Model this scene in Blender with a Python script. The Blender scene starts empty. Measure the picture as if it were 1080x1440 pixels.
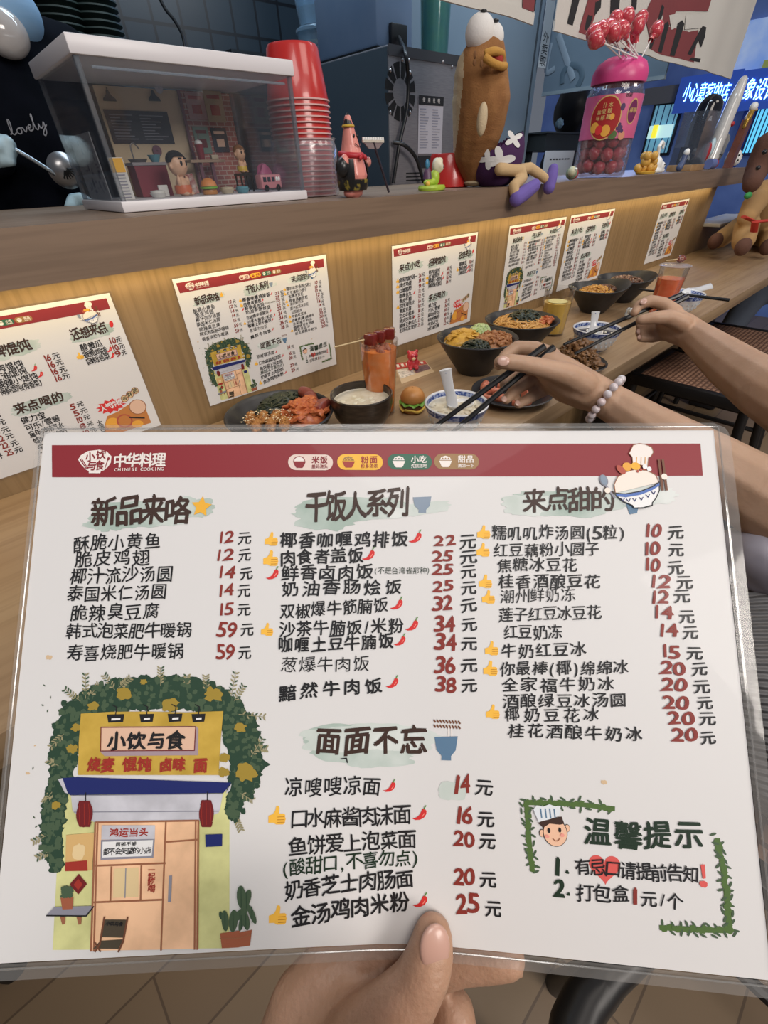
import bpy, bmesh, math, random
from mathutils import Vector, Matrix, noise
from mathutils.geometry import tessellate_polygon

V = Vector
PI = math.pi
SC = bpy.context.scene
COL = SC.collection

# ------------------------------------------------------------------ camera
CAM_Z = 1.116
F_PX = 600.0
ROWS = (V((0.73160558, -0.68108846, -0.02952601)),      # right
        V((-0.44289965, -0.44193231, -0.780087)),       # down
        V((0.51825975, 0.58379307, -0.62497399)))       # forward
cam_data = bpy.data.cameras.new('camera')
cam_data.sensor_fit = 'HORIZONTAL'
cam_data.sensor_width = 36.0
cam_data.lens = 36.0 * F_PX / 1080.0
cam_data.clip_start = 0.01
cam_data.clip_end = 60
cam = bpy.data.objects.new('camera', cam_data)
COL.objects.link(cam)
M = Matrix.Identity(4)
for i in range(3):
    M[i][0] = ROWS[0][i]; M[i][1] = -ROWS[1][i]; M[i][2] = -ROWS[2][i]
M[2][3] = CAM_Z
cam.matrix_world = M
SC.camera = cam

# ------------------------------------------------------------------ light, exposure
SC.view_settings.view_transform = 'Standard'
SC.view_settings.look = 'None'
SC.view_settings.gamma = 1.0
SC.view_settings.use_curve_mapping = False
SC.view_settings.exposure = 0.0

wd = bpy.data.worlds.new('world'); SC.world = wd
wd.use_nodes = True
bg = wd.node_tree.nodes['Background']
bg.inputs[0].default_value = (0.75, 0.83, 1.0, 1)
bg.inputs[1].default_value = 0.16


def area(name, loc, target, sx, sy, energy, color):
    d = bpy.data.lights.new(name, 'AREA')
    d.shape = 'RECTANGLE'; d.size = sx; d.size_y = sy
    d.energy = energy; d.color = color
    o = bpy.data.objects.new(name, d); COL.objects.link(o)
    o.location = loc
    o.rotation_euler = (V(target) - V(loc)).to_track_quat('-Z', 'Y').to_euler()
    return o


area('ceiling_lamp_light_1', (-0.3, -0.5, 2.62), (-0.3, -0.35, 0), 0.9, 0.9, 20, (1.0, 0.95, 0.90))
area('ceiling_lamp_light_2', (1.2, -0.5, 2.62), (1.2, -0.2, 0), 0.8, 0.8, 12, (1.0, 0.9, 0.8))
area('ceiling_lamp_light_3', (2.8, -0.6, 2.62), (2.8, -0.3, 0), 0.8, 0.8, 11, (1.0, 0.9, 0.8))
area('front_fill_light', (0.6, -3.0, 2.6), (0.9, 0.8, 1.1), 1.6, 1.0, 74, (1.0, 0.92, 0.85))  # added low fill, no lamp of the room: reaches into the display case
area('shelf_strip_light', (1.05, 0.748, 1.014), (1.05, 0.79, 0.6), 3.4, 0.012, 2.0, (1.0, 0.78, 0.40))
area('kitchen_lamp_light', (0.9, 1.75, 2.5), (0.9, 1.6, 1.0), 1.2, 0.5, 12, (0.62, 0.82, 1.0))
area('kitchen_fill_light', (1.5, 1.08, 2.35), (1.7, 1.55, 1.15), 1.6, 0.2, 15, (0.72, 0.86, 1.0))  # added fill, no real lamp: brightens the machine and fridge fronts
area('street_window_light', (4.6, 2.3, 1.9), (2.5, 1.2, 1.2), 1.0, 1.0, 14, (0.35, 0.5, 1.0))

# ------------------------------------------------------------------ photo measures -> world points


def ray(px, py):
    a, b = (px - 540) / F_PX, (py - 720) / F_PX
    return ROWS[0] * a + ROWS[1] * b + ROWS[2]


def at_z(px, py, z):
    d = ray(px, py); t = (z - CAM_Z) / d.z
    return V((d.x * t, d.y * t, z))


def at_y(px, py, y):
    d = ray(px, py); t = y / d.y
    return V((d.x * t, y, CAM_Z + d.z * t))


def seen(px, py, depth):
    d = ray(px, py) * depth
    return V((d.x, d.y, CAM_Z + d.z))


# ------------------------------------------------------------------ materials
MATS = {}


def mat(name, c, rough=0.6, metal=0.0, c2=None, scale=12.0, stretch=(1, 1, 1), bump=0.0, bscale=None, coat=0.0,
        emit=0.0, trans=0.0, sss=0.0, detail=4.0, lo=0.35, hi=0.65, ior=1.45):
    if name in MATS:
        return MATS[name]
    m = bpy.data.materials.new(name); m.use_nodes = True
    nt = m.node_tree; b = nt.nodes['Principled BSDF']
    b.inputs['Base Color'].default_value = (*c, 1)
    b.inputs['Roughness'].default_value = rough
    b.inputs['Metallic'].default_value = metal
    b.inputs['IOR'].default_value = ior
    b.inputs['Coat Weight'].default_value = coat
    b.inputs['Transmission Weight'].default_value = trans
    if sss:
        b.inputs['Subsurface Weight'].default_value = sss
        b.inputs['Subsurface Radius'].default_value = (0.8, 0.3, 0.2)
        b.inputs['Subsurface Scale'].default_value = 0.006
    if emit:
        b.inputs['Emission Color'].default_value = (*c, 1)
        b.inputs['Emission Strength'].default_value = emit
    if c2 is not None or bump:
        tc = nt.nodes.new('ShaderNodeTexCoord')
        mp = nt.nodes.new('ShaderNodeMapping'); mp.inputs['Scale'].default_value = stretch
        nt.links.new(tc.outputs['Object'], mp.inputs['Vector'])
        nz = nt.nodes.new('ShaderNodeTexNoise')
        nz.inputs['Scale'].default_value = scale; nz.inputs['Detail'].default_value = detail
        nt.links.new(mp.outputs['Vector'], nz.inputs['Vector'])
        if c2 is not None:
            rp = nt.nodes.new('ShaderNodeValToRGB')
            rp.color_ramp.elements[0].position = lo; rp.color_ramp.elements[1].position = hi
            rp.color_ramp.elements[0].color = (*c, 1); rp.color_ramp.elements[1].color = (*c2, 1)
            nt.links.new(nz.outputs['Fac'], rp.inputs['Fac'])
            nt.links.new(rp.outputs['Color'], b.inputs['Base Color'])
            if emit:
                nt.links.new(rp.outputs['Color'], b.inputs['Emission Color'])
        if bump:
            n2 = nz
            if bscale:
                n2 = nt.nodes.new('ShaderNodeTexNoise')
                n2.inputs['Scale'].default_value = bscale; n2.inputs['Detail'].default_value = 3
                nt.links.new(mp.outputs['Vector'], n2.inputs['Vector'])
            bp = nt.nodes.new('ShaderNodeBump'); bp.inputs['Strength'].default_value = bump
            bp.inputs['Distance'].default_value = 0.002
            nt.links.new(n2.outputs['Fac'], bp.inputs['Height'])
            nt.links.new(bp.outputs['Normal'], b.inputs['Normal'])
    MATS[name] = m
    return m


def clear(name, tint=(1, 1, 1), gloss=0.06, rough=0.05, haze=0.0, hazec=(0.8, 0.8, 0.8), bump=0.0, bscale=25):
    """Thin clear plastic: see-through, a little mirror, a little haze."""
    if name in MATS:
        return MATS[name]
    m = bpy.data.materials.new(name); m.use_nodes = True
    nt = m.node_tree; nt.nodes.clear()
    out = nt.nodes.new('ShaderNodeOutputMaterial')
    tr = nt.nodes.new('ShaderNodeBsdfTransparent'); tr.inputs[0].default_value = (*tint, 1)
    gl = nt.nodes.new('ShaderNodeBsdfGlossy'); gl.inputs['Roughness'].default_value = rough
    lw = nt.nodes.new('ShaderNodeFresnel'); lw.inputs[0].default_value = 1.45
    ma = nt.nodes.new('ShaderNodeMath'); ma.operation = 'MULTIPLY'; ma.inputs[1].default_value = gloss / 0.04
    nt.links.new(lw.outputs[0], ma.inputs[0])
    cl = nt.nodes.new('ShaderNodeClamp'); nt.links.new(ma.outputs[0], cl.inputs[0]); cl.inputs[2].default_value = 0.4
    mx = nt.nodes.new('ShaderNodeMixShader')
    nt.links.new(cl.outputs[0], mx.inputs[0]); nt.links.new(tr.outputs[0], mx.inputs[1]); nt.links.new(gl.outputs[0], mx.inputs[2])
    last = mx
    if haze:
        df = nt.nodes.new('ShaderNodeBsdfDiffuse'); df.inputs[0].default_value = (*hazec, 1)
        m2 = nt.nodes.new('ShaderNodeMixShader'); m2.inputs[0].default_value = haze
        nt.links.new(mx.outputs[0], m2.inputs[1]); nt.links.new(df.outputs[0], m2.inputs[2])
        last = m2
    if bump:
        tc = nt.nodes.new('ShaderNodeTexCoord')
        nz = nt.nodes.new('ShaderNodeTexNoise'); nz.inputs['Scale'].default_value = bscale
        nt.links.new(tc.outputs['Object'], nz.inputs['Vector'])
        bp = nt.nodes.new('ShaderNodeBump'); bp.inputs['Strength'].default_value = bump; bp.inputs['Distance'].default_value = 0.004
        nt.links.new(nz.outputs['Fac'], bp.inputs['Height']); nt.links.new(bp.outputs['Normal'], gl.inputs['Normal'])
    nt.links.new(last.outputs[0], out.inputs[0])
    MATS[name] = m
    return m


def wood(name, c, c2, c3, along='X', rough=0.45, fine=60.0, coarse=6.0, coat=0.0):
    """Veneer with long grain along one axis."""
    m = bpy.data.materials.new(name); m.use_nodes = True
    nt = m.node_tree; b = nt.nodes['Principled BSDF']
    b.inputs['Roughness'].default_value = rough; b.inputs['Coat Weight'].default_value = coat
    tc = nt.nodes.new('ShaderNodeTexCoord')
    k = {'X': (0.035, 1, 1), 'Y': (1, 0.035, 1), 'Z': (1, 1, 0.035)}[along]
    mp = nt.nodes.new('ShaderNodeMapping'); mp.inputs['Scale'].default_value = k
    nt.links.new(tc.outputs['Object'], mp.inputs['Vector'])
    a = nt.nodes.new('ShaderNodeTexNoise'); a.inputs['Scale'].default_value = coarse * 2; a.inputs['Detail'].default_value = 3
    f = nt.nodes.new('ShaderNodeTexNoise'); f.inputs['Scale'].default_value = fine * 3; f.inputs['Detail'].default_value = 5
    for n in (a, f):
        nt.links.new(mp.outputs['Vector'], n.inputs['Vector'])
    r1 = nt.nodes.new('ShaderNodeValToRGB')
    r1.color_ramp.elements[0].position = 0.38; r1.color_ramp.elements[1].position = 0.62
    r1.color_ramp.elements[0].color = (*c, 1); r1.color_ramp.elements[1].color = (*c2, 1)
    nt.links.new(a.outputs['Fac'], r1.inputs['Fac'])
    r2 = nt.nodes.new('ShaderNodeValToRGB')
    r2.color_ramp.elements[0].position = 0.36; r2.color_ramp.elements[1].position = 0.56
    r2.color_ramp.elements[0].color = (1, 1, 1, 1); r2.color_ramp.elements[1].color = (0, 0, 0, 1)
    nt.links.new(f.outputs['Fac'], r2.inputs['Fac'])
    mul = nt.nodes.new('ShaderNodeMath'); mul.operation = 'MULTIPLY'; mul.inputs[1].default_value = 0.55
    nt.links.new(r2.outputs['Color'], mul.inputs[0])
    mx = nt.nodes.new('ShaderNodeMix'); mx.data_type = 'RGBA'
    nt.links.new(mul.outputs[0], mx.inputs['Factor'])
    nt.links.new(r1.outputs['Color'], mx.inputs['A']); mx.inputs['B'].default_value = (*c3, 1)
    nt.links.new(mx.outputs['Result'], b.inputs['Base Color'])
    MATS[name] = m
    return m


def bricks(name, c, c2, mortar, w, h, gap, offset=0.0, rough=0.4, plane='XZ', coat=0.0):
    if name in MATS:
        return MATS[name]
    m = bpy.data.materials.new(name); m.use_nodes = True
    nt = m.node_tree; b = nt.nodes['Principled BSDF']; b.inputs['Roughness'].default_value = rough
    b.inputs['Coat Weight'].default_value = coat
    tc = nt.nodes.new('ShaderNodeTexCoord'); sp = nt.nodes.new('ShaderNodeSeparateXYZ'); cb = nt.nodes.new('ShaderNodeCombineXYZ')
    nt.links.new(tc.outputs['Object'], sp.inputs[0])
    ax = {'X': 0, 'Y': 1, 'Z': 2}
    nt.links.new(sp.outputs[ax[plane[0]]], cb.inputs[0]); nt.links.new(sp.outputs[ax[plane[1]]], cb.inputs[1])
    bt = nt.nodes.new('ShaderNodeTexBrick')
    bt.offset = offset; bt.squash = 1.0
    bt.inputs['Scale'].default_value = 1.0
    bt.inputs['Brick Width'].default_value = w; bt.inputs['Row Height'].default_value = h
    bt.inputs['Mortar Size'].default_value = gap; bt.inputs['Mortar Smooth'].default_value = 0.1
    bt.inputs['Color1'].default_value = (*c, 1); bt.inputs['Color2'].default_value = (*c2, 1); bt.inputs['Mortar'].default_value = (*mortar, 1)
    nt.links.new(cb.outputs[0], bt.inputs['Vector'])
    nt.links.new(bt.outputs['Color'], b.inputs['Base Color'])
    MATS[name] = m
    return m


# ------------------------------------------------------------------ mesh building
class MB:
    """Collects shapes and links them as ONE mesh object."""

    def __init__(self):
        self.v = []; self.f = []; self.m = []; self.s = []

    def add(self, vs, fs, mi=0, smooth=False):
        o = len(self.v)
        self.v += [tuple(p) for p in vs]
        self.f += [tuple(i + o for i in f) for f in fs]
        self.m += [mi] * len(fs); self.s += [smooth] * len(fs)
        return self

    def box(self, lo, hi, mi=0, mtx=None, bev=0.0):
        (x0, y0, z0), (x1, y1, z1) = lo, hi
        if bev:
            bm = bmesh.new(); bmesh.ops.create_cube(bm, size=1)
            for v in bm.verts:
                v.co = V(((x0 + x1) / 2 + v.co.x * (x1 - x0), (y0 + y1) / 2 + v.co.y * (y1 - y0), (z0 + z1) / 2 + v.co.z * (z1 - z0)))
            bmesh.ops.bevel(bm, geom=list(bm.edges), offset=bev, segments=2, affect='EDGES', profile=0.5)
            return self.bm(bm, mi, mtx, False)
        vs = [V(p) for p in ((x0, y0, z0), (x1, y0, z0), (x1, y1, z0), (x0, y1, z0), (x0, y0, z1), (x1, y0, z1), (x1, y1, z1), (x0, y1, z1))]
        if mtx is not None:
            vs = [mtx @ p for p in vs]
        return self.add(vs, [(3, 2, 1, 0), (4, 5, 6, 7), (0, 1, 5, 4), (1, 2, 6, 5), (2, 3, 7, 6), (3, 0, 4, 7)], mi)

    def bm(self, bm, mi=0, mtx=None, smooth=True):
        bm.verts.index_update()
        vs = [(mtx @ v.co) if mtx is not None else v.co.copy() for v in bm.verts]
        fs = [[v.index for v in f.verts] for f in bm.faces]
        bm.free()
        return self.add(vs, fs, mi, smooth)

    def lathe(self, prof, c=(0, 0, 0), n=40, mi=0, smooth=True, mtx=None, closed=False):
        c = V(c); vs = []; fs = []
        for r, z in prof:
            for k in range(n):
                a = 2 * PI * k / n
                p = V((r * math.cos(a), r * math.sin(a), z))
                vs.append((mtx @ p if mtx is not None else p) + c)
        for i in range(len(prof) - 1):
            for k in range(n):
                a, b = i * n + k, i * n + (k + 1) % n
                fs.append((a, b, b + n, a + n))
        return self.add(vs, fs, mi, smooth)

    def ball(self, c, r, mi=0, sub=2, mtx=None, jitter=0.0, seed=0):
        r = V((r, r, r)) if isinstance(r, (int, float)) else V(r)
        bm = bmesh.new(); bmesh.ops.create_icosphere(bm, subdivisions=sub, radius=1)
        for v in bm.verts:
            p = v.co.copy()
            if jitter:
                p *= 1 + jitter * noise.noise(p * 1.7 + V((seed * 3.1, seed, 0)))
            p = V((p.x * r.x, p.y * r.y, p.z * r.z))
            v.co = (mtx @ p if mtx is not None else p) + V(c)
        return self.bm(bm, mi)

    def tube(self, pts, r, n=10, mi=0, cap=True, flat=1.0, smooth=True, up=None):
        pts = [V(p) for p in pts]
        rs = r if isinstance(r, (list, tuple)) else [r] * len(pts)
        vs = []; fs = []
        t0 = (pts[1] - pts[0]).normalized()
        ref = V(up) if up is not None else (V((0, 0, 1)) if abs(t0.z) < 0.9 else V((1, 0, 0)))
        nrm = t0.cross(ref).normalized()
        for i, p in enumerate(pts):
            t = (pts[min(i + 1, len(pts) - 1)] - pts[max(i - 1, 0)]).normalized()
            nrm = (nrm - t * nrm.dot(t)).normalized(); bn = t.cross(nrm)
            for k in range(n):
                a = 2 * PI * k / n
                vs.append(p + (nrm * math.cos(a) + bn * math.sin(a) * flat) * rs[i])
        for i in range(len(pts) - 1):
            for k in range(n):
                a, b = i * n + k, i * n + (k + 1) % n
                fs.append((a, b, b + n, a + n))
        if cap:
            fs.append(tuple(range(n - 1, -1, -1))); e = (len(pts) - 1) * n
            fs.append(tuple(range(e, e + n)))
        return self.add(vs, fs, mi, smooth)

    def prism(self, poly, lo, hi, axis='Y', mi=0):
        """poly: list of (a, b); extruded along axis."""
        def P(a, b, h):
            return {'Y': (a, h, b), 'Z': (a, b, h), 'X': (h, a, b)}[axis]
        n = len(poly)
        vs = [P(a, b, lo) for a, b in poly] + [P(a, b, hi) for a, b in poly]
        fs = [tuple(range(n))[::-1], tuple(range(n, 2 * n))] + [(i, (i + 1) % n, n + (i + 1) % n, n + i) for i in range(n)]
        return self.add(vs, fs, mi)

    def mesh(self, name, mats):
        me = bpy.data.meshes.new(name)
        me.from_pydata(self.v, [], self.f)
        for m in (mats if isinstance(mats, (list, tuple)) else [mats]):
            me.materials.append(m)
        me.polygons.foreach_set('material_index', self.m)
        me.polygons.foreach_set('use_smooth', self.s)
        me.validate(); me.update()
        me.set_sharp_from_angle(angle=0.75)
        return me

    def build(self, name, mats, parent=None, loc=None):
        o = bpy.data.objects.new(name, self.mesh(name, mats)); COL.objects.link(o)
        if parent is not None:
            o.parent = parent
        if loc is not None:
            o.location = loc
        return o


def tag(o, label, cat, group=None, kind=None):
    o['label'] = label; o['category'] = cat
    if group:
        o['group'] = group
    if kind:
        o['kind'] = kind
    return o


def thing(name, label, cat, loc=(0, 0, 0), rz=0.0, group=None):
    o = bpy.data.objects.new(name, None); COL.objects.link(o)
    o.empty_display_size = 0.02
    o.location = loc; o.rotation_euler = (0, 0, rz)
    return tag(o, label, cat, group)


def struct(name, mb, m):
    o = mb.build(name, m); o['kind'] = 'structure'
    return o


def kids(o):
    return [c for c in bpy.data.objects if c.parent == o]


def copy_tree(o, parent=None):
    c = o.copy(); COL.objects.link(c)
    if parent is not None:
        c.parent = parent
    for ch in kids(o):
        copy_tree(ch, c)
    return c


def organic(name, chains, m, parent=None, voxel=0.003, smooth=6, extra=None, step=0.35, floor=None):
    """One continuous skin over tapering chains of (point, radius)."""
    bm = bmesh.new()
    def ball(p, r):
        bmesh.ops.create_icosphere(bm, subdivisions=2, radius=r, matrix=Matrix.Translation(p))
    for ch in chains:
        ch = [(V(p), r) for p, r in ch]
        if len(ch) == 1:
            ball(*ch[0])
        for (p, r), (q, s) in zip(ch, ch[1:]):
            n = max(1, int((q - p).length / (step * max(min(r, s), 1e-4))) + 1)
            for k in range(n + 1):
                t = k / n
                ball(p.lerp(q, t), r + (s - r) * t)
    if extra:
        extra(bm)
    me = bpy.data.meshes.new(name); bm.to_mesh(me); bm.free()
    tmp = bpy.data.objects.new('tmp', me); COL.objects.link(tmp)
    rm = tmp.modifiers.new('r', 'REMESH'); rm.mode = 'VOXEL'; rm.voxel_size = voxel
    if smooth:
        sm = tmp.modifiers.new('s', 'SMOOTH'); sm.iterations = smooth; sm.factor = 0.5
    dg = bpy.context.evaluated_depsgraph_get()
    out = bpy.data.meshes.new_from_object(tmp.evaluated_get(dg))
    bpy.data.objects.remove(tmp); bpy.data.meshes.remove(me)
    out.name = name
    if floor is not None:
        for v in out.vertices:
            v.co.z = max(v.co.z, floor)
    out.materials.clear()
    for x in (m if isinstance(m, (list, tuple)) else [m]):
        out.materials.append(x)
    out.polygons.foreach_set('use_smooth', [True] * len(out.polygons))
    out.polygons.foreach_set('material_index', [0] * len(out.polygons))
    o = bpy.data.objects.new(name, out); COL.objects.link(o)
    if parent is not None:
        o.parent = parent
    return o


def ell(bm, c, r, rot=None):
    """Ellipsoid for organic(extra=...)."""
    mx = Matrix.Translation(V(c)) @ (rot.to_4x4() if rot is not None else Matrix.Identity(4)) @ Matrix.Diagonal((*r, 1))
    bmesh.ops.create_icosphere(bm, subdivisions=3, radius=1, matrix=mx)


def paint(o, fn):
    """Give each face of a skin one of its material slots by place (fabric panels of a toy)."""
    for p in o.data.polygons:
        p.material_index = fn(p.center)


def smooth_path(pts, n=8):
    pts = [V(p) for p in pts]
    q = [pts[0]] + pts + [pts[-1]]
    out = []
    for i in range(1, len(q) - 2):
        for k in range(n):
            t = k / n
            p0, p1, p2, p3 = q[i - 1], q[i], q[i + 1], q[i + 2]
            out.append(0.5 * ((2 * p1) + (p2 - p0) * t + (2 * p0 - 5 * p1 + 4 * p2 - p3) * t * t + (3 * p1 - p0 - 3 * p2 + p3) * t ** 3))
    out.append(pts[-1])
    return out


# ------------------------------------------------------------------ lettering
GLYPH = {}


def glyph(ch, bold):
    key = (ch, bold)
    if key not in GLYPH:
        c = bpy.data.curves.new('g', 'FONT'); c.body = ch; c.size = 1.0; c.offset = bold; c.resolution_u = 3; c.fill_mode = 'FRONT'
        o = bpy.data.objects.new('g', c); COL.objects.link(o)
        dg = bpy.context.evaluated_depsgraph_get()
        me = bpy.data.meshes.new_from_object(o.evaluated_get(dg))
        vs = [(v.co.x, v.co.y) for v in me.vertices]; fs = [tuple(p.vertices) for p in me.polygons]
        bpy.data.objects.remove(o); bpy.data.meshes.remove(me); bpy.data.curves.remove(c)
        if vs:
            xs = [p[0] for p in vs]
            # centre on x; the em box runs from -0.1 to 0.76 of the size
            cx = (min(xs) + max(xs)) / 2
            vs = [(x - cx, y - 0.33) for x, y in vs]
        GLYPH[key] = (vs, fs, (max(p[0] for p in vs) - min(p[0] for p in vs)) if vs else 0.3)
    return GLYPH[key]

# ------------------------------------------------------------------ printed artwork on sheets of A4
A4W, A4H = 0.297, 0.210


class Sheet:
    """The laminated sheet in the hand: a nearly flat A4 with a soft crease where the thumb presses."""
    O = ROWS[0] * -0.15213649 + ROWS[1] * -0.03564704 + ROWS[2] * 0.19096631 + V((0, 0, CAM_Z))
    U = (ROWS[0] * 0.993857 + ROWS[1] * 0.00053 - ROWS[2] * 0.019537)
    D = -(ROWS[0] * -0.004517 + ROWS[1] * -0.997552 + ROWS[2] * 0.129642)
    N = U.cross(D).normalized()         # away from the reader
    DEPTH, U0 = 0.0135, 0.1615

    @classmethod
    def h(c, u, v):
        w = c.U0 if u < c.U0 else A4W - c.U0
        s = math.sqrt((u - c.U0) ** 2 + 0.012 ** 2) - 0.006
        return c.DEPTH * max(0.0, min(v / A4H, 1.1)) ** 1.7 * (1 - s / w)

    @classmethod
    def at(c, u, v, lift=0.0):
        return c.O + c.U * u + c.D * v + c.N * (c.h(u, v) - lift)

    @classmethod
    def px(c, x, y):
        d = ray(x, y); o = V((0, 0, CAM_Z)); hh = 0.0
        for _ in range(8):
            q = c.O + c.N * hh
            t = (q - o).dot(c.N) / d.dot(c.N)
            p = o + d * t - q
            # U and D are all but at right angles
            u = p.dot(c.U) / c.U.length_squared; v = p.dot(c.D) / c.D.length_squared
            hh = c.h(u, v)
        return (u, v)


INKS = {
    'ink': (0.012, 0.012, 0.014), 'inkbrown': (0.045, 0.022, 0.016), 'inkgreen': (0.01, 0.028, 0.014), 'red': (0.23, 0.03, 0.022),
    'band': (0.24, 0.022, 0.03), 'bandtext': (0.80, 0.74, 0.70), 'pillw': (0.72, 0.58, 0.52), 'pilly': (0.80, 0.45, 0.04), 'pillg': (0.025, 0.12, 0.07),
    'pillt': (0.30, 0.17, 0.065), 'star': (0.80, 0.42, 0.04), 'thumb': (0.86, 0.48, 0.06), 'thumbline': (0.5, 0.22, 0.02), 'chili': (0.62, 0.03, 0.03),
    'chilihi': (0.85, 0.25, 0.2), 'stem': (0.10, 0.25, 0.05), 'blue': (0.10, 0.19, 0.30), 'bluegrey': (0.22, 0.28, 0.36), 'navy': (0.012, 0.02, 0.13),
    'leaf': (0.022, 0.055, 0.032), 'leaf2': (0.06, 0.10, 0.055), 'leafy': (0.33, 0.23, 0.035), 'twig': (0.30, 0.27, 0.15), 'vine': (0.075, 0.14, 0.035),
    'wallg': (0.50, 0.50, 0.22), 'board': (0.43, 0.28, 0.035), 'grey': (0.42, 0.42, 0.46), 'greyd': (0.24, 0.24, 0.29), 'pink': (0.70, 0.46, 0.33),
    'pinkside': (0.36, 0.27, 0.30), 'door': (0.68, 0.42, 0.25), 'frame': (0.30, 0.12, 0.06), 'lantern': (0.15, 0.012, 0.014), 'signred': (0.33, 0.03, 0.02),
    'paperw': (0.74, 0.74, 0.74), 'pane': (0.72, 0.55, 0.30), 'poster': (0.62, 0.40, 0.16), 'terra': (0.33, 0.10, 0.05), 'chair': (0.07, 0.055, 0.035),
    'heart': (0.66, 0.10, 0.09), 'skinp': (0.80, 0.50, 0.34), 'blush': (0.80, 0.32, 0.26), 'hatw': (0.70, 0.74, 0.78), 'bowlw': (0.80, 0.80, 0.80),
    'bowlb': (0.08, 0.16, 0.45), 'rice': (0.82, 0.74, 0.66), 'sausage': (0.42, 0.08, 0.05), 'egg': (0.75, 0.36, 0.05), 'stick': (0.16, 0.06, 0.03),
    'fried': (0.50, 0.19, 0.05), 'stain': (0.62, 0.45, 0.28), 'poppink': (0.5, 0.06, 0.06), 'nose': (0.55, 0.25, 0.15), 'brickp': (0.2, 0.05, 0.045),
    'beige': (0.42, 0.33, 0.20), 'slate': (0.02, 0.022, 0.035), 'posterp': (0.42, 0.25, 0.24), 'posterg': (0.16, 0.24, 0.19), 'mauve': (0.16, 0.06, 0.09),
}


def ink(n):
    if n == 'wash':
        return mat('watercolour_wash', (0.36, 0.45, 0.40), 0.75, c2=(0.60, 0.65, 0.62), scale=45, lo=0.36, hi=0.68)
    if n == 'wash2':
        return mat('watercolour_wash_pale', (0.52, 0.58, 0.54), 0.75, c2=(0.70, 0.73, 0.71), scale=45, lo=0.36, hi=0.68)
    if n in ('wallg', 'board', 'door', 'grey'):
        c = INKS[n]
        return mat('print_' + n, c, 0.7, c2=tuple(min(1, x * 1.3 + 0.02) for x in c), scale=70)
    return mat('print_' + n, INKS[n], 0.55, coat=0.07)


def clip_cells(poly, cell=0.006):
    xs = [p[0] for p in poly]; ys = [p[1] for p in poly]
    if max(xs) - min(xs) < cell * 1.4 and max(ys) - min(ys) < cell * 1.4:
        return [poly]
    def cut(pl, ax, k, keep_hi):
        out = []
        for i in range(len(pl)):
            a, b = pl[i - 1], pl[i]
            ia = (a[ax] >= k) == keep_hi or a[ax] == k; ib = (b[ax] >= k) == keep_hi or b[ax] == k
            if ia != ib:
                t = (k - a[ax]) / (b[ax] - a[ax]); out.append((a[0] + (b[0] - a[0]) * t, a[1] + (b[1] - a[1]) * t))
            if ib:
                out.append(b)
        return out
    # triangles first, so that every piece is convex
    try:
        tr = tessellate_polygon([[V((p[0], p[1], 0)) for p in poly]])
    except Exception:
        return [poly]
    res = []
    for t in tr:
        pl = [poly[i] for i in t]
        strips = []
        lo, hi = min(p[0] for p in pl), max(p[0] for p in pl)
        i0, i1 = math.floor(lo / cell), math.floor(hi / cell)
        for i in range(i0, i1 + 1):
            s = pl
            if i > i0: s = cut(s, 0, i * cell, True)
            if i < i1 and s: s = cut(s, 0, (i + 1) * cell, False)
            if len(s) > 2: strips.append(s)
        for s0 in strips:
            lo, hi = min(p[1] for p in s0), max(p[1] for p in s0)
            j0, j1 = math.floor(lo / cell), math.floor(hi / cell)
            for j in range(j0, j1 + 1):
                s = s0
                if j > j0: s = cut(s, 1, j * cell, True)
                if j < j1 and s: s = cut(s, 1, (j + 1) * cell, False)
                if len(s) > 2: res.append(s)
    return res


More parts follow.
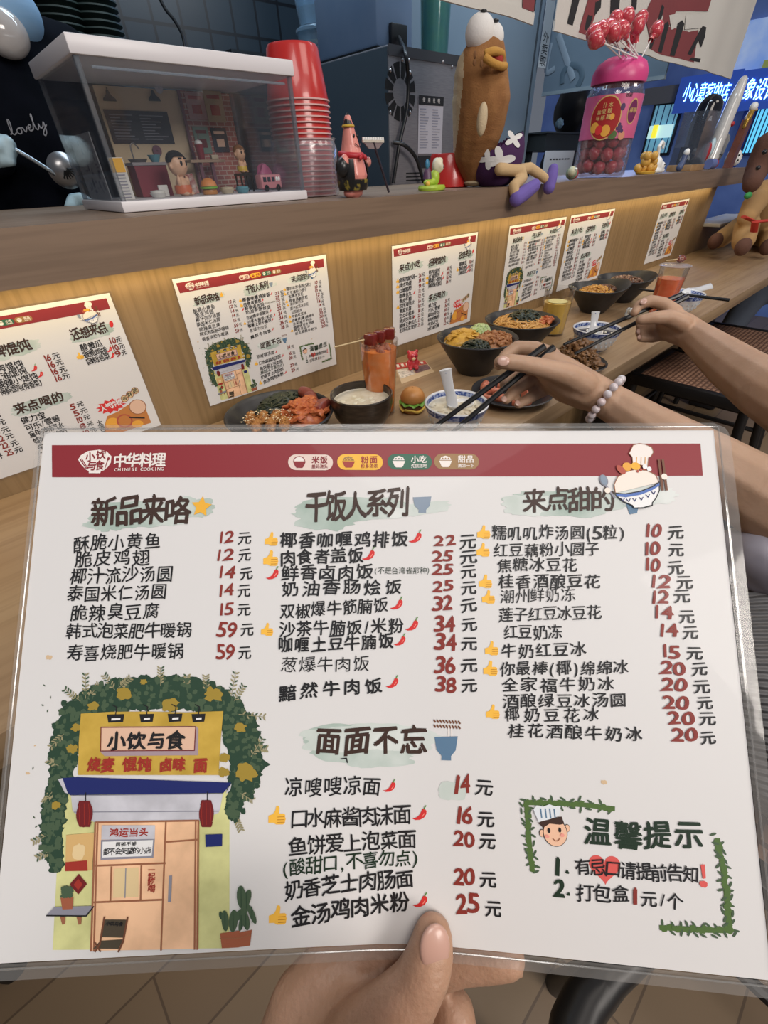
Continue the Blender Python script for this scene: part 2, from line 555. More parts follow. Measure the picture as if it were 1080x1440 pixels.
class Art:
    def __init__(self, seed=1):
        self.layers = {}; self.order = []; self.R = random.Random(seed); self.label = {}

    def poly(self, layer, pts, color, z=1, fine=True):
        key = layer
        if key not in self.layers:
            self.layers[key] = []; self.order.append(key)
        self.layers[key].append((list(pts), color, z, fine))

    def ellipse(self, layer, c, rx, ry, color, z=1, rot=0.0, n=20):
        cs, sn = math.cos(rot), math.sin(rot)
        self.poly(layer, [(c[0] + rx * math.cos(a) * cs - ry * math.sin(a) * sn, c[1] + rx * math.cos(a) * sn + ry * math.sin(a) * cs)
                          for a in [2 * PI * k / n for k in range(n)]], color, z)

    def line(self, layer, pts, w, color, z=1):
        for i in range(len(pts) - 1):
            a, b = V((*pts[i], 0)), V((*pts[i + 1], 0)); d = (b - a)
            if d.length < 1e-7: continue
            n = V((-d.y, d.x, 0)).normalized() * w / 2; e = d.normalized() * w * 0.3
            self.poly(layer, [(p.x, p.y) for p in (a - e + n, a - e - n, b + e - n, b + e + n)], color, z)

    def blob(self, layer, c, rx, ry, color, z=1, rag=0.18, n=56, freq=2.2, rot=0.0):
        sd = self.R.random() * 90; pts = []
        for k in range(n):
            a = 2 * PI * k / n
            r = 1 + rag * noise.noise(V((math.cos(a) * freq, math.sin(a) * freq, sd))) + rag * 0.6 * noise.noise(V((math.cos(a) * freq * 3.3, math.sin(a) * freq * 3.3, sd + 5)))
            # squarish
            q = (abs(math.cos(a)) ** 3 + abs(math.sin(a)) ** 3) ** (-1 / 3)
            x, y = rx * r * q * math.cos(a), ry * r * q * math.sin(a)
            pts.append((c[0] + x * math.cos(rot) - y * math.sin(rot), c[1] + x * math.sin(rot) + y * math.cos(rot)))
        self.poly(layer, pts, color, z)

    def text(self, layer, s, p0, p1, h, color='ink', z=3, bold=0.018, wob=1.0, slant=0.12):
        """Hand-lettered line from p0 to p1 (middle of the line), letters h tall."""
        R = self.R
        wt = [1.0 if ord(c) > 0x2000 and c not in '，。' else ((0.42 if c == '1' else 0.66) if c.isalnum() else 0.45) for c in s]
        tot = sum(wt); acc = 0.0
        d = (p1[0] - p0[0], p1[1] - p0[1]); L = math.hypot(*d); ux, uy = d[0] / L, d[1] / L
        for c, w in zip(s, wt):
            mid = (acc + w / 2) / tot; acc += w
            if c == ' ': continue
            vs, fs, gw = glyph(c, 0.0)
            pitch = L * w / tot
            sy = h / 0.875 * (1 + 0.10 * (R.random() - 0.5) * wob)
            sx = min(max(sy, min(pitch * 0.96, sy * 1.16)) * (1 + 0.08 * (R.random() - .5) * wob), pitch * 1.02 / max(gw, 0.3)) if gw > 0.25 else sy
            if c.isdigit():
                sy = h / 0.70; sx = min(pitch * 0.90 / max(gw, 0.3), sy * 1.5) if c != '1' else sy
            ro = 0.10 * (R.random() - 0.5) * wob; cr, sr = math.cos(ro), math.sin(ro)
            jx, jy = (R.random() - .5) * h * 0.06 * wob, (R.random() - .5) * h * 0.12 * wob
            ph = R.random() * 6; wa = 0.022 * wob
            cx, cy = p0[0] + d[0] * mid + jx, p0[1] + d[1] * mid + jy
            # a thicker pen: the letter laid down again a little aside
            for ox, oy in (((0, 0),) if bold < 0.009 else ((0, bold), (bold * .87, -bold * .5), (-bold * .87, -bold * .5))):
              P = []
              for x, y in vs:
                x += ox; y += oy
                xx = x + wa * math.sin(6 * y + ph) + slant * y * 0.5 * wob; yy = y - 0.03 + wa * math.sin(5 * x + ph * 1.7) + 0.10 * wob * x * 0.4
                xx, yy = xx * sx, yy * sy
                xx, yy = xx * cr - yy * sr, xx * sr + yy * cr
                P.append((cx + ux * xx + uy * yy, cy + uy * xx - ux * yy))
              for f in fs:
                self.poly(layer, [P[i] for i in f], color, z, False)

    def thumb(self, layer, c, s):
        """A yellow thumbs-up sign, s wide."""
        def T(x, y): return (c[0] + x * s, c[1] - y * s)
        self.poly(layer, [T(*p) for p in [(-.5, -.28), (-.5, .02), (-.25, .10), (-.12, .28), (-.06, .52), (.06, .56), (.13, .45), (.10, .12), (.38, .12), (.46, .04), (.44, -.06),
                                          (.49, -.16), (.45, -.27), (.44, -.38), (.34, -.46), (-.05, -.46), (-.22, -.36), (-.5, -.36)]], 'thumb', 2)
        for y in (-.05, -.2, -.34):
            self.line(layer, [T(.02, y), T(.42, y + .01)], s * 0.035, 'thumbline', 3)

    def chili(self, layer, c, s):
        def T(x, y): return (c[0] + x * s, c[1] - y * s)
        self.poly(layer, [T(*p) for p in [(.36, .30), (.46, .18), (.44, -.02), (.28, -.26), (0, -.40), (-.30, -.42), (-.52, -.32), (-.28, -.28), (-.08, -.16), (.06, .04), (.16, .26), (.26, .34)]], 'chili', 2)
        self.line(layer, [T(.30, .02), T(.16, -.18)], s * 0.06, 'chilihi', 3)
        self.line(layer, [T(.30, .30), T(.34, .42), T(.42, .52)], s * 0.075, 'stem', 3)

    def bowl(self, layer, c, w, h, color='blue', z=2):
        self.poly(layer, [(c[0] - w / 2, c[1] - h * .4), (c[0] + w / 2, c[1] - h * .45), (c[0] + w * .40, c[1] + h * .10), (c[0] + w * .2, c[1] + h * .33), (c[0] + w * .2, c[1] + h * .5),
                          (c[0] - w * .22, c[1] + h * .5), (c[0] - w * .2, c[1] + h * .33), (c[0] - w * .42, c[1] + h * .1)], color, z)

    def emit(self, fn, parent, name_of=None):
        out = {}
        for key in self.order:
            cols = []; mb = MB()
            for seq, (pts, col, z, fine) in enumerate(self.layers[key]):
                z = z + 0.016 * (seq % 50)          # no two prints lie in exactly one plane
                if col not in cols: cols.append(col)
                for pl in (clip_cells(pts) if fine else [pts]):
                    if len(pl) < 3: continue
                    a = sum(pl[i - 1][0] * pl[i][1] - pl[i][0] * pl[i - 1][1] for i in range(len(pl)))
                    if abs(a) < 1e-12: continue
                    if a > 0: pl = pl[::-1]
                    mb.add([fn(u, v, z * 0.00011) for u, v in pl], [tuple(range(len(pl)))[::-1]], cols.index(col))
            parts = key.split('|')
            par = out[parts[0]] if len(parts) > 1 else parent
            nm = parts[-1].split('#')[0]
            o = mb.build(nm, [ink(c) for c in cols], par)
            if key in self.label: o['label'] = self.label[key]
            out[parts[-1] if len(parts) == 1 else key] = o
        return out


Q = Sheet.px


def hpx(x, y, h):
    a, b = Q(x, y - h / 2), Q(x, y + h / 2)
    return math.hypot(a[0] - b[0], a[1] - b[1])


A = Art(7)


def T(layer, s, x0, y0, x1, y1, h, color='ink', **k):
    A.text(layer, s, Q(x0, y0), Q(x1, y1), hpx((x0 + x1) / 2, (y0 + y1) / 2, h), color, **k)


def header(art, q, hp, Wb, band_pts):
    """Red band with shop mark and four category badges; q maps photo points of the held sheet to the sheet."""
    art.poly('header_band', band_pts, 'band', 1)
    L = 'header_band|shop_mark'
    art.poly(L, [q(x, y) for x, y in [(110, 646), (114, 640), (124, 634), (140, 632), (150, 634), (157, 641), (156, 650), (152, 656), (146, 661), (142, 662), (141, 665), (125, 665), (125, 662), (121, 660), (115, 654)]], 'bandtext', 2)
    for s, x0, y0, x1, y1 in (('小饮', 120, 643, 150, 639), ('与食', 123, 655, 147, 653)):
        art.text(L, s, q(x0, y0), q(x1, y1), hp(135, 645, 12.5), 'band', 3, bold=0.03)
    for x in (113, 115.5): art.line(L, [q(x, 645), q(x + 9, 659)], hp(135, 645, 1.2), 'band', 3)
    art.line(L, [q(152.5, 645), q(148, 658)], hp(135, 645, 1.0), 'band', 3)
    art.ellipse(L, q(153, 644.5), hp(150, 645, 1.8), hp(150, 645, 2.4), 'band', 3, n=10)
    art.text(L, '中华料理', q(160, 648), q(233, 645.5), hp(195, 647, 18), 'bandtext', 3, bold=0.035, wob=0.5)
    art.text(L, 'CHINESE COOKING', q(161, 660), q(231, 658), hp(195, 659, 5.6), 'bandtext', 3, bold=0.012, wob=0.0)
    for k, (x0, x1, col, tc, bc, s1, s2) in enumerate([(405, 468, 'pillw', 'band', 'band', '米饭', '盖码浇头'), (474, 538, 'pilly', 'signred', 'signred', '粉面', '粉多汤浓'),
                                                       (544.5, 607, 'pillg', 'bandtext', 'bandtext', '小吃', '先挑搭吃'), (610, 673, 'pillt', 'bandtext', 'bandtext', '甜品', '清凉一下')]):
        L = 'header_band|category_badge#%d' % k
        yc = 647.5 - k * 0.9; r = 11
        pts = [q(x0 + r + r * math.cos(a), yc + r * math.sin(a)) for a in [PI / 2 + PI * i / 10 for i in range(11)]] + [q(x1 - r + r * math.cos(a), yc + r * math.sin(a)) for a in [-PI / 2 + PI * i / 10 for i in range(11)]]
        art.poly(L, pts, col, 2)
        cx = x0 + 16
        art.poly(L, [q(cx - 9, yc - 1), q(cx + 9, yc - 1), q(cx + 6, yc + 6), q(cx + 4, yc + 8), q(cx - 4, yc + 8), q(cx - 6, yc + 6)], bc, 3)
        art.poly(L, [q(cx - 8, yc - 2), q(cx - 6, yc - 6), q(cx, yc - 8), q(cx + 6, yc - 6), q(cx + 8, yc - 2)], 'bandtext' if k == 0 else ('pillt' if k == 1 else bc), 3)
        if k == 0: art.line(L, [q(cx + 8 * math.cos(a), yc - 1 - 7 * math.sin(a)) for a in [PI * i / 8 for i in range(9)]], hp(440, 647, 0.9), 'band', 4)
        if k == 1:
            for dx in (-4, 0, 4): art.line(L, [q(cx + dx - 2, yc - 2.5), q(cx + dx + 2, yc - 5.5)], hp(440, 647, 0.8), 'pilly', 4)
        if k > 1:
            for dx in (-4, 0, 4): art.ellipse(L, q(cx + dx, yc - 4), hp(440, 647, 1.1), hp(440, 647, 1.1), col, 4, n=8)
        art.text(L, s1, q(x0 + 33, yc - 3), q(x1 - 7, yc - 3.4), hp(440, 647, 9.5), tc, 3, bold=0.03, wob=0.3)
        art.text(L, s2, q(x0 + 33, yc + 6), q(x1 - 7, yc + 5.6), hp(440, 647, 5), tc, 3, bold=0.02, wob=0.3)


def rice_bowl(art, q, hp):
    """Printed bowl of rice under a cook's hat, with spoon and chopsticks."""
    L = 'rice_bowl_drawing'
    lw = hp(893, 680, 1.3)
    P = lambda pts: [q(650 + x / 2.512, 590 + y / 2.512) for x, y in pts]
    art.poly(L, P([(592, 92), (600, 76), (620, 70), (640, 72), (665, 82), (672, 100), (662, 116), (654, 120), (650, 150), (598, 140), (596, 118), (585, 105)]), 'bandtext', 4)
    art.line(L, P([(592, 92), (600, 76), (620, 70), (640, 72), (665, 82), (672, 100), (662, 116), (654, 120), (650, 150), (598, 140), (596, 118), (585, 105), (592, 92)]), lw * .7, 'frame', 5)
    for x in (612, 628, 642): art.line(L, P([(x, 118), (x - 1, 140)]), lw * .6, 'egg', 5)
    art.poly(L, P([(536, 245), (532, 215), (545, 188), (575, 170), (610, 160), (650, 165), (678, 180), (690, 206)]), 'rice', 4)
    art.line(L, P([(536, 245), (532, 215), (545, 188), (575, 170), (610, 160), (650, 165), (678, 180), (690, 206)]), lw * .8, 'frame', 5)
    art.ellipse(L, P([(556, 163)])[0], lw * 6, lw * 3.4, 'sausage', 6, 0.8)
    art.ellipse(L, P([(578, 152)])[0], lw * 5, lw * 4.6, 'egg', 5, 0.2)
    art.ellipse(L, P([(608, 150)])[0], lw * 5, lw * 4.2, 'star', 5, 0.2)
    for x, y in ((615, 168), (626, 163), (637, 160)): art.ellipse(L, P([(x, y)])[0], lw * 1.5, lw * 1.5, 'sausage', 6, n=8)
    for x, y in ((640, 152), (655, 160)): art.ellipse(L, P([(x, y)])[0], lw * 2.6, lw * 2.6, 'bowlw', 6, n=10)
    bowlp = [(535, 245), (570, 248), (625, 238), (665, 222), (690, 205), (690, 235), (678, 262), (665, 278), (665, 288), (630, 297), (600, 297), (595, 288), (565, 275), (545, 260)]
    art.poly(L, P(bowlp), 'bowlw', 5)
    art.line(L, P(bowlp + bowlp[:1]), lw, 'ink', 6)
    art.poly(L, P([(537, 247), (570, 250), (625, 240), (665, 224), (690, 208), (690, 218), (665, 234), (625, 250), (572, 260), (540, 256)]), 'bowlb', 6)
    for x, y in ((560, 268), (580, 270), (602, 268), (625, 264), (648, 254), (668, 243)):
        art.line(L, P([(x - 6, y - 4), (x + 2, y + 5), (x + 7, y - 5)]), lw * .8, 'navy', 7)
    art.line(L, P([(600, 297), (632, 296), (665, 286)]), lw, 'ink', 7)
    for x in (690, 704): art.line(L, P([(x, 128), (x + 12, 232)]), lw * 2.6, 'stick', 5)
    art.ellipse(L, P([(708, 186)])[0], lw * 3.3, lw * 3.3, 'rice', 6, n=12)
    art.ellipse(L, P([(496, 200)])[0], lw * 4.4, lw * 6.4, 'greyd', 4, -0.3); art.ellipse(L, P([(496, 200)])[0], lw * 3.4, lw * 5.4, 'bluegrey', 5, -0.3)
    art.line(L, P([(503, 218), (534, 262)]), lw * 2.2, 'greyd', 4)
    art.ellipse(L, P([(508, 236)])[0], lw * 3.2, lw * 3.2, 'rice', 6, n=12)


header(A, Q, hpx, 0.297, [Q(73, 626), Q(300, 623.5), Q(540, 620.5), Q(984, 617), Q(987, 662), Q(540, 667), Q(300, 669.5), Q(73, 671)])
A.label['header_band'] = 'dark red band with white shop mark'

# section headings on watercolour washes
L = 'section_heading#1'
A.blob(L, Q(195, 722), hpx(195, 722, 66), hpx(195, 722, 18), 'wash', 1, 0.22); A.blob(L, Q(270, 712), hpx(270, 712, 30), hpx(270, 712, 14), 'wash', 1, 0.3)
A.blob(L, Q(150, 734), hpx(150, 734, 30), hpx(150, 734, 12), 'wash', 1, 0.3)
T(L, '新品来咯', 129, 720, 267, 715, 37, 'inkbrown', bold=0.03)
sc = Q(283, 711); sr_ = hpx(283, 711, 15)
A.poly(L, [(sc[0] + (sr_ if k % 2 == 0 else sr_ * .5) * math.sin(k * PI / 5 + .1), sc[1] - (sr_ if k % 2 == 0 else sr_ * .5) * math.cos(k * PI / 5 + .1)) for k in range(10)], 'star', 3)
L = 'section_heading#2'
A.blob(L, Q(490, 712), hpx(490, 712, 76), hpx(490, 712, 17), 'wash', 1, 0.2); A.blob(L, Q(455, 728), hpx(455, 728, 44), hpx(455, 728, 13), 'wash', 1, 0.3)
A.blob(L, Q(590, 712), hpx(590, 712, 44), hpx(590, 712, 8), 'wash2', 1, 0.3, rot=-0.15)
T(L, '干饭人系列', 429, 711, 573, 704, 38, 'inkbrown', bold=0.028)
A.bowl(L, Q(593, 705), hpx(593, 705, 26), hpx(593, 705, 24), 'bluegrey', 2)
L = 'section_heading#3'
A.blob(L, Q(795, 702), hpx(795, 702, 82), hpx(795, 702, 18), 'wash', 1, 0.2); A.blob(L, Q(905, 690), hpx(905, 690, 42), hpx(905, 690, 13), 'wash2', 1, 0.3); A.blob(L, Q(740, 705), hpx(740, 705, 34), hpx(740, 705, 14), 'wash2', 1, 0.3)
T(L, '来点甜的', 735, 698, 862, 695, 30, 'inkbrown', bold=0.024)
A.poly(L, [Q(878, 700), Q(897, 704), Q(894, 715), Q(884, 717)], 'blue', 2)
L = 'section_heading#4'
A.blob(L, Q(505, 1040), hpx(505, 1040, 84), hpx(505, 1040, 26), 'wash', 1, 0.16); A.blob(L, Q(520, 1035), hpx(520, 1035, 100), hpx(520, 1035, 20), 'wash2', 1, 0.2)
A.blob(L, Q(525, 1062), hpx(520, 1060, 52), hpx(520, 1060, 12), 'wash', 1, 0.3)
T(L, '面面不忘', 440, 1040, 598, 1037, 36, 'inkbrown', bold=0.035)
A.bowl(L, Q(624, 1046), hpx(624, 1046, 34), hpx(624, 1046, 36), 'blue', 2)
for y in (1009, 1016):
    for k in range(9): A.line(L, [Q(607 + k * 4.3, y + k * .2 - 1.5), Q(609 + k * 4.3, y + k * .2 + 1.5)], hpx(620, 1010, 2.4), 'stick', 2)
for x in (627, 631): A.line(L, [Q(x, 1016), Q(x, 1030)], hpx(620, 1020, 0.8), 'bandtext', 2)
A.blob('section_heading#4', Q(632, 1107), hpx(632, 1107, 20), hpx(632, 1107, 13), 'wash2', 1, 0.12)
for a, b in (((476, 1063), (484, 1062)), ((484, 1062), (485, 1068))): A.line('section_heading#4', [Q(*a), Q(*b)], hpx(480, 1065, 1.6), 'ink', 3)

L1, L2, L3, L4 = 'dish_list#1', 'dish_list#2', 'dish_list#3', 'dish_list#4'
for s, x0, y0, x1, y1 in [('酥脆小黄鱼', 102, 765, 226, 759), ('脆皮鸡翅', 104, 787, 211, 782), ('椰汁流沙汤圆', 97, 810, 243, 805), ('泰国米仁汤圆', 93, 835, 234, 831),
                          ('脆辣臭豆腐', 98, 862, 224, 858), ('韩式泡菜肥牛暖锅', 92, 887, 268, 884), ('寿喜烧肥牛暖锅', 92, 918, 257, 914)]:
    T(L1, s, x0, y0, x1, y1, 21, 'ink', bold=0.010)
for s, x0, x1, y, h in [('12', 306, 329, 753, 16), ('12', 302, 329, 778, 16), ('14', 305, 331, 803, 17), ('14', 305, 328, 828, 17), ('15', 306, 328, 855, 17), ('59', 304, 332, 883, 21), ('59', 302, 328, 914, 21)]:
    T(L1, s, x0, y, x1, y - 1, h, 'red', bold=0.02, slant=0.2)
    T(L1, '元', x1 + 4, y + 1, x1 + 24, y, 17, 'ink', bold=0.014)
for s, x0, y0, x1, y1, b in [('椰香咖喱鸡排饭', 391, 758, 574, 753, .028), ('肉食者盖饭', 392, 783, 511, 777, .028), ('鲜香卤肉饭', 394, 803, 524, 801, .02), ('奶油香肠烩饭', 392, 825, 566, 821, .02),
                             ('双椒爆牛筋腩饭', 392, 858, 544, 847, .014), ('沙茶牛腩饭/米粉', 391, 882, 566, 876, .018), ('咖喱土豆牛腩饭', 388, 905, 552, 897, .028), ('葱爆牛肉饭', 392, 933, 518, 929, .006),
                             ('黯然牛肉饭', 387, 973, 538, 959, .03)]:
    T(L2, s, x0, y0, x1, y1, 20, 'ink', bold=b)
T(L2, '(不是台湾省那种)', 525, 799, 603, 798, 9, 'inkgreen', bold=0.004)
for s, x0, x1, y, h in [('22', 607, 641, 756, 14), ('25', 606, 636, 777, 15), ('25', 606, 636, 797, 15), ('25', 606, 636, 820, 15), ('32', 607, 635, 844, 20), ('34', 608, 638, 873, 22), ('34', 609, 640, 898, 23), ('36', 609, 638, 929, 23), ('38', 610, 639, 958, 21)]:
    T(L2, s, x0, y, x1, y - 1, h, 'red', bold=0.03, slant=0.2)
    T(L2, '元', 644, y + 2, 670, y + 1, 19, 'ink', bold=0.022)
for s, x0, y0, x1, y1, b in [('糯叽叽炸汤圆(5粒)', 690, 745, 877, 742, .012), ('红豆藕粉小圆子', 692, 769, 842, 766, .010), ('焦糖冰豆花', 696, 790, 811, 788, .010), ('桂香酒酿豆花', 698, 814, 843, 811, .014),
                             ('潮州鲜奶冻', 700, 834, 807, 830, .008), ('莲子红豆冰豆花', 699, 859, 843, 855, .010), ('红豆奶冻', 705, 885, 788, 882, .010), ('牛奶红豆冰', 701, 911, 822, 907, .012),
                             ('你最棒(椰)绵绵冰', 699, 936, 881, 932, .014), ('全家福牛奶冰', 701, 958, 862, 956, .012), ('酒酿绿豆冰汤圆', 703, 980, 878, 978, .014), ('椰奶豆花冰', 703, 1000, 842, 999, .012), ('桂花酒酿牛奶冰', 708, 1021, 901, 1026, .014)]:
    T(L3, s, x0, y0, x1, y1, 18.5, 'ink', bold=b)
for s, x0, x1, y, ex, ey in [('10', 905, 928, 740, 935, 741), ('10', 902, 926, 764, 936, 767), ('10', 904, 926, 787, 935, 792), ('12', 911, 941, 810, 948, 811), ('12', 912, 938, 833, 944, 832), ('14', 915, 944, 853, 950, 859),
                             ('14', 922, 950, 879, 955, 882), ('15', 926, 952, 908, 961, 910), ('20', 924, 960, 932, 967, 934), ('20', 926, 962, 955, 970, 957), ('20', 927, 965, 980, 974, 981), ('20', 934, 973, 1001, 978, 1002), ('20', 938, 978, 1025, 978, 1030)]:
    T(L3, s, x0, y, x1, y, 18, 'red', bold=0.035, slant=0.2)
    T(L3, '元', ex, ey, ex + 25, ey, 18, 'ink', bold=0.02)
for s, x0, y0, x1, y1, h, c, b in [('凉嗖嗖凉面', 396, 1104, 533, 1100, 25, 'ink', .012), ('口水麻酱肉沫面', 404, 1149, 573, 1140, 26, 'ink', .014), ('鱼饼爱上泡菜面', 402, 1188, 581, 1174, 25, 'ink', .014),
                                   ('(酸甜口,不喜勿点)', 392, 1217, 584, 1200, 22, 'inkgreen', .012), ('奶香芝士肉肠面', 395, 1250, 577, 1229, 25, 'ink', .02), ('金汤鸡肉米粉', 404, 1285, 570, 1263, 27, 'ink', .026)]:
    T(L4, s, x0, y0, x1, y1, h, c, bold=b)
for s, x0, x1, y, ex, ey, h in [('14', 635, 658, 1097, 663, 1101, 26), ('16', 636, 661, 1141, 666, 1145, 24), ('20', 633, 663, 1174, 668, 1177, 21), ('20', 632, 664, 1226, 668, 1231, 23), ('25', 636, 669, 1264, 675, 1272, 27)]:
    T(L4, s, x0, y, x1, y, h, 'red', bold=0.03, slant=0.2)
    T(L4, '元', ex, ey, ex + 26, ey + 1, 22, 'ink', bold=0.024)
for k, (x, y, s) in enumerate([(381, 756, 19), (380, 783, 22), (374, 883, 18), (386, 1144, 26), (386, 1284, 27), (679, 744, 19), (678, 769, 19), (681, 813, 19), (685, 835, 19), (689, 907, 20), (687, 935, 21), (690, 996, 20)]):
    A.thumb('thumbs_up_sign#%d' % k, Q(x, y), hpx(x, y, s))
for k, (x, y, s) in enumerate([(583, 751, 19), (517, 776, 19), (382, 804, 19), (556, 845, 19), (577, 874, 20), (560, 896, 18), (549, 955, 19), (544, 1101, 19), (586, 1139, 22), (586, 1261, 22)]):
    A.chili('chili_sign#%d' % k, Q(x, y), hpx(x, y, s))

rice_bowl(A, Q, hpx)

# the little shop, drawn
Z = lambda pts: [Q(x / 2.7, 920 + y / 2.7) for x, y in pts]
z1 = lambda x, y: Q(x / 2.7, 920 + y / 2.7)
hz = hpx(170, 1150, 1.0) / 2.7
R_ = random.Random(3)
L = 'storefront_drawing'
A.poly(L, Z([(222, 520), (862, 512), (857, 1108), (186, 1120)]), 'wallg', 1)
L = 'storefront_drawing|ivy'
path = [(205, 800), (185, 700), (195, 600), (215, 500), (235, 400), (250, 310), (288, 225), (350, 180), (430, 158), (520, 145), (610, 138), (700, 145), (790, 165), (862, 205), (900, 275), (930, 360), (925, 450), (890, 540), (870, 620)]
wid = [22, 34, 40, 36, 44, 54, 58, 56, 58, 60, 62, 60, 58, 54, 60, 60, 54, 36, 16]
for i in range(len(path) - 1):
    (xa, ya), (xb, yb) = path[i], path[i + 1]
    n = int(math.hypot(xb - xa, yb - ya) / 16) + 1
    for k in range(n):
        t = k / n; w = wid[i] + (wid[i + 1] - wid[i]) * t
        cx, cy = xa + (xb - xa) * t, ya + (yb - ya) * t
        A.blob(L, z1(cx + R_.uniform(-6, 6), cy + R_.uniform(-6, 6)), w * hz * 1.12, w * hz * .98, 'leaf', 2, 0.5, 24)
        for _ in range(5):
            A.blob(L, z1(cx + R_.uniform(-w, w), cy + R_.uniform(-w, w)), hz * R_.uniform(6, 13), hz * R_.uniform(6, 13), R_.choice(['leaf2', 'leaf2', 'leaf']), 3, 0.5, 12)
for x, y, r in ((465, 145, 30), (640, 185, 34), (805, 145, 34), (350, 195, 22), (285, 275, 20), (268, 355, 22), (905, 270, 24), (925, 440, 42), (845, 385, 22), (205, 570, 18), (840, 440, 24), (540, 100, 14)):
    A.blob(L, z1(x, y), hz * r, hz * r * .75, 'leafy', 4, 0.45, 24)
for x0, y0, x1, y1 in [(320, 165, 320, 70), (300, 175, 240, 130), (330, 165, 370, 110), (430, 130, 390, 75), (440, 128, 490, 85), (605, 115, 605, 45), (705, 125, 705, 75), (778, 135, 776, 75), (870, 160, 890, 60), (900, 220, 1000, 230),
                       (880, 175, 920, 110), (960, 350, 1005, 350), (945, 380, 990, 310), (905, 520, 950, 545), (880, 600, 905, 660), (235, 300, 185, 350), (215, 420, 175, 400), (190, 520, 160, 560), (180, 680, 115, 710), (190, 740, 130, 770)]:
    A.line(L, [z1(x0, y0), z1(x1, y1)], hz * 2.2, 'twig', 3)
    for k in range(1, 7):
        t = k / 6.5; x, y = x0 + (x1 - x0) * t, y0 + (y1 - y0) * t
        a = math.atan2(y1 - y0, x1 - x0)
        for s in (-1, 1):
            A.ellipse(L, z1(x + 9 * math.cos(a + s * 1.0), y + 9 * math.sin(a + s * 1.0)), hz * 8.5, hz * 3.4, R_.choice(['twig', 'twig', 'leaf2']), 3, a + s * .9, 8)
for _ in range(16):
    A.ellipse(L, z1(R_.uniform(115, 225), R_.uniform(100, 800)), hz * 6, hz * 2.5, 'leaf2', 2, R_.uniform(0, 3), 7)
L = 'storefront_drawing|shop_sign'
A.poly(L, Z([(303, 222), (420, 214), (560, 212), (700, 214), (842, 208), (830, 330), (822, 450), (560, 452), (290, 454), (294, 330)]), 'board', 5)
for x0, x1, y in ((402, 468, 224), (525, 580, 222), (632, 688, 220), (722, 775, 220)):
    A.poly(L, Z([(x0, y), (x1, y - 2), (x1 - 5, y + 28), (x0 + 5, y + 31)]), 'ink', 6); A.poly(L, Z([(x0 + 18, y + 14), (x1 - 14, y + 12), (x1 - 15, y + 20), (x0 + 17, y + 22)]), 'paperw', 7)
    A.line(L, Z([((x0 + x1) / 2, y), ((x0 + x1) / 2 + 4, y - 28), ((x0 + x1) / 2 - 12, y - 36)]), hz * 4, 'ink', 6)
A.poly(L, Z([(380, 270), (740, 265), (748, 275), (746, 375), (392, 381), (377, 366)]), 'pinkside', 6)
A.poly(L, Z([(381, 272), (738, 267), (733, 356), (379, 361)]), 'pink', 7)
A.line(L, Z([(381, 272), (738, 267), (733, 356), (379, 361), (381, 272)]), hz * 3.5, 'lantern', 8)
A.text(L, '小饮与食', z1(402, 326), z1(700, 316), hz * 64, 'ink', 9, bold=0.045)
for s, x0, x1 in (('烧麦', 328, 432), ('馄饨', 458, 572), ('卤味', 602, 698), ('面', 728, 782)):
    A.text(L, s, z1(x0, 415), z1(x1, 412), hz * 50, 'signred', 8, bold=0.06)
L = 'storefront_drawing|awning'
A.poly(L, Z([(228, 466), (290, 462), (870, 478), (840, 518), (258, 530), (240, 500)]), 'navy', 5)
A.poly(L, Z([(215, 470), (232, 466), (252, 524), (240, 520)]), 'grey', 6); A.poly(L, Z([(858, 500), (872, 480), (866, 508), (850, 520)]), 'grey', 6)
A.poly(L, Z([(262, 532), (838, 520), (826, 582), (822, 592), (755, 624), (350, 632), (282, 604), (268, 590)]), 'grey', 4)
A.line(L, Z([(275, 594), (822, 586)]), hz * 3, 'greyd', 6); A.line(L, Z([(262, 532), (838, 520)]), hz * 3, 'greyd', 6)
L = 'storefront_drawing|door_front'
A.poly(L, Z([(355, 632), (745, 622), (737, 1108), (335, 1118)]), 'door', 5)
for p in ([(355, 632), (335, 1118)], [(364, 632), (346, 1118)], [(622, 626), (600, 1112)], [(745, 622), (737, 1108)], [(735, 622), (727, 1108)], [(622, 704), (742, 694)], [(352, 796), (618, 784)], [(346, 934), (610, 922)], [(415, 800), (410, 925)], [(528, 795), (524, 925)], [(358, 632), (745, 622)]):
    A.line(L, Z(p), hz * 7, 'frame', 6)
A.poly(L, Z([(424, 806), (518, 800), (516, 912), (420, 916)]), 'pane', 6); A.line(L, Z([(470, 804), (466, 914)]), hz * 4, 'greyd', 7)
A.poly(L, Z([(380, 642), (582, 640), (580, 692), (378, 696)]), 'grey', 7); A.text(L, '鸿运当头', z1(408, 670), z1(558, 666), hz * 30, 'signred', 8, bold=0.03)
A.poly(L, Z([(376, 698), (580, 690), (574, 764), (374, 774)]), 'greyd', 6); A.poly(L, Z([(383, 704), (574, 696), (568, 756), (380, 764)]), 'paperw', 7)
A.text(L, '两碗不够', z1(432, 713), z1(512, 711), hz * 15, 'ink', 8, bold=0.02); A.text(L, '都不会失望的小店', z1(385, 742), z1(566, 734), hz * 24, 'ink', 8, bold=0.02)
for i, c in enumerate('一起吃喝'): A.text(L, c, z1(552, 810 + i * 24), z1(582, 809 + i * 24), hz * 26, 'signred', 8, bold=0.02)
A.poly(L, Z([(633, 830), (645, 828), (640, 928), (628, 930)]), 'greyd', 7)
A.poly(L, Z([(770, 675), (835, 672), (834, 718), (772, 722)]), 'navy', 5)
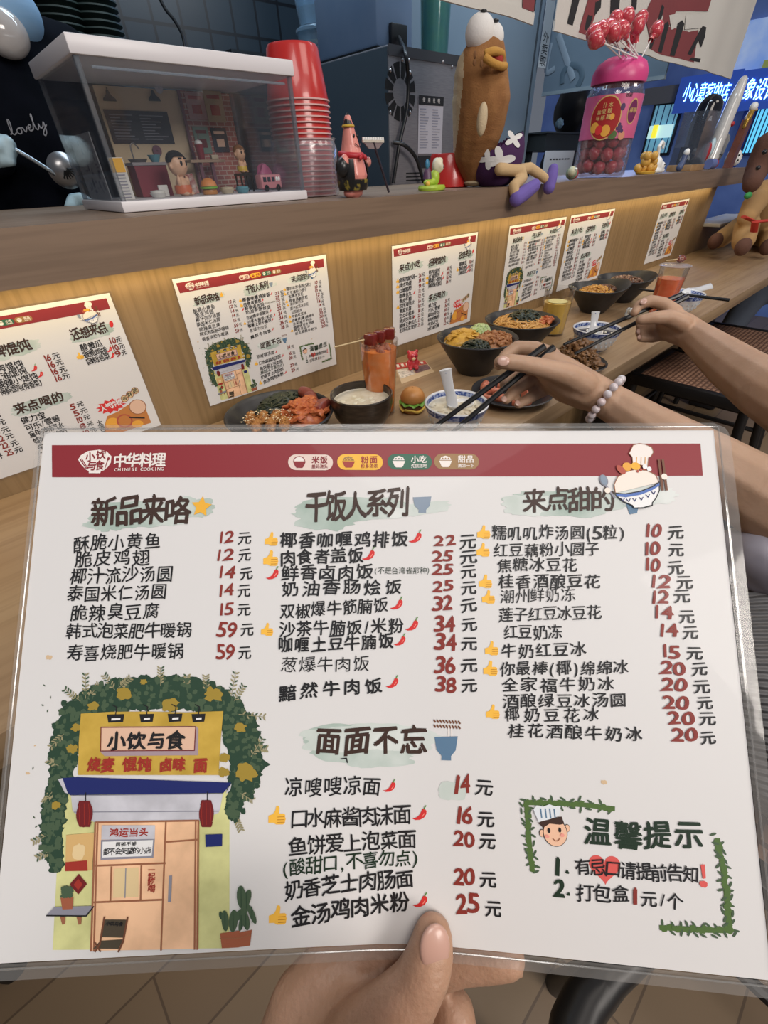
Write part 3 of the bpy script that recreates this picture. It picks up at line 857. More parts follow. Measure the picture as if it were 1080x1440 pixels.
for k, (cx, cy, rx, ry) in enumerate(((315, 600, 33, 50), (776, 595, 30, 52))):
    L = 'storefront_drawing|red_lantern#%d' % k
    A.ellipse(L, z1(cx, cy), hz * rx, hz * ry, 'lantern', 7); A.line(L, Z([(cx + 4, cy - ry), (cx + 5, cy - ry - 30)]), hz * 4, 'ink', 7)
    A.poly(L, Z([(cx - rx * .6, cy - ry * .98), (cx + rx * .6, cy - ry * .98), (cx + rx * .8, cy - ry * .6), (cx - rx * .8, cy - ry * .6)]), 'lantern', 7); A.poly(L, Z([(cx - rx * .8, cy + ry * .6), (cx + rx * .8, cy + ry * .6), (cx + rx * .6, cy + ry * .98), (cx - rx * .6, cy + ry * .98)]), 'lantern', 7)
    for dx in (-.5, 0, .5): A.line(L, Z([(cx + dx * rx, cy - ry * .8), (cx + dx * rx * 1.2, cy), (cx + dx * rx, cy + ry * .8)]), hz * 2, 'signred', 8)
L = 'storefront_drawing|wall_poster'
A.poly(L, Z([(243, 682), (350, 672), (340, 814), (238, 816)]), 'poster', 4); A.poly(L, Z([(240, 784), (322, 776), (324, 816), (238, 818)]), 'signred', 5)
A.blob(L, z1(290, 745), hz * 26, hz * 30, 'pane', 5, 0.2, 20)
A.poly(L, Z([(290, 828), (321, 866), (288, 906), (255, 868)]), 'lantern', 5); A.poly(L, Z([(289, 845), (306, 866), (288, 888), (271, 868)]), 'signred', 6)
L = 'storefront_drawing|shelf_with_plant'
A.poly(L, Z([(168, 984), (196, 954), (346, 948), (318, 984)]), 'greyd', 5); A.line(L, Z([(168, 986), (318, 986), (346, 950)]), hz * 5, 'ink', 6)
for x in (218, 280): A.poly(L, Z([(x, 990), (x + 20, 990), (x + 18, 1018), (x + 8, 1020)]), 'frame', 5)
A.poly(L, Z([(221, 918), (270, 914), (266, 960), (228, 962)]), 'terra', 6); A.blob(L, z1(246, 896), hz * 24, hz * 22, 'leaf2', 6, 0.4)
L = 'storefront_drawing|folding_chair'
A.poly(L, Z([(386, 998), (474, 998), (462, 1066), (378, 1064)]), 'chair', 7); A.poly(L, Z([(372, 1078), (458, 1072), (440, 1108), (344, 1108)]), 'chair', 7)
A.line(L, Z([(388, 988), (370, 1090), (352, 1118)]), hz * 7, 'stick', 8); A.line(L, Z([(476, 988), (458, 1080), (440, 1118)]), hz * 7, 'stick', 8); A.line(L, Z([(350, 1082), (372, 1118)]), hz * 6, 'stick', 8)
A.text(L, '小饮与食', z1(394, 1012), z1(460, 1012), hz * 15, 'ink', 9, bold=0.03)
L = 'storefront_drawing|potted_plants_sketch'
A.poly(L, Z([(824, 1048), (898, 1036), (896, 1100), (830, 1104)]), 'terra', 6); A.poly(L, Z([(892, 1046), (944, 1034), (936, 1094), (896, 1100)]), 'terra', 5); A.line(L, Z([(824, 1066), (896, 1064), (940, 1050)]), hz * 4, 'frame', 7)
for x, y, rx, ry, ro in ((843, 1000, 14, 40, -.1), (874, 1000, 18, 42, .05), (905, 910, 18, 44, -.1), (925, 920, 16, 40, .3), (922, 1000, 14, 36, -.2), (945, 975, 11, 40, -.4), (900, 975, 16, 40, .9), (905, 1005, 10, 34, .2), (828, 980, 8, 16, -.3)):
    A.ellipse(L, z1(x, y), hz * rx, hz * ry, 'leaf2', 6, ro, 14); A.line(L, [z1(x, y - ry * .8), z1(x, y + ry * .8)], hz * 2, 'leaf', 7)
A.order.remove('storefront_drawing|potted_plants_sketch'); A.order.append('storefront_drawing|potted_plant_sketch'); A.layers['storefront_drawing|potted_plant_sketch'] = A.layers.pop('storefront_drawing|potted_plants_sketch')

# the reminder in its vine frame
L = 'notice_box'
T(L, '温馨提示', 814, 1164, 984, 1168, 37, 'inkgreen', bold=0.03)
NB = lambda x, y: Q(690 + x / 2.769, 1080 + y / 2.769)
hn = hpx(860, 1210, 1.0) / 2.769
for k_, pl in enumerate(([(147, 372), (140, 300), (132, 200), (126, 118), (240, 118), (350, 124), (465, 138)], [(868, 255), (884, 340), (896, 430), (906, 520), (914, 606), (830, 606), (740, 602), (645, 598)])):
    L = 'notice_box|vine_border#%d' % k_
    A.line(L, [NB(*p) for p in pl], hn * 19, 'vine', 2)
    for (xa, ya), (xb, yb) in zip(pl, pl[1:]):
        for k in range(8):
            t = k / 8; x, y = xa + (xb - xa) * t, ya + (yb - ya) * t
            A.blob(L, NB(x + R_.uniform(-7, 7), y + R_.uniform(-7, 7)), hn * 11, hn * 10, 'vine', 2, 0.5, 12)
            if k % 3 == 0:
                for s in (-1, 1):
                    A.ellipse(L, NB(x + s * 18 + R_.uniform(-6, 6), y + s * 18 + R_.uniform(-6, 6)), hn * 15, hn * 5, 'leaf2', 2, R_.uniform(0, 3), 8)
L = 'notice_box|cook_portrait'
A.ellipse(L, NB(186, 235), hn * 12, hn * 16, 'ink', 2); A.ellipse(L, NB(186, 235), hn * 10, hn * 14, 'skinp', 3)
A.ellipse(L, NB(284, 215), hn * 12, hn * 16, 'ink', 2); A.ellipse(L, NB(284, 215), hn * 10, hn * 14, 'skinp', 3)
A.ellipse(L, NB(237, 232), hn * 51, hn * 56, 'ink', 3, -.1, 30); A.ellipse(L, NB(237, 232), hn * 48, hn * 53, 'skinp', 4, -.1, 30)
A.poly(L, [NB(*p) for p in [(172, 195), (192, 180), (262, 168), (272, 196), (255, 200), (215, 196), (190, 212)]], 'inkbrown', 5)
A.poly(L, [NB(*p) for p in [(172, 190), (152, 140), (165, 126), (190, 130), (215, 120), (235, 128), (258, 126), (252, 165), (215, 178)]], 'hatw', 6)
for x in (180, 198, 215, 232): A.line(L, [NB(x, 138), NB(x + 4, 172)], hn * 5, 'blue', 7)
for x, y in ((212, 222), (254, 220)): A.ellipse(L, NB(x, y), hn * 6, hn * 10, 'ink', 6, 0, 12)
for x, y in ((205, 245), (264, 240)): A.ellipse(L, NB(x, y), hn * 9, hn * 7, 'blush', 6, 0, 12)
A.line(L, [NB(*p) for p in [(228, 254), (236, 262), (246, 262), (254, 252)]], hn * 3.5, 'frame', 6)
L = 'notice_box|notice_lettering'
T(L, '1.', 772, 1209, 800, 1212, 25, 'inkgreen', bold=0.04); T(L, '2.', 773, 1240, 801, 1244, 24, 'inkgreen', bold=0.04)
T(L, '有忌口请提前告知', 803, 1211, 976, 1222, 22, 'ink', bold=0.014)
T(L, '打包盒', 804, 1247, 879, 1251, 23, 'ink', bold=0.012); T(L, '1', 880, 1251, 893, 1252, 22, 'red', bold=0.05); T(L, '元/个', 894, 1254, 956, 1260, 21, 'ink', bold=0.014)
L = 'notice_box|heart'
hc = Q(845, 1213); hs = hpx(845, 1213, 23)
A.poly(L, [(hc[0] + hs * (16 * math.sin(t) ** 3) / 16, hc[1] - hs * (13 * math.cos(t) - 5 * math.cos(2 * t) - 2 * math.cos(3 * t) - math.cos(4 * t)) / 16) for t in [2 * PI * k / 40 for k in range(40)]], 'heart', 1)
L = 'notice_box|exclamation_mark'
A.poly(L, [NB(*p) for p in [(800, 352), (816, 350), (820, 404), (808, 406)]], 'heart', 3); A.blob(L, NB(811, 427), hn * 15, hn * 12, 'heart', 3, 0.15)
for k, (x, y, r) in enumerate(((67, 924, 3.2), (36, 1087, 2.0), (46, 1048, 1.0), (845, 1093, 3))): A.blob('food_stain#%d' % k, Q(x, y), hpx(x, y, r * 1.5), hpx(x, y, r), 'stain', 1, 0.4, 14)

# ---- the sheet itself
MENU_PAPER = mat('menu_paper', (0.67, 0.66, 0.655), 0.55, coat=0.07, bump=0.06, bscale=16)
held = thing('laminated_menu', 'large laminated paper menu held up by a hand close to the viewer', 'menu')


def sheet_grid(fn, cell=0.006):
    mb = MB(); xs = [min(i * cell, A4W) for i in range(int(A4W / cell) + 2)]; ys = [min(j * cell, A4H) for j in range(int(A4H / cell) + 1)]
    if xs[-1] == xs[-2]: xs.pop()
    if ys[-1] < A4H: ys.append(A4H)
    nx, ny = len(xs), len(ys)
    top = [fn(x, y, 0) for y in ys for x in xs]; bot = [fn(x, y, -0.0002) for y in ys for x in xs]
    f = []
    for j in range(ny - 1):
        for i in range(nx - 1):
            a = j * nx + i; f.append((a, a + nx, a + nx + 1, a + 1)); f.append(tuple(k + nx * ny for k in (a, a + 1, a + nx + 1, a + nx)))
    rim = [i for i in range(nx)] + [j * nx + nx - 1 for j in range(1, ny)] + [(ny - 1) * nx + i for i in range(nx - 2, -1, -1)] + [j * nx for j in range(ny - 2, 0, -1)]
    for a, b in zip(rim, rim[1:] + rim[:1]): f.append((a, b, b + nx * ny, a + nx * ny))
    return mb.add(top + bot, f, 0, False)


o = sheet_grid(Sheet.at).build('paper_sheet', MENU_PAPER, held)
made = A.emit(Sheet.at, held)
for k, s in (('section_heading#1', 'new dishes heading with orange star'), ('section_heading#2', 'rice dishes heading with grey bowl'), ('section_heading#3', 'sweet things heading beside rice bowl drawing'), ('section_heading#4', 'noodles heading with blue bowl')):
    made[k]['label'] = s
# clear pouch round the sheet
mb = MB()
def pouch(lift):
    pts = []
    u0, u1, v0, v1, r = -0.0028, A4W + 0.0066, -0.0032, A4H + 0.0058, 0.007
    us = sorted(set([u0, u1, u0 + r, u1 - r, 0.0, A4W] + [i * 0.006 for i in range(1, 50)])); vs = sorted(set([v0, v1, v0 + r, v1 - r, 0.0, A4H] + [j * 0.006 for j in range(1, 36)]))
    grid = {}
    for i, u in enumerate(us):
        for j, v in enumerate(vs):
            uu, vv = u, v
            for cu, cv, su, sv in ((u0 + r, v0 + r, -1, -1), (u1 - r, v0 + r, 1, -1), (u0 + r, v1 - r, -1, 1), (u1 - r, v1 - r, 1, 1)):
                du, dv = (u - cu) * su, (v - cv) * sv
                if du > 0 and dv > 0:
                    k = max(du, dv) / math.hypot(du, dv); uu, vv = cu + su * du * k, cv + sv * dv * k
            grid[i, j] = Sheet.at(uu, vv, lift)
    return us, vs, grid
us, vs_, g = pouch(0.0004)
idx = {}; pts = []
for k in sorted(g): idx[k] = len(pts); pts.append(g[k])
for i in range(len(us) - 1):
    for j in range(len(vs_) - 1):
        uu, vv = (us[i] + us[i + 1]) / 2, (vs_[j] + vs_[j + 1]) / 2
        if 0 < uu < A4W and 0 < vv < A4H: continue      # there the film is bonded to the glossy print
        mb.f.append((idx[i, j], idx[i, j + 1], idx[i + 1, j + 1], idx[i + 1, j])); mb.s.append(True)
        mb.m.append(0)
mb.v += [tuple(p) for p in pts]
o = mb.build('laminate_pouch', clear('laminate_margin', (0.93, 0.93, 0.93), 0.05, 0.10, 0.13, (0.72, 0.70, 0.67), 0.5, 30), held); o['label'] = 'clear plastic pouch with rounded corners'
# seam line of the pouch, a raised rim just outside the paper
mb = MB()
e = [(-0.0012 + 0.0012, -0.0012), (A4W + .0012, -.0012), (A4W + .0012, A4H + .0012), (-.0012, A4H + .0012)]
rimp = []
for (ua, va), (ub, vb) in zip(e, e[1:] + e[:1]):
    rimp += [Sheet.at(ua + (ub - ua) * t / 24, va + (vb - va) * t / 24, 0.0012) for t in range(24)]
mb.tube(rimp + rimp[:1], 0.00035, 6)
mb.build('pouch_seam', clear('laminate_seam', (0.93, 0.93, 0.93), 0.10, 0.1, 0.12, (0.6, 0.6, 0.58)), held)

# ------------------------------------------------------------------ structure
COUNTER_Z, SHELF_Z, WALL_Y = 0.75, 1.077, 0.77
OAK = wood('oak_counter', (0.36, 0.245, 0.14), (0.31, 0.20, 0.11), (0.22, 0.135, 0.07), 'X', 0.42, 34, 4)
PANEL = wood('oak_panel', (0.27, 0.175, 0.085), (0.235, 0.15, 0.068), (0.17, 0.105, 0.045), 'Z', 0.5, 38, 5)
LEDGE = wood('ledge_veneer', (0.235, 0.165, 0.115), (0.20, 0.135, 0.09), (0.13, 0.085, 0.055), 'X', 0.45, 34, 4)
FLOOR = wood('floor_planks', (0.36, 0.24, 0.135), (0.25, 0.16, 0.085), (0.2, 0.12, 0.06), 'X', 0.45, 20, 3)

mb = MB().box((-2.2, -2.4, -0.05), (7.2, 3.2, 0.0)); struct('floor', mb, bricks('floor_boards', (0.25, 0.175, 0.105), (0.20, 0.135, 0.08), (0.12, 0.08, 0.05), 0.55, 0.12, 0.002, 0.5, 0.4, 'XY'))
mb = MB().box((-2.2, WALL_Y, 0.0), (2.83, WALL_Y + 0.06, 1.018)); mb.box((2.83, WALL_Y, 0.0), (3.9, WALL_Y + 0.06, 0.855)); struct('wall_counter', mb, PANEL)
tile = bricks('dark_wall_tile', (0.012, 0.022, 0.032), (0.018, 0.030, 0.042), (0.004, 0.006, 0.009), 0.125, 0.125, 0.006, 0, 0.3)
mb = MB().box((-2.2, 2.6, 0.0), (2.0, 2.7, 2.9)); struct('wall_back', mb, tile)
mb = MB().box((-2.2, 0.83, 0.0), (3.9, 2.6, 0.02)); struct('floor_kitchen', mb, mat('kitchen_floor', (0.05, 0.05, 0.055), 0.5))

shelf = thing('serving_ledge', 'long brown wooden ledge above the wall menus, toys and jar standing on it', 'ledge', (0, 0, 0))
MB().box((-2.2, 0.735, 1.018), (3.05, 1.28, SHELF_Z - 0.0005)).build('ledge_board', LEDGE, shelf)
MB().box((-2.2, 0.73, 1.016), (3.052, 0.736, SHELF_Z)).build('front_edging', LEDGE, shelf)
counter = thing('dining_counter', 'long oak counter with bowls of food on it below the wall menus', 'counter', (0, 0, 0))
MB().box((-2.2, 0.352, COUNTER_Z - 0.04), (3.9, WALL_Y - 0.0005, COUNTER_Z), bev=0.0012).build('counter_top', OAK, counter)
for x in (-1.2, 0.42, 2.0, 3.85):
    MB().box((x - 0.03, 0.60, 0), (x + 0.03, 0.70, COUNTER_Z - 0.04)).build('leg', mat('black_steel', (0.012, 0.012, 0.013), 0.45), counter)

# ------------------------------------------------------------------ menus on the wall: the two designs
def wall_map(u, v, lift):
    return V((u, -lift, -v))


def wall_menu(art, label, X, zt, extra=None):
    r = thing('wall_menu', label, 'menu', (X, WALL_Y - 0.0006, zt), 0.0, None)
    sheet_grid(wall_map, 0.099).build('paper_sheet', MENU_PAPER, r)
    art.emit(wall_map, r)
    MB().add([wall_map(*p, 0.0002) for p in ((-.003, -.003), (A4W + .003, -.003), (A4W + .003, A4H + .003), (-.003, A4H + .003), (0, 0), (A4W, 0), (A4W, A4H), (0, A4H))], [(0, 4, 5, 1), (1, 5, 6, 2), (2, 6, 7, 3), (3, 7, 4, 0)]).build('laminate_pouch', clear('laminate_wall', (0.98, 0.98, 0.98), 0.035, 0.12, 0.02, (0.7, 0.7, 0.7), 0.2, 12), r)
    return r


fine_off = {k: [(p, c, z, False) for p, c, z, f in v] for k, v in A.layers.items()}
A.layers = fine_off
m2 = wall_menu(A, 'wall menu with storefront drawing, second from the near end, above the rice dish', 0.262, 0.9935)
m4 = copy_tree(m2); m4.location = (1.168, WALL_Y - 0.0006, 0.990)
m4['label'] = 'wall menu with storefront drawing, farther one, behind the yellow tea glass'

B = Art(11)
fr = lambda x, y: (x * A4W, y * A4H)
qm = lambda x, y: Q(x, y)
header(B, qm, hpx, A4W, [Q(73, 626), Q(984, 617), Q(987, 662), Q(73, 671)])
B.layers = {k: [(p, c, z, False) for p, c, z, f in v] for k, v in B.layers.items()}
rice_bowl(B, qm, hpx)
hh = lambda f: f * A4H
for k, (s, x0, x1, y) in enumerate((('来点小吃', .07, .30, .205), ('招牌馄饨', .40, .60, .215), ('还想来点', .77, .93, .205), ('来点喝的', .41, .62, .575))):
    L = 'section_heading#%d' % k
    B.blob(L, fr((x0 + x1) / 2 + .02, y + .01), A4W * (x1 - x0) * .56, hh(.038), 'wash', 1, 0.25); B.blob(L, fr(x0 + .05, y + .03), A4W * .06, hh(.028), 'wash', 1, .3)
    B.text(L, s, fr(x0, y + .005), fr(x1, y - .005), hh(.066), 'inkbrown', bold=0.035)
B.ellipse('section_heading#2', fr(.955, .19), hh(.013), hh(.022), 'chili', 3, 0.3)
def rows(layer, items, x0, x1, ya, dy, px0, px1, red=False, h=.043):
    for i, (s, pr) in enumerate(items):
        y = ya + dy * i
        n = len(s)
        B.text(layer, s, fr(x0, y), fr(min(x1, x0 + n * .034), y - .004), hh(h), 'ink', bold=0.022)
        B.text(layer, pr, fr(px0, y - .004), fr(px0 + .03, y - .005), hh(.04), 'red', bold=0.03); B.text(layer, '元', fr(px0 + .032, y - .004), fr(px1, y - .005), hh(.037), 'ink', bold=0.02)
rows('dish_list#0', [('卤味拼盘四选一', '24'), ('酥炸鸡翅', '8'), ('红糖糍粑', '9'), ('咖喱鱼丸', '11'), ('香卤牛腩', '12'), ('凉拌海带丝', '16'), ('黄金豆腐', '18'), ('芝士年糕条', '18'), ('韩式炸鸡块', '22'), ('酸辣无骨凤爪', '22'), ('毛豆花生双拼', '25')], .07, .27, .325, .052, .285, .36)
rows('dish_list#1', [('鲜肉馄饨', '16'), ('红油馄饨', '16'), ('酸辣小馄饨', '16'), ('海鲜馄饨(有香菜)', '16')], .40, .565, .315, .046, .62, .69)
rows('dish_list#2', [('酸黄瓜', '10'), ('香脆鸡排', '10'), ('自制泡菜', '9')], .78, .89, .30, .047, .915, .975)
rows('dish_list#3', [('健力宝', '5'), ('可乐/雪碧', '5'), ('童年对味汽水', '10'), ('娃哈哈酸奶', '8'), ('牛奶花生', '10'), ('冰红茶柠檬', '12')], .41, .56, .665, .052, .62, .69)
for i, (x, y) in enumerate(((.055, .325), (.055, .377), (.055, .43), (.055, .585), (.765, .347), (.385, .36), (.385, .405))): B.thumb('thumbs_up_sign#%d' % i, fr(x, y), hh(.045))
for i, (x, y) in enumerate(((.90, .345), (.90, .39), (.565, .355), (.575, .40), (.235, .475), (.24, .73))): B.chili('chili_sign#%d' % i, fr(x, y), hh(.045))
L = 'fried_dish_picture'
B.poly(L, [fr(*p) for p in [(.70, .955), (.73, .86), (.76, .80), (.82, .79), (.93, .74), (.955, .78), (.955, .955)]], 'fried', 1)
for x, y, rx, ry, c in ((.77, .87, .035, .05, 'egg'), (.83, .875, .04, .055, 'sausage'), (.83, .875, .032, .045, 'fried'), (.92, .80, .045, .06, 'frame'), (.92, .80, .04, .055, 'pink'), (.885, .93, .03, .03, 'egg')):
    B.ellipse(L, fr(x, y), rx * A4W, ry * A4H, c, 2 if c != 'pink' and c != 'fried' else 3, 0.2)
B.line(L, [fr(.86, .86), fr(.93, .90)], hh(.01), 'ink', 4)
L = 'fried_dish_picture|starburst_lettering'
B.poly(L, [(A4W * (.80 + (.075 if k % 2 else .055) * math.cos(k * PI / 12)), A4H * (.735 + (.055 if k % 2 else .038) * math.sin(k * PI / 12))) for k in range(24)], 'chili', 2)
B.text(L, '人气炸物', fr(.745, .74), fr(.855, .72), hh(.045), 'paperw', 4, bold=.03)
for i in range(3):
    B.ellipse(L, fr(.875 + .032 * i, .71 - .018 * i), hh(.027), hh(.027), 'frame', 3); B.ellipse(L, fr(.875 + .032 * i, .71 - .018 * i), hh(.022), hh(.022), 'pane', 4)
    B.text(L, '香酥脆'[i], fr(.862 + .032 * i, .71 - .018 * i), fr(.888 + .032 * i, .71 - .018 * i), hh(.03), 'ink', 5)
L = 'fried_dish_picture|side_lettering'
for i, c in enumerate('大满足'): B.text(L, c, fr(.70, .83 + .04 * i), fr(.725, .83 + .04 * i), hh(.042), 'ink', 3, bold=.02)
B.layers = {k: [(p, c, z, False) for p, c, z, f in v] for k, v in B.layers.items()}
m1 = wall_menu(B, 'wall menu without storefront drawing, nearest one, partly behind the held menu', -0.128, 0.9895)
for X, zt, lab in ((0.734, 0.989, 'wall menu without storefront drawing, hanging behind the red skewer drink and black bowls'),
                   (1.492, 0.9905, 'wall menu without storefront drawing, beside the yellow tea glass, fifth from the near end'),
                   (2.205, 0.982, 'farthest wall menu, small in view, above the pink drink with skewer')):
    c = copy_tree(m1); c.location = (X, WALL_Y - 0.0006, zt); c['label'] = lab

# ------------------------------------------------------------------ materials for the things
BLACK_CER = mat('black_ceramic', (0.018, 0.018, 0.02), 0.38, c2=(0.028, 0.028, 0.03), scale=40)
PORC = mat('white_porcelain', (0.72, 0.73, 0.75), 0.18, coat=0.3)
BLUEGLAZE = mat('blue_glaze', (0.035, 0.07, 0.26), 0.2, c2=(0.35, 0.42, 0.62), scale=190, lo=0.45, hi=0.6)
LACQ = mat('black_lacquer', (0.010, 0.010, 0.011), 0.35)
SKIN = mat('skin', (0.48, 0.305, 0.205), 0.5, c2=(0.43, 0.265, 0.17), scale=30, sss=0.12, bump=0.15, bscale=240)
NAIL = mat('nail', (0.58, 0.37, 0.30), 0.25, coat=0.3)
EYEW = mat('toy_white', (0.78, 0.78, 0.76), 0.4)
EYEB = mat('toy_black', (0.012, 0.012, 0.013), 0.3)
FUZZ = dict(bump=0.5, bscale=300)


def food(name, c, c2, rough=0.5, sc=160, **k):
    return mat(name, c, rough, c2=c2, scale=sc, bump=0.35, coat=0.12, **k)


KIMCHI = food('kimchi_skin', (0.52, 0.15, 0.045), (0.36, 0.07, 0.02)); KATSU = food('fried_crumb', (0.42, 0.19, 0.045), (0.25, 0.09, 0.02), bscale=500)
NORI = food('seaweed_black', (0.012, 0.018, 0.012), (0.03, 0.04, 0.02)); SAUS = food('sausage_skin', (0.24, 0.045, 0.03), (0.17, 0.03, 0.02), 0.35)
EGG = food('egg_strip', (0.62, 0.36, 0.05), (0.48, 0.25, 0.03)); GREEN = food('lettuce_shred', (0.34, 0.46, 0.16), (0.5, 0.58, 0.33))
MINCE = food('minced_pork', (0.40, 0.18, 0.07), (0.28, 0.10, 0.03)); NOODLE = food('noodle_yellow', (0.62, 0.36, 0.10), (0.5, 0.24, 0.06))
CHICK = food('fried_chicken', (0.24, 0.12, 0.045), (0.12, 0.055, 0.02)); PRAWN = food('grilled_prawn', (0.58, 0.20, 0.12), (0.42, 0.11, 0.06), 0.35)
BROWN = food('braised_bits', (0.07, 0.028, 0.014), (0.16, 0.07, 0.035), 0.3); CORN = food('corn_yellow', (0.6, 0.33, 0.05), (0.35, 0.14, 0.03)); SESAME = mat('sesame', (0.72, 0.6, 0.4), 0.5)


def heap(name, c, rx, ry, hgt, n, size, m, seed, shape='chunk', rz=0.0, base=True, flat=1.0):
    """A mound of small pieces nobody would count, on a rounded bed; c is the middle of its foot."""
    R = random.Random(seed); mb = MB(); cr, sr = math.cos(rz), math.sin(rz)
    def top(x, y): return hgt * max(0, 1 - x * x - y * y) ** 0.6
    def W(x, y, z): return V((x * rx * cr - y * ry * sr, x * rx * sr + y * ry * cr, z))
    if base:
        mb.ball((0, 0, 0), (rx * .96, ry * .96, hgt * .92), 0, 3, Matrix.Rotation(rz, 3, 'Z'), 0.25, seed)
        mb.v = [(x, y, max(z, -0.001)) for x, y, z in mb.v]
    for i in range(n):
        a = R.uniform(0, 2 * PI); q = math.sqrt(R.random()) * 0.93
        x, y = q * math.cos(a), q * math.sin(a)
        p = W(x, y, top(x, y))
        if shape == 'chunk':
            s = size * R.uniform(.6, 1.25)
            mb.ball(p, (s, s * R.uniform(.6, .9), s * R.uniform(.45, .8) * flat), 0, 2, Matrix.Rotation(R.uniform(0, 6), 3, 'Z') @ Matrix.Rotation(R.uniform(-.6, .6), 3, 'X'), 0.5, seed + i)
        elif shape == 'grain':
            s = size * R.uniform(.7, 1.2)
            mb.ball(p, (s, s * .6, s * .5), 0, 1, Matrix.Rotation(R.uniform(0, 6), 3, 'Z'))
        else:
            L = size * R.uniform(.7, 1.5); d = R.uniform(0, 2 * PI); bend = R.uniform(-1.3, 1.3); pts = []
            x2, y2 = x, y
            for k in range(7):
                pts.append(W(x2, y2, top(x2, y2) + 0.0012 + 0.0012 * math.sin(k + i) + R.uniform(0, .001)))
                x2 += math.cos(d) * L / 6 / rx; y2 += math.sin(d) * L / 6 / ry; d += bend / 6
                qq = math.hypot(x2, y2)
                if qq > 0.97: x2 *= .97 / qq; y2 *= .97 / qq; d += 0.8
            if shape == 'noodle':
                mb.tube(pts, 0.0016, 6)
            else:
                mb.tube(pts, 0.0045 * flat, 5, flat=0.28, up=(0, 0, 1))
    return mb


def stuff(mb, name, m, loc, label, cat):
    o = mb.build(name, m, None, loc)
    return tag(o, label, cat, None, 'stuff')


def bowl_profile(rb, rr, h, t=0.004, curve=1.0, foot=0.0):
    """Outside up, over the rim, inside down."""
    out = []
    if foot:
        out += [(0.001, 0.0), (rb * .8, 0), (rb * .8, foot)]
    else:
        out += [(0.001, 0.0), (rb, 0.0)]
    N_ = 8
    for i in range(N_ + 1):
        s = i / N_
        out.append((rb + (rr - rb) * s ** (1 / curve) if curve != 1 else rb + (rr - rb) * s, foot + (h - foot) * s))
    out.append((rr - t * .5, h + t * .35))
    for i in range(N_ + 1):
        s = 1 - i / N_
        r = rb + (rr - rb) * s ** (1 / curve) if curve != 1 else rb + (rr - rb) * s
        out.append((max(r - t, 0.002), foot + t + (h - foot - t) * s))
    out.append((0.001, foot + t))
    return out


def black_bowl(c, r, h, label, tilt=0.0, rb=0.5):
    t = thing('black_bowl', label, 'bowl', c)
    mb = MB()
    prof = bowl_profile(r * rb, r, h, 0.0045, 1.0)
    mb.lathe(prof, n=56)
    if tilt:      # one side of the rim swings up
        mb.v = [(x, y, z + (tilt * max(0.0, (x * .73 - y * .68) / r) ** 1.5 * z / h)) for x, y, z in mb.v]
    mb.build('bowl_body', BLACK_CER, t)
    MB().lathe([(r * rb * .55, -0.0), (r * rb * .9, -0.0), (r * rb * .86, .004), (r * rb * .6, .004)], n=40).build('foot_ring', BLACK_CER, t)
    return t


# ---- nearest dish: cutlet, kimchi, seaweed and sausage on a black dish
p = at_z(401, 598, 0.752); p.z = COUNTER_Z
DA = V((p.x + .01, p.y - 0.012, COUNTER_Z))
DA = V((0.328, 0.632, COUNTER_Z))
t = thing('rice_dish', 'wide black dish of cutlet, kimchi and sausage, nearest food at the held menu', 'dish', DA)
MB().lathe(bowl_profile(0.055, 0.094, 0.045, 0.005, 1.6), n=60).build('dish_body', BLACK_CER, t)
stuff(heap('kimchi', None, .042, .036, .030, 46, .011, KIMCHI, 4, 'chunk', flat=.7), 'kimchi', KIMCHI, DA + V((.036, -.022, .030)), 'orange red kimchi heaped on the nearest black dish', 'kimchi')
stuff(heap('seaweed', None, .046, .024, .020, 60, .03, NORI, 5, 'strip'), 'shredded_seaweed', NORI, DA + V((.030, .048, .030)), 'dark seaweed strips at the back of the nearest black dish', 'seaweed')
for i, (x, y, rz) in enumerate(((-.052, .006, .9), (-.036, -.008, .9), (-.020, -.022, .9), (-.058, -.024, 1.0), (-.040, -.038, 1.0), (-.022, -.050, 1.0))):
    mb = MB(); mb.ball((0, 0, 0), (.021, .0085, .011), 0, 3, Matrix.Rotation(rz, 3, 'Z'), 0.3, i); 
    for k in range(36):
        R = random.Random(i * 50 + k); a, b = R.uniform(0, 6.28), R.uniform(.1, 1.2)
        d = Matrix.Rotation(rz, 3, 'Z') @ V((.021 * math.cos(a) * math.cos(b), .0085 * math.sin(a) * math.cos(b), .011 * math.sin(b)))
        mb.ball(d, R.uniform(.0012, .0024), 0, 1)
    tag(mb.build('breaded_cutlet_strip', KATSU, None, DA + V((x, y, .046))), 'golden breaded cutlet strip on the nearest black dish', 'cutlet', 'cutlet strips on the nearest dish')
stuff(heap('sesame', None, .05, .03, .012, 90, .0016, SESAME, 8, 'grain', base=False, rz=-.6), 'sesame_seeds', SESAME, DA + V((-.034, -.022, .050)), 'pale sesame seeds sprinkled over the breaded cutlet', 'sesame')
for i, (x, y, rz) in enumerate(((.066, -.002, 1.2), (.060, -.040, .4), (.074, .022, 1.5))):
    mb = MB(); mb.tube([(-.018 * math.cos(rz), -.018 * math.sin(rz), -.004), (-.016 * math.cos(rz), -.016 * math.sin(rz), 0), (0, 0, .002), (.016 * math.cos(rz), .016 * math.sin(rz), 0), (.018 * math.cos(rz), .018 * math.sin(rz), -.004)], [.006, .0105, .0115, .0105, .006], 12)
    tag(mb.build('sausage', SAUS, None, DA + V((x, y, .046))), 'dark red glossy sausage beside the kimchi on the nearest dish', 'sausage', 'sausages on the nearest dish')

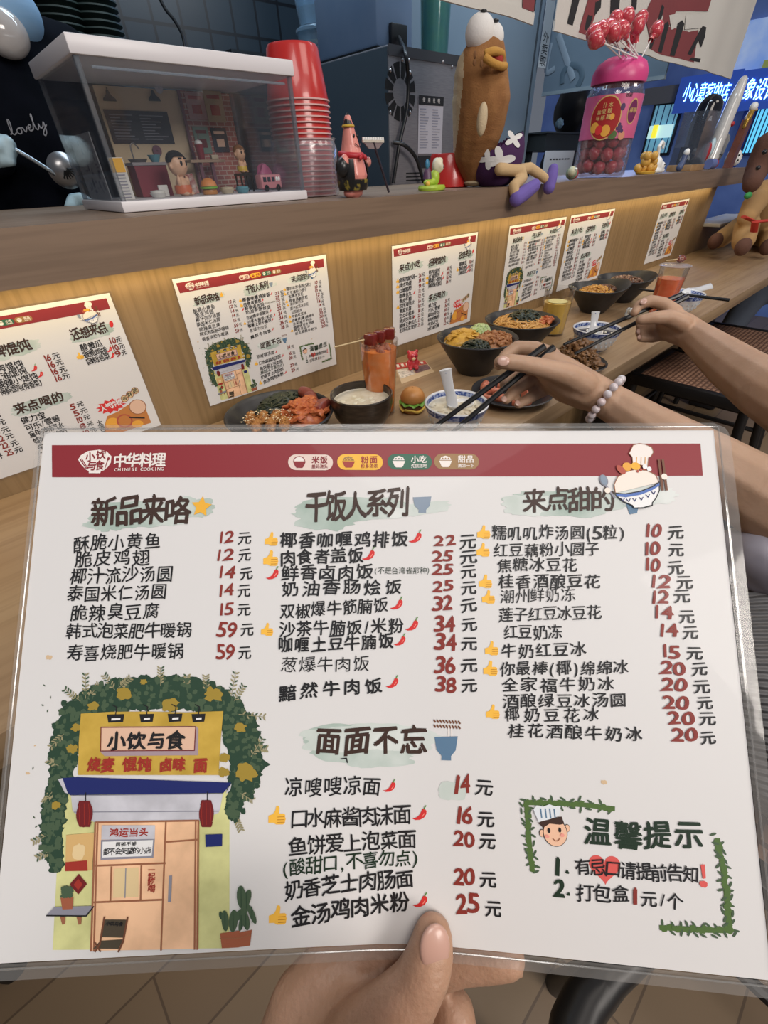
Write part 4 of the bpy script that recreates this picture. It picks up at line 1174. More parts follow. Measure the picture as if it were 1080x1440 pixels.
# ---- coconut bowl with sweet soup
CB = at_z(508, 553, COUNTER_Z + .064); CB = V((CB.x, CB.y, COUNTER_Z + .0005))
t = thing('coconut_bowl', 'dark coconut shell bowl of white soup beside the orange drink', 'bowl', CB)
prof = [(0.001, 0), (.026, .0), (.040, .010), (.050, .028), (.0545, .048), (.0545, .064), (.0525, .0655), (.0505, .064), (.0505, .050), (.046, .028), (.036, .014), (.001, .008)]
MB().lathe(prof, n=56).build('shell', mat('coconut_shell', (0.018, 0.013, 0.010), 0.28, c2=(0.04, 0.028, 0.02), scale=60, stretch=(1, 1, 5), coat=.25), t)
MB().lathe([(.0505, .0515), (.0495, .0505), (.03, .0503), (.001, .0503)], n=48).build('milky_soup', mat('milky_soup', (0.74, 0.70, 0.60), 0.25, c2=(0.62, 0.56, 0.42), scale=70), t)
mb = MB(); R = random.Random(3)
for i in range(14):
    a, q = R.uniform(0, 6.28), R.uniform(0, .042); mb.ball((q * math.cos(a), q * math.sin(a), .0505), (R.uniform(.003, .007), R.uniform(.003, .005), .0012), 0, 2)
mb.build('curd_flake', mat('curd', (0.76, 0.72, 0.58), 0.4), t)['kind'] = 'stuff'

# ---- orange drink with a skewer of red jelly cubes
PLAST = clear('clear_cup_plastic', (0.97, 0.97, 0.97), 0.02, 0.08, 0.0, (0.75, 0.72, 0.7))


def drink(c, h, rb, rt, fill, col, col2, name, label, foam=None):
    t = thing(name, label, 'drink', c)
    MB().lathe([(.001, .0), (rb, 0), (rb, .004), (rt, h), (rt + .0012, h + .001), (rt - .001, h + .001), (rb - .001, .005), (.001, .004)], n=44).build('cup', PLAST, t)
    rf = rb + (rt - rb) * fill
    m = mat(name + '_liquid', col, 0.2, c2=col2, scale=26, stretch=(1, 1, 2.2), lo=.3, hi=.75, sss=0)
    MB().lathe([(.001, .0055), (rb - .0018, .0055), (rf - .0018, h * fill), (.001, h * fill)], n=44).build('liquid', m, t)
    return t


OC = at_z(532, 478, COUNTER_Z + .135); OC = V((OC.x, OC.y, COUNTER_Z + .0005))
t = drink(OC, .134, .027, .034, .90, (0.90, 0.22, 0.03), (0.85, 0.34, 0.13), 'orange_drink', 'tall orange iced drink in a clear cup beside the coconut bowl')
mb = MB(); R = random.Random(6)
for i in range(26):
    a, q = R.uniform(0, 6.28), R.uniform(0, .026); mb.ball((q * math.cos(a), q * math.sin(a), .120 + R.uniform(-.002, .004)), R.uniform(.003, .006), 0, 2, None, .4, i)
mb.build('crushed_ice', mat('pink_ice', (0.55, 0.22, 0.14), 0.25, trans=.3), t)['kind'] = 'stuff'
t = thing('jelly_skewer', 'bamboo pick with three dark red jelly cubes lying across the orange drink', 'skewer', OC + V((0, 0, .137)))
a_, b_ = at_y(470, 482, OC.y + .01) - t.location, at_y(556, 468, OC.y - .004) - t.location
for i, (px) in enumerate((521, 534, 547)):
    q = at_y(px, 471 - i * .8, OC.y - .002) - t.location; q.z = .0035
    MB().box((-.0085, -.010, -.0095), (.0085, .010, .0095), 0, Matrix.Translation(q) @ Matrix.Rotation(.3 + .2 * i, 4, 'Z'), .003).build('jelly_cube', mat('red_jelly', (0.22, 0.025, 0.018), 0.12, trans=.25, coat=.3), t)
MB().tube([V((a_.x, a_.y, .004)), V((b_.x, b_.y, .0035))], .0011, 8).build('bamboo_pick', mat('bamboo', (0.62, 0.48, 0.27), 0.5), t)

# ---- small leaflet and red toy bear
fl = [at_z(x, y, COUNTER_Z + .0006) for x, y in ((553, 511), (598, 507), (611, 523), (565, 540))]
t = thing('leaflet', 'small red and cream printed leaflet lying flat under the red toy bear', 'leaflet', (0, 0, 0))
mb = MB(); mb.add([V((q.x, q.y, COUNTER_Z + .0003)) for q in fl] + fl, [(3, 2, 1, 0), (4, 5, 6, 7), (0, 1, 5, 4), (1, 2, 6, 5), (2, 3, 7, 6), (3, 0, 4, 7)]); mb.build('card', mat('leaflet_cream', (0.55, 0.42, 0.28), .5), t)
def LF(u, v): return fl[0].lerp(fl[1], u).lerp(fl[3].lerp(fl[2], u), v) + V((0, 0, .0004))
for nm, q, c in (('red_print', [(.0, .0), (.98, .0), (.98, .3), (.0, .34)], (.28, .025, .02)), ('grey_photo', [(.03, .36), (.46, .36), (.46, .76), (.03, .78)], (.36, .33, .3)), ('dark_photo', [(.5, .34), (.97, .34), (.97, .72), (.5, .74)], (.10, .05, .06))):
    MB().add([LF(u, v) for u, v in q], [(0, 1, 2, 3)]).build(nm, mat(nm, c, .5, c2=tuple(x * 2.2 for x in c), scale=150), t)
mb = MB()
for i in range(6): mb.add([LF(.06 + .15 * i, .08) + V((0, 0, .0002)), LF(.14 + .15 * i, .08) + V((0, 0, .0002)), LF(.14 + .15 * i, .24) + V((0, 0, .0002)), LF(.06 + .15 * i, .24) + V((0, 0, .0002))], [(0, 1, 2, 3)])
mb.build('white_print', mat('white_print', (.7, .66, .6), .5), t)['kind'] = 'stuff'
BP = at_z(580, 519, COUNTER_Z + .001)
t = thing('toy_bear', 'tiny glossy red toy bear sitting on the printed leaflet', 'toy', BP + V((0, 0, .0006)), -0.55)
RB = mat('red_vinyl', (0.50, 0.035, 0.05), .25, coat=.4)
def bear_ex(bm):
    ell(bm, (0, 0, .0125), (.0105, .009, .012)); ell(bm, (0, -.001, .030), (.0125, .011, .011))
    for s in (-1, 1):
        ell(bm, (s * .009, 0, .0395), (.0045, .003, .0045)); ell(bm, (s * .0105, -.004, .015), (.004, .004, .008)); ell(bm, (s * .0075, -.009, .005), (.005, .007, .005))
organic('bear_body', [], RB, t, .0011, 3, bear_ex)
mb = MB(); mb.ball((0, -.0115, .027), (.0045, .003, .0035)); mb.build('muzzle', mat('cream_vinyl', (.68, .5, .3), .3), t)
for s in (-1, 1): MB().ball((s * .0045, -.0115, .032), .0013).build('eye', EYEB, t)

# ---- toy burger
t = thing('toy_burger', 'small toy burger with green lettuce beside the white pudding bowl', 'toy', at_z(580, 577, COUNTER_Z) + V((0, 0, .0003)))
BUN = mat('bun_brown', (0.52, 0.235, 0.065), .4, c2=(.42, .17, .045), scale=30)
MB().lathe([(.001, 0), (.019, 0), (.0225, .004), (.0225, .009), (.001, .009)], n=36).build('bun_bottom', BUN, t)
MB().lathe([(.001, .046), (.008, .0455), (.0155, .042), (.021, .035), (.0238, .027), (.0225, .022), (.019, .0205), (.001, .0205)], n=40).build('bun_top', BUN, t)
mb = MB().lathe([(.001, .0165), (.022, .017), (.0258, .0175), (.022, .0205), (.001, .021)], n=72)
mb.v = [(x, y, z + .0022 * math.sin(9 * math.atan2(y, x)) * (math.hypot(x, y) / .025) ** 2) for x, y, z in mb.v]; mb.build('lettuce', mat('lettuce_green', (0.17, 0.38, 0.045), .4), t)
MB().lathe([(.001, .009), (.0225, .0095), (.0235, .0125), (.022, .0165), (.001, .0165)], n=40).build('patty', mat('patty', (0.12, 0.045, 0.02), .5), t)
mb = MB(); 
for k in range(3):
    a = k * 2.1 + .6; mb.prism([(-.016, -.001), (.016, -.001), (.0, -.010)], -.0012, .0012, 'Y', 0) if False else None
mb.lathe([(.018, .0125), (.0262, .0105), (.0255, .0078), (.018, .010)], n=48); mb.v = [(x, y, z - .004 * max(0, math.sin(2.5 * math.atan2(y, x))) ** 2) for x, y, z in mb.v]
mb.build('cheese_slice', mat('cheese', (0.72, 0.5, 0.10), .4), t)


# ---- blue and white bowls with spoons
def spoon(c, tip, label, name='soup_spoon', length=.105):
    """White Chinese spoon: c is the bowl of the spoon, tip the end of its handle (world)."""
    c = V(c); tip = V(tip)
    t = thing(name, label, 'spoon', c)
    d = tip - c
    path = smooth_path([V((0, 0, -.002)), d * .18 + V((0, 0, .004)), d * .5, d * .85, d], 6)
    n = len(path)
    rs = [.0095 if i < n * .25 else .0075 + .0030 * (i / n) ** 2 for i in range(n)]; rs[-1] = .007
    MB().tube(path, rs, 14, flat=.32, up=(V((-.66, -.55, .5)))).build('handle', PORC, t)
    mb = MB(); mb.lathe([(.001, -.010), (.010, -.0085), (.0165, -.002), (.018, .003), (.0165, .003), (.0145, -.001), (.009, -.0065), (.001, -.008)], n=30, mtx=Matrix.Diagonal((1.35, 1, 1)))
    rot = Matrix.Rotation(math.atan2(-d.y, -d.x), 3, 'Z'); mb.v = [tuple(rot @ V(v) - V((d.x, d.y, 0)).normalized() * .014) for v in mb.v]
    mb.build('spoon_bowl', PORC, t)
    MB().ball(d * .90 + (V((0, 0, CAM_Z)) - tip).normalized() * .0028, (.0014, .0014, .0008), 0, 2).build('handle_dot', BLUEGLAZE, t)
    return t


def blue_bowl(rim_px, r, h, label, fillc, fillc2, fname, flabel, fz=.82, cat='pudding'):
    q = at_z(*rim_px, COUNTER_Z + h); c = V((q.x, q.y, COUNTER_Z + .0004))
    t = thing('blue_white_bowl', label, 'bowl', c)
    prof = bowl_profile(r * .45, r, h, .0035, 1.9, .006)
    MB().lathe(prof, n=56).build('bowl_body', PORC, t)
    def rad(z): return r * .45 + (r - r * .45) * max(0, (z - .006) / (h - .006)) ** (1 / 1.9)
    zs = [h * (.80 + .19 * i / 4) for i in range(5)]
    MB().lathe([(rad(z) + .0005, z) for z in zs], n=56).build('blue_band', BLUEGLAZE, t)
    MB().lathe([(rad(z) - .0042, z) for z in [h * (.86 + .12 * i / 3) for i in range(4)]], n=56).build('inner_band', BLUEGLAZE, t)
    MB().lathe([(rad(h * .12) + .0006, h * .12), (rad(h * .2) + .0006, h * .2)], n=56).build('foot_band', BLUEGLAZE, t)
    mb = MB()
    for k in range(22):
        a = 2 * PI * k / 22
        for j, z in enumerate((h * .42, h * .60)):
            aa = a + j * PI / 22; rr = rad(z) + .0002
            mb.ball((rr * math.cos(aa), rr * math.sin(aa), z), (.0011, .0022, .0042), 0, 1, Matrix.Rotation(aa, 3, 'Z'))
    mb.build('rice_grain_pattern', mat('grain_glaze', (.55, .62, .68), .15), t)
    zf = h * fz; rf = rad(zf) - .0036
    mb = MB().lathe([(rf, zf), (rf * .7, zf + .001), (.001, zf + .0015)], n=40)
    R = random.Random(len(label))
    return t, c, zf, rf, mb, R


t, c, zf, rf, mb, R = blue_bowl((642, 566), .054, .056, 'blue and white bowl of white pudding with spoon, beside the toy burger', None, None, 'p', 'p')
for i in range(46):
    a, q = R.uniform(0, 6.28), rf * .92 * math.sqrt(R.random()); s = R.uniform(.003, .0075)
    mb.ball((q * math.cos(a), q * math.sin(a), zf + .001), (s, s * .7, s * .55), 0, 2, Matrix.Rotation(R.uniform(0, 3), 3, 'Z'), .5, i)
stuff(mb, 'white_pudding', mat('tofu_pudding', (.72, .67, .54), .35, c2=(.60, .52, .38), scale=90), c, 'white tofu pudding filling the blue and white bowl near the burger', 'pudding')
spoon(c + V((-.005, .004, .050)), at_y(626, 519, c.y + .012), 'white porcelain spoon standing in the white pudding bowl')

t, c, zf, rf, mb, R = blue_bowl((840, 461), .055, .056, 'blue and white bowl of dark sweet soup, in front of the tea glass', None, None, 'p', 'p', .76)
stuff(mb, 'dark_soup', mat('dark_soup', (.05, .04, .04), .12), c, 'dark grey sweet soup in the blue and white bowl before the tea glass', 'soup')
mb = MB()
for i in range(12):
    a, q = R.uniform(0, 6.28), rf * .7 * math.sqrt(R.random()); mb.ball((q * math.cos(a) + .01, q * math.sin(a) - .01, zf + .002), (.0035, .003, .0015), 0, 2)
stuff(mb, 'coconut_flakes', mat('curd', (0.76, 0.72, 0.58), 0.4), c, 'pale flakes floating on the dark sweet soup', 'flakes')
spoon(c + V((-.004, .008, .048)), at_y(838, 438, c.y + .015), 'white porcelain spoon upright in the dark soup bowl')

t, c, zf, rf, mb, R = blue_bowl((962, 412), .056, .058, 'blue and white bowl of milky pudding, farthest one, by the pink drink', None, None, 'p', 'p', .84)
stuff(mb, 'milk_pudding', mat('milk_pudding', (.74, .74, .74), .25), c, 'smooth white milk pudding in the farthest blue and white bowl', 'pudding')
spoon(c + V((.012, .004, .054)), at_y(1001, 402, c.y - .01), 'white porcelain spoon resting over the rim of the farthest bowl')

# ---- black bowls of rice and noodles
c = at_z(671, 474, COUNTER_Z + .075); c.z = COUNTER_Z + .0005; B1 = c.copy()
black_bowl(c, .088, .075, 'black bowl of rice with egg strips and shredded lettuce, left of the noodle bowl', rb=.42)
stuff(heap('e', None, .046, .034, .022, 34, .030, EGG, 21, 'strip', flat=1.5), 'egg_strips', EGG, c + V((-.012, .030, .062)), 'yellow egg strips heaped at the back of the rice bowl', 'egg')
stuff(heap('e', None, .034, .028, .016, 70, .024, NORI, 22, 'strip', flat=.6), 'seaweed_shreds', NORI, c + V((-.036, -.024, .062)), 'black seaweed shreds in front of the egg strips', 'seaweed')
stuff(heap('e', None, .050, .040, .020, 120, .0045, MINCE, 23, 'chunk'), 'minced_meat', MINCE, c + V((.026, -.024, .062)), 'brown minced meat on the rice next to the lettuce', 'meat')
stuff(heap('e', None, .036, .018, .020, 90, .026, GREEN, 24, 'noodle', base=False), 'lettuce_shreds', GREEN, c + V((.040, .026, .066)), 'pale green lettuce shreds on top of the rice bowl', 'lettuce')
MB_ = MB().lathe([(.074, 0), (.05, .003), (.001, .004)], n=40); tag(MB_.build('rice_bed', mat('rice_white', (.66, .58, .44), .5, bump=.4, bscale=260), None, c + V((0, 0, .060))), 'bed of rice under the egg strips in the black bowl', 'rice', None, 'stuff')
c = at_z(734, 449, COUNTER_Z + .072); c.z = COUNTER_Z + .0005; B2 = c.copy()
black_bowl(c, .089, .072, 'black bowl of yellow noodles topped with seaweed, behind the egg rice bowl', rb=.42)
stuff(heap('e', None, .072, .066, .024, 90, .075, NOODLE, 31, 'noodle'), 'noodles', NOODLE, c + V((0, 0, .056)), 'yellow brown noodles filling the black bowl behind the egg rice', 'noodles')
stuff(heap('e', None, .046, .036, .020, 95, .022, NORI, 32, 'strip', base=False, flat=.7), 'seaweed_topping', NORI, c + V((.002, -.004, .070)), 'heap of black seaweed strips on the noodles', 'seaweed')
stuff(heap('e', None, .040, .018, .010, 26, .007, KIMCHI, 33, 'chunk', base=False), 'pickle_bits', KIMCHI, c + V((.030, -.040, .064)), 'orange pickle bits at the front of the noodle bowl', 'pickles')
c = at_z(842, 403, COUNTER_Z + .070); c.z = COUNTER_Z + .0005
black_bowl(c, .088, .068, 'charcoal flared bowl of orange corn and meat, beside the tea glass', .016, .40)
stuff(heap('e', None, .055, .05, .02, 120, .006, CORN, 41, 'chunk'), 'corn_and_meat', CORN, c + V((-.010, 0, .050)), 'orange corn and meat bits in the charcoal bowl by the tea glass', 'food')
stuff(heap('e', None, .036, .034, .014, 80, .005, BROWN, 42, 'chunk', base=False), 'braised_meat', BROWN, c + V((.024, -.010, .056)), 'dark braised meat bits next to the corn', 'meat')
c = at_z(881, 390, COUNTER_Z + .070); c.z = COUNTER_Z + .0005
black_bowl(c, .088, .068, 'charcoal flared bowl of dark meat, farthest of the black bowls', .014, .40)
stuff(heap('e', None, .062, .056, .018, 150, .0055, BROWN, 43, 'chunk'), 'dark_meat_bits', BROWN, c + V((0, 0, .052)), 'dark brown meat bits with pale bean pieces in the farthest black bowl', 'meat')
stuff(heap('e', None, .055, .05, .018, 30, .0042, mat('pale_bits', (.42, .25, .16), .4), 44, 'chunk', base=False), 'pale_bean_bits', mat('pale_bits', (.42, .25, .16), .4), c + V((0, 0, .054)), 'pale bean pieces scattered over the dark meat bits', 'beans')

# ---- plate of prawns, plate of fried chicken
c = at_z(720, 549, COUNTER_Z + .018); c.z = COUNTER_Z + .0005; PP = c.copy()
t = thing('black_plate', 'shallow black plate of prawns under the nearer chopstick hand', 'plate', c)
MB().lathe(bowl_profile(.048, .079, .018, .004, 1.3), n=56).build('plate_body', BLACK_CER, t)
for i, (x, y, rz, s) in enumerate(((-.044, .016, .4, 1.1), (-.038, -.012, 2.2, 1.0), (-.016, .034, 1.4, 1.0), (.014, .022, 3.0, 1.1), (.0, -.018, 4.2, 1.0), (.034, -.024, 5.2, 1.1), (.042, .010, .9, 1.0), (.02, -.046, .2, .9), (-.030, -.040, 2.9, .9))):
    pts = [V((.017 * s * math.cos(a), .017 * s * math.sin(a), .002 * math.sin(2 * a))) for a in [rz + .25 * k for k in range(15)]]
    rs = [.010 * s * (1 - .045 * k) for k in range(14)] + [.002]
    r = thing('prawn', 'grilled orange pink prawn on the shallow black plate', 'prawn', c + V((x, y, .0185 + .004 * (i % 2))), 0, 'prawns on the black plate')
    MB().tube(pts, rs, 10).build('prawn_body', PRAWN, r)
    e = pts[-1]; MB().ball(e + V((0, 0, .0)), (.008, .004, .0015), 0, 2, Matrix.Rotation(rz + 3.5, 3, 'Z')).build('tail_fin', KIMCHI, r)
c = at_z(806, 508, COUNTER_Z + .018); c.z = COUNTER_Z + .0005
t = thing('black_plate', 'shallow black plate piled with fried chicken beside the dark soup bowl', 'plate', c)
MB().lathe(bowl_profile(.044, .072, .018, .004, 1.3), n=56).build('plate_body', BLACK_CER, t)
R = random.Random(12)
for i in range(26):
    lv = 0 if i < 14 else (1 if i < 22 else 2); a = i * 2.4; q = (.050, .034, .014)[lv] * math.sqrt(R.uniform(.25, 1))
    pos = c + V((q * math.cos(a), q * math.sin(a), .022 + .016 * lv))
    mb = MB(); s = R.uniform(.010, .016)
    mb.ball((0, 0, 0), (s, s * .75, s * .65), 0, 3, Matrix.Rotation(R.uniform(0, 6), 3, 'Z') @ Matrix.Rotation(R.uniform(-1, 1), 3, 'X'), 1.0, i * 7)
    for k in range(5): mb.ball(V((R.uniform(-1, 1), R.uniform(-1, 1), R.uniform(-.2, 1))).normalized() * s * .7, s * R.uniform(.25, .45), 0, 2, None, .8, i + k)
    tag(mb.build('fried_chicken_piece', CHICK, None, pos), 'brown crisp fried chicken piece piled on the black plate', 'fried chicken', 'fried chicken on the black plate')

# ---- tea glass and pink drink
q = at_z(788, 406, COUNTER_Z + .112); c = V((q.x, q.y, COUNTER_Z + .0005))
t = drink(c, .112, .031, .038, .72, (0.80, 0.54, 0.12), (0.72, 0.45, 0.09), 'tea_glass', 'frosted glass of yellow tea in front of the wall menus')
MB().ball((.0, 0, .082), (.026, .026, .0015), 0, 3).build('lemon_slice', mat('lemon', (.72, .66, .28), .3), t)
q = at_z(950, 374, COUNTER_Z + .14); c = V((q.x, q.y, COUNTER_Z + .0005))
t = drink(c, .138, .028, .036, .80, (0.85, 0.15, 0.06), (0.85, 0.24, 0.11), 'pink_drink', 'tall pink red drink in a clear cup beside the farthest pudding bowl')
MB().lathe([(.001, .1395), (.037, .1395), (.040, .141), (.037, .1425), (.001, .143)], n=40).build('lid_disc', clear('lid_plastic', (.95, .93, .92), .06, .1, .28, (.6, .52, .5)), t)
t = thing('date_skewer', 'pick with a brown date lying over the pink drink', 'skewer', c + V((0, 0, .1445)))
e1, e2 = at_y(955, 372, c.y) - t.location, at_y(940, 357, c.y + .02) - t.location
MB().ball(V((e1.x, e1.y, .0085)), (.014, .011, .0085), 0, 3, None, .3, 4).build('date', mat('date_brown', (.17, .04, .022), .2, coat=.4), t)
MB().tube([V((e2.x, e2.y, .009)), V((e1.x, e1.y, .0085))], .0012, 8).build('pick', mat('bamboo', (0.62, 0.48, 0.27), 0.5), t)

# ---- small glass figurine and scrap
t = thing('glass_cat_figurine', 'tiny clear and black glass figurine on the counter behind the farther hand', 'figurine', at_z(882, 449, COUNTER_Z) + V((0, 0, .0004)), .4)
def fx(bm):
    ell(bm, (0, 0, .012), (.020, .012, .012)); ell(bm, (-.014, -.002, .026), (.010, .009, .009)); ell(bm, (.010, .002, .022), (.010, .008, .008))
organic('figurine_body', [], mat('glass_figure', (.62, .62, .60), .06, c2=(.10, .10, .12), scale=60, coat=.6, lo=.46, hi=.54), t, .0015, 2, fx)
MB().ball((.004, -.011, .016), .003).build('yellow_spot', mat('gold_spot', (.7, .45, .05), .2), t); MB().ball((-.016, -.0105, .028), .0018).build('eye', EYEB, t)
tag(MB().ball((0, 0, .004), (.009, .006, .0035), 0, 2, None, .6, 3).build('tissue_scrap', EYEW, None, at_z(966, 452, COUNTER_Z)), 'small crumpled white paper scrap on the counter edge below the farthest bowl', 'paper scrap')

# ------------------------------------------------------------------ display case with a toy diner inside
WHITE_PL = mat('white_plastic', (0.66, 0.64, 0.66), 0.35)
ACRY = clear('case_acrylic', (0.965, 0.975, 0.985), 0.05, 0.04, 0.012, (0.6, 0.68, 0.75))
CX0, CX1, CY0, CY1 = 0.250, 0.580, 0.845, 1.060
CZ0, CZ1 = SHELF_Z, 1.262
case = thing('display_case', 'clear acrylic display case with white lid and base holding a toy diner', 'display case', (0, 0, 0))
MB().box((CX0 - .003, CY0 - .003, CZ0 + .0003), (CX1 + .003, CY1 + .003, CZ0 + .014), bev=.0015).build('base', WHITE_PL, case)
MB().box((CX0 - .004, CY0 - .004, CZ1 - .019), (CX1 + .004, CY1 + .004, CZ1), bev=.002).build('lid', WHITE_PL, case)
for lo, hi in (((CX0, CY0), (CX1, CY0 + .0025)), ((CX0, CY1 - .0025), (CX1, CY1)), ((CX0, CY0 + .003), (CX0 + .0025, CY1 - .003)), ((CX1 - .0025, CY0 + .003), (CX1, CY1 - .003))):
    MB().box((lo[0], lo[1], CZ0 + .014), (hi[0], hi[1], CZ1 - .019)).build('acrylic_pane', ACRY, case)
EDGE = clear('acrylic_edge', (0.72, 0.76, 0.80), 0.18, 0.08, 0.12, (0.6, 0.65, 0.7))
for x, y in ((CX0 + .003, CY0 + .003), (CX1 - .003, CY0 + .003), (CX0 + .003, CY1 - .003), (CX1 - .003, CY1 - .003)):
    MB().box((x - .003, y - .003, CZ0 + .014), (x + .003, y + .003, CZ1 - .019)).build('corner_post', EDGE, case)
MB().tube([(CX0 + .02, CY0 + .006, CZ1 - .028), (CX1 - .012, CY0 + .006, CZ1 - .028)], .0016, 8).build('rim_strip', clear('acrylic_strip', (.85, .9, .95), .3, .05, .25, (.7, .8, .9)), case)
CF = CZ0 + .0145
# backdrop
yb = CY1 - .012
xl, xr1, xr2 = at_y(150, 180, yb).x, at_y(262, 180, yb).x, at_y(332, 200, yb).x
bd = thing('diorama_backdrop', 'printed card backdrop with blackboard, brick pillar and posters inside the display case', 'backdrop', (0, 0, 0))
MB().box((xl, yb, CF), (xr1, yb + .003, CZ1 - .022)).build('beige_wall', mat('print_beige_wall', (.62, .49, .32), .6), bd)
MB().box((xr1, yb - .006, CF), (xr2, yb + .003, CZ1 - .022)).build('brick_pillar', bricks('print_brick', (.34, .105, .085), (.27, .08, .07), (.44, .32, .27), .016, .0075, .0009, .5, .6), bd)
MB().box((xr1 - .004, yb - .008, CF), (xr1 + .001, yb - .005, CZ1 - .022)).build('pillar_edge', ink('mauve'), bd)
def card(nm, px0, py0, px1, py1, m, par, y=None, lab=None):
    y = yb if y is None else y
    a, b, c_, d = at_y(px0, py0, y - .0012), at_y(px1, py0, y - .0012), at_y(px1, py1, y - .0012), at_y(px0, py1, y - .0012)
    cx = [(a.x + d.x) / 2, (b.x + c_.x) / 2]; cz = [(d.z + c_.z) / 2, (a.z + b.z) / 2]
    o = MB().box((cx[0], y - .0022, cz[0]), (cx[1], y - .0008, cz[1])).build(nm, m, par)
    return (cx[0], cx[1], cz[0], cz[1], y - .0022)
r = card('blackboard', 153, 156, 240, 202, ink('slate'), bd)
mb = MB(); R = random.Random(2)
for i in range(9):
    for (u0, u1) in ((.06, .42), (.52, .92)):
        w_ = R.uniform(.4, 1) * (u1 - u0); z = r[3] - (r[3] - r[2]) * (.14 + .09 * i)
        mb.box((r[0] + (r[1] - r[0]) * u0, r[4] - .0003, z - .0006), (r[0] + (r[1] - r[0]) * (u0 + w_), r[4] - .0001, z + .0006))
mb.build('chalk_line', mat('chalk', (.25, .26, .3), .7), bd)
for px in (155, 218):
    q = at_y(px, 142, yb - .004); mb = MB(); mb.lathe([(.011, 0), (.010, .003), (.004, .008), (.002, .013), (.001, .014)], q, 20, mtx=Matrix.Diagonal((1, .25, 1))); mb.box((q.x - .0004, q.y - .0008, q.z + .013), (q.x + .0004, q.y, CZ1 - .024)); mb.build('pendant_lamp', ink('slate'), bd)
for nm, a in (('brick_poster', (263, 130, 288, 168)), ('brick_poster', (289, 128, 314, 172)), ('brick_poster', (274, 178, 295, 216)), ('brick_poster', (299, 180, 320, 214))):
    k = a[0]; r = card(nm, *a, ink({263: 'posterp', 289: 'beige', 274: 'posterg', 299: 'slate'}[k]), bd, yb - .006)
    w_, h_ = r[1] - r[0], r[3] - r[2]; mb = MB()
    mb.box((r[0] + w_ * .25, r[4] - .0004, r[2] + h_ * .22), (r[1] - w_ * .25, r[4] - .0001, r[2] + h_ * .55)); mb.box((r[0] + w_ * .15, r[4] - .0004, r[3] - h_ * .25), (r[1] - w_ * .15, r[4] - .0001, r[3] - h_ * .13))
    mb.build('poster_print', ink({263: 'signred', 289: 'signred', 274: 'lantern', 299: 'pink'}[k]), bd)
q = at_y(223, 124, yb - .004); MB().lathe([(.007, 0), (.007, .001), (.005, .0015), (.001, .0015)], q, 24, mtx=Matrix.Rotation(PI / 2, 3, 'X')).build('moon_clock', mat('print_clock', (.45, .45, .5), .4), bd)
q = at_y(221, 212, yb - .004); MB().lathe([(.008, 0), (.008, .001), (.001, .001)], q, 24, mtx=Matrix.Rotation(PI / 2, 3, 'X')).build('round_badge', ink('mauve'), bd)
# comic sheet standing behind the left pane
t = thing('comic_print', 'black and white comic drawing sheet leaning inside the near end of the display case', 'print', (CX0 + .006, CY0 + .11, CF))
MB().box((0, -.040, 0), (.0012, .075, .082)).build('sheet', mat('comic_paper', (.46, .46, .48), .6), t)
mb = MB(); R = random.Random(9)
for i in range(26):
    y, z = R.uniform(-.034, .06), R.uniform(.008, .072); mb.box((-.0004, y, z), (0, y + R.uniform(.002, .014), z + R.uniform(.0008, .010)))
mb.build('ink_drawing', ink('greyd'), t)
t = thing('comic_print', 'orange topped comic card standing at the corner of the red toy counter', 'print', at_y(173, 262, CY0 + .055) * 1.0)
t.location.z = CF
MB().box((-.009, 0, 0), (.012, .001, .052), 0, Matrix.Rotation(-.25, 4, 'Z')).build('sheet', mat('comic_paper2', (.62, .60, .56), .6), t)
MB().box((-.008, -.0006, .034), (.011, 0, .051), 0, Matrix.Rotation(-.25, 4, 'Z')).build('orange_print', ink('star'), t); mb = MB()
for i in range(8): mb.box((-.007 + .002 * (i % 3), -.0006, .002 + .004 * i), (.008, 0, .0035 + .004 * i), 0, Matrix.Rotation(-.25, 4, 'Z'))
mb.build('ink_drawing', ink('greyd'), t)


def incase(px, y): 
    q = at_y(px, 250, y); return V((q.x, y, CF))


c = incase(211, 0.985)
t = thing('toy_counter', 'red fronted toy kitchen counter with sink inside the display case', 'toy counter', c)
MB().box((-.027, -.018, 0), (.027, .018, .043)).build('red_front', mat('red_cloth', (.20, .02, .035), .6), t); MB().box((-.029, -.02, .043), (.029, .02, .047)).build('counter_top', mat('grey_stone', (.28, .25, .26), .4), t)
MB().lathe([(.001, .047), (.012, .047), (.016, .052), (.014, .052), (.010, .049), (.001, .049)], (-.012, 0, 0), 24).build('sink', mat('toy_steel', (.35, .33, .32), .3, .8), t)
MB().tube(smooth_path([(-.014, .010, .047), (-.014, .010, .068), (-.008, .008, .073), (-.004, .002, .066)], 5), .0012, 8).build('tap', mat('toy_steel', (.35, .33, .32), .3, .8), t)
tag(MB().lathe([(.001, 0), (.006, 0), (.011, .010), (.0095, .010), (.005, .002), (.001, .002)], n=24).build('toy_bowl', mat('teal_bowl', (.12, .30, .36), .3), None, c + V((.016, -.004, .0472))), 'tiny teal bowl on the red toy counter in the case', 'toy bowl')
c = incase(294, 1.005)
t = thing('toy_table', 'narrow brown toy table by the brick pillar in the display case', 'toy table', c)
MB().box((-.034, -.012, .046), (.034, .012, .050)).build('table_top', mat('toy_wood', (.36, .25, .17), .5), t)
for x in (-.012, .012): MB().box((x - .003, -.003, 0), (x + .003, .003, .046)).build('leg', ink('mauve'), t)
t = thing('toy_drink', 'tall red toy milkshake on the brown toy table', 'toy drink', c + V((-.006, 0, .0502)))
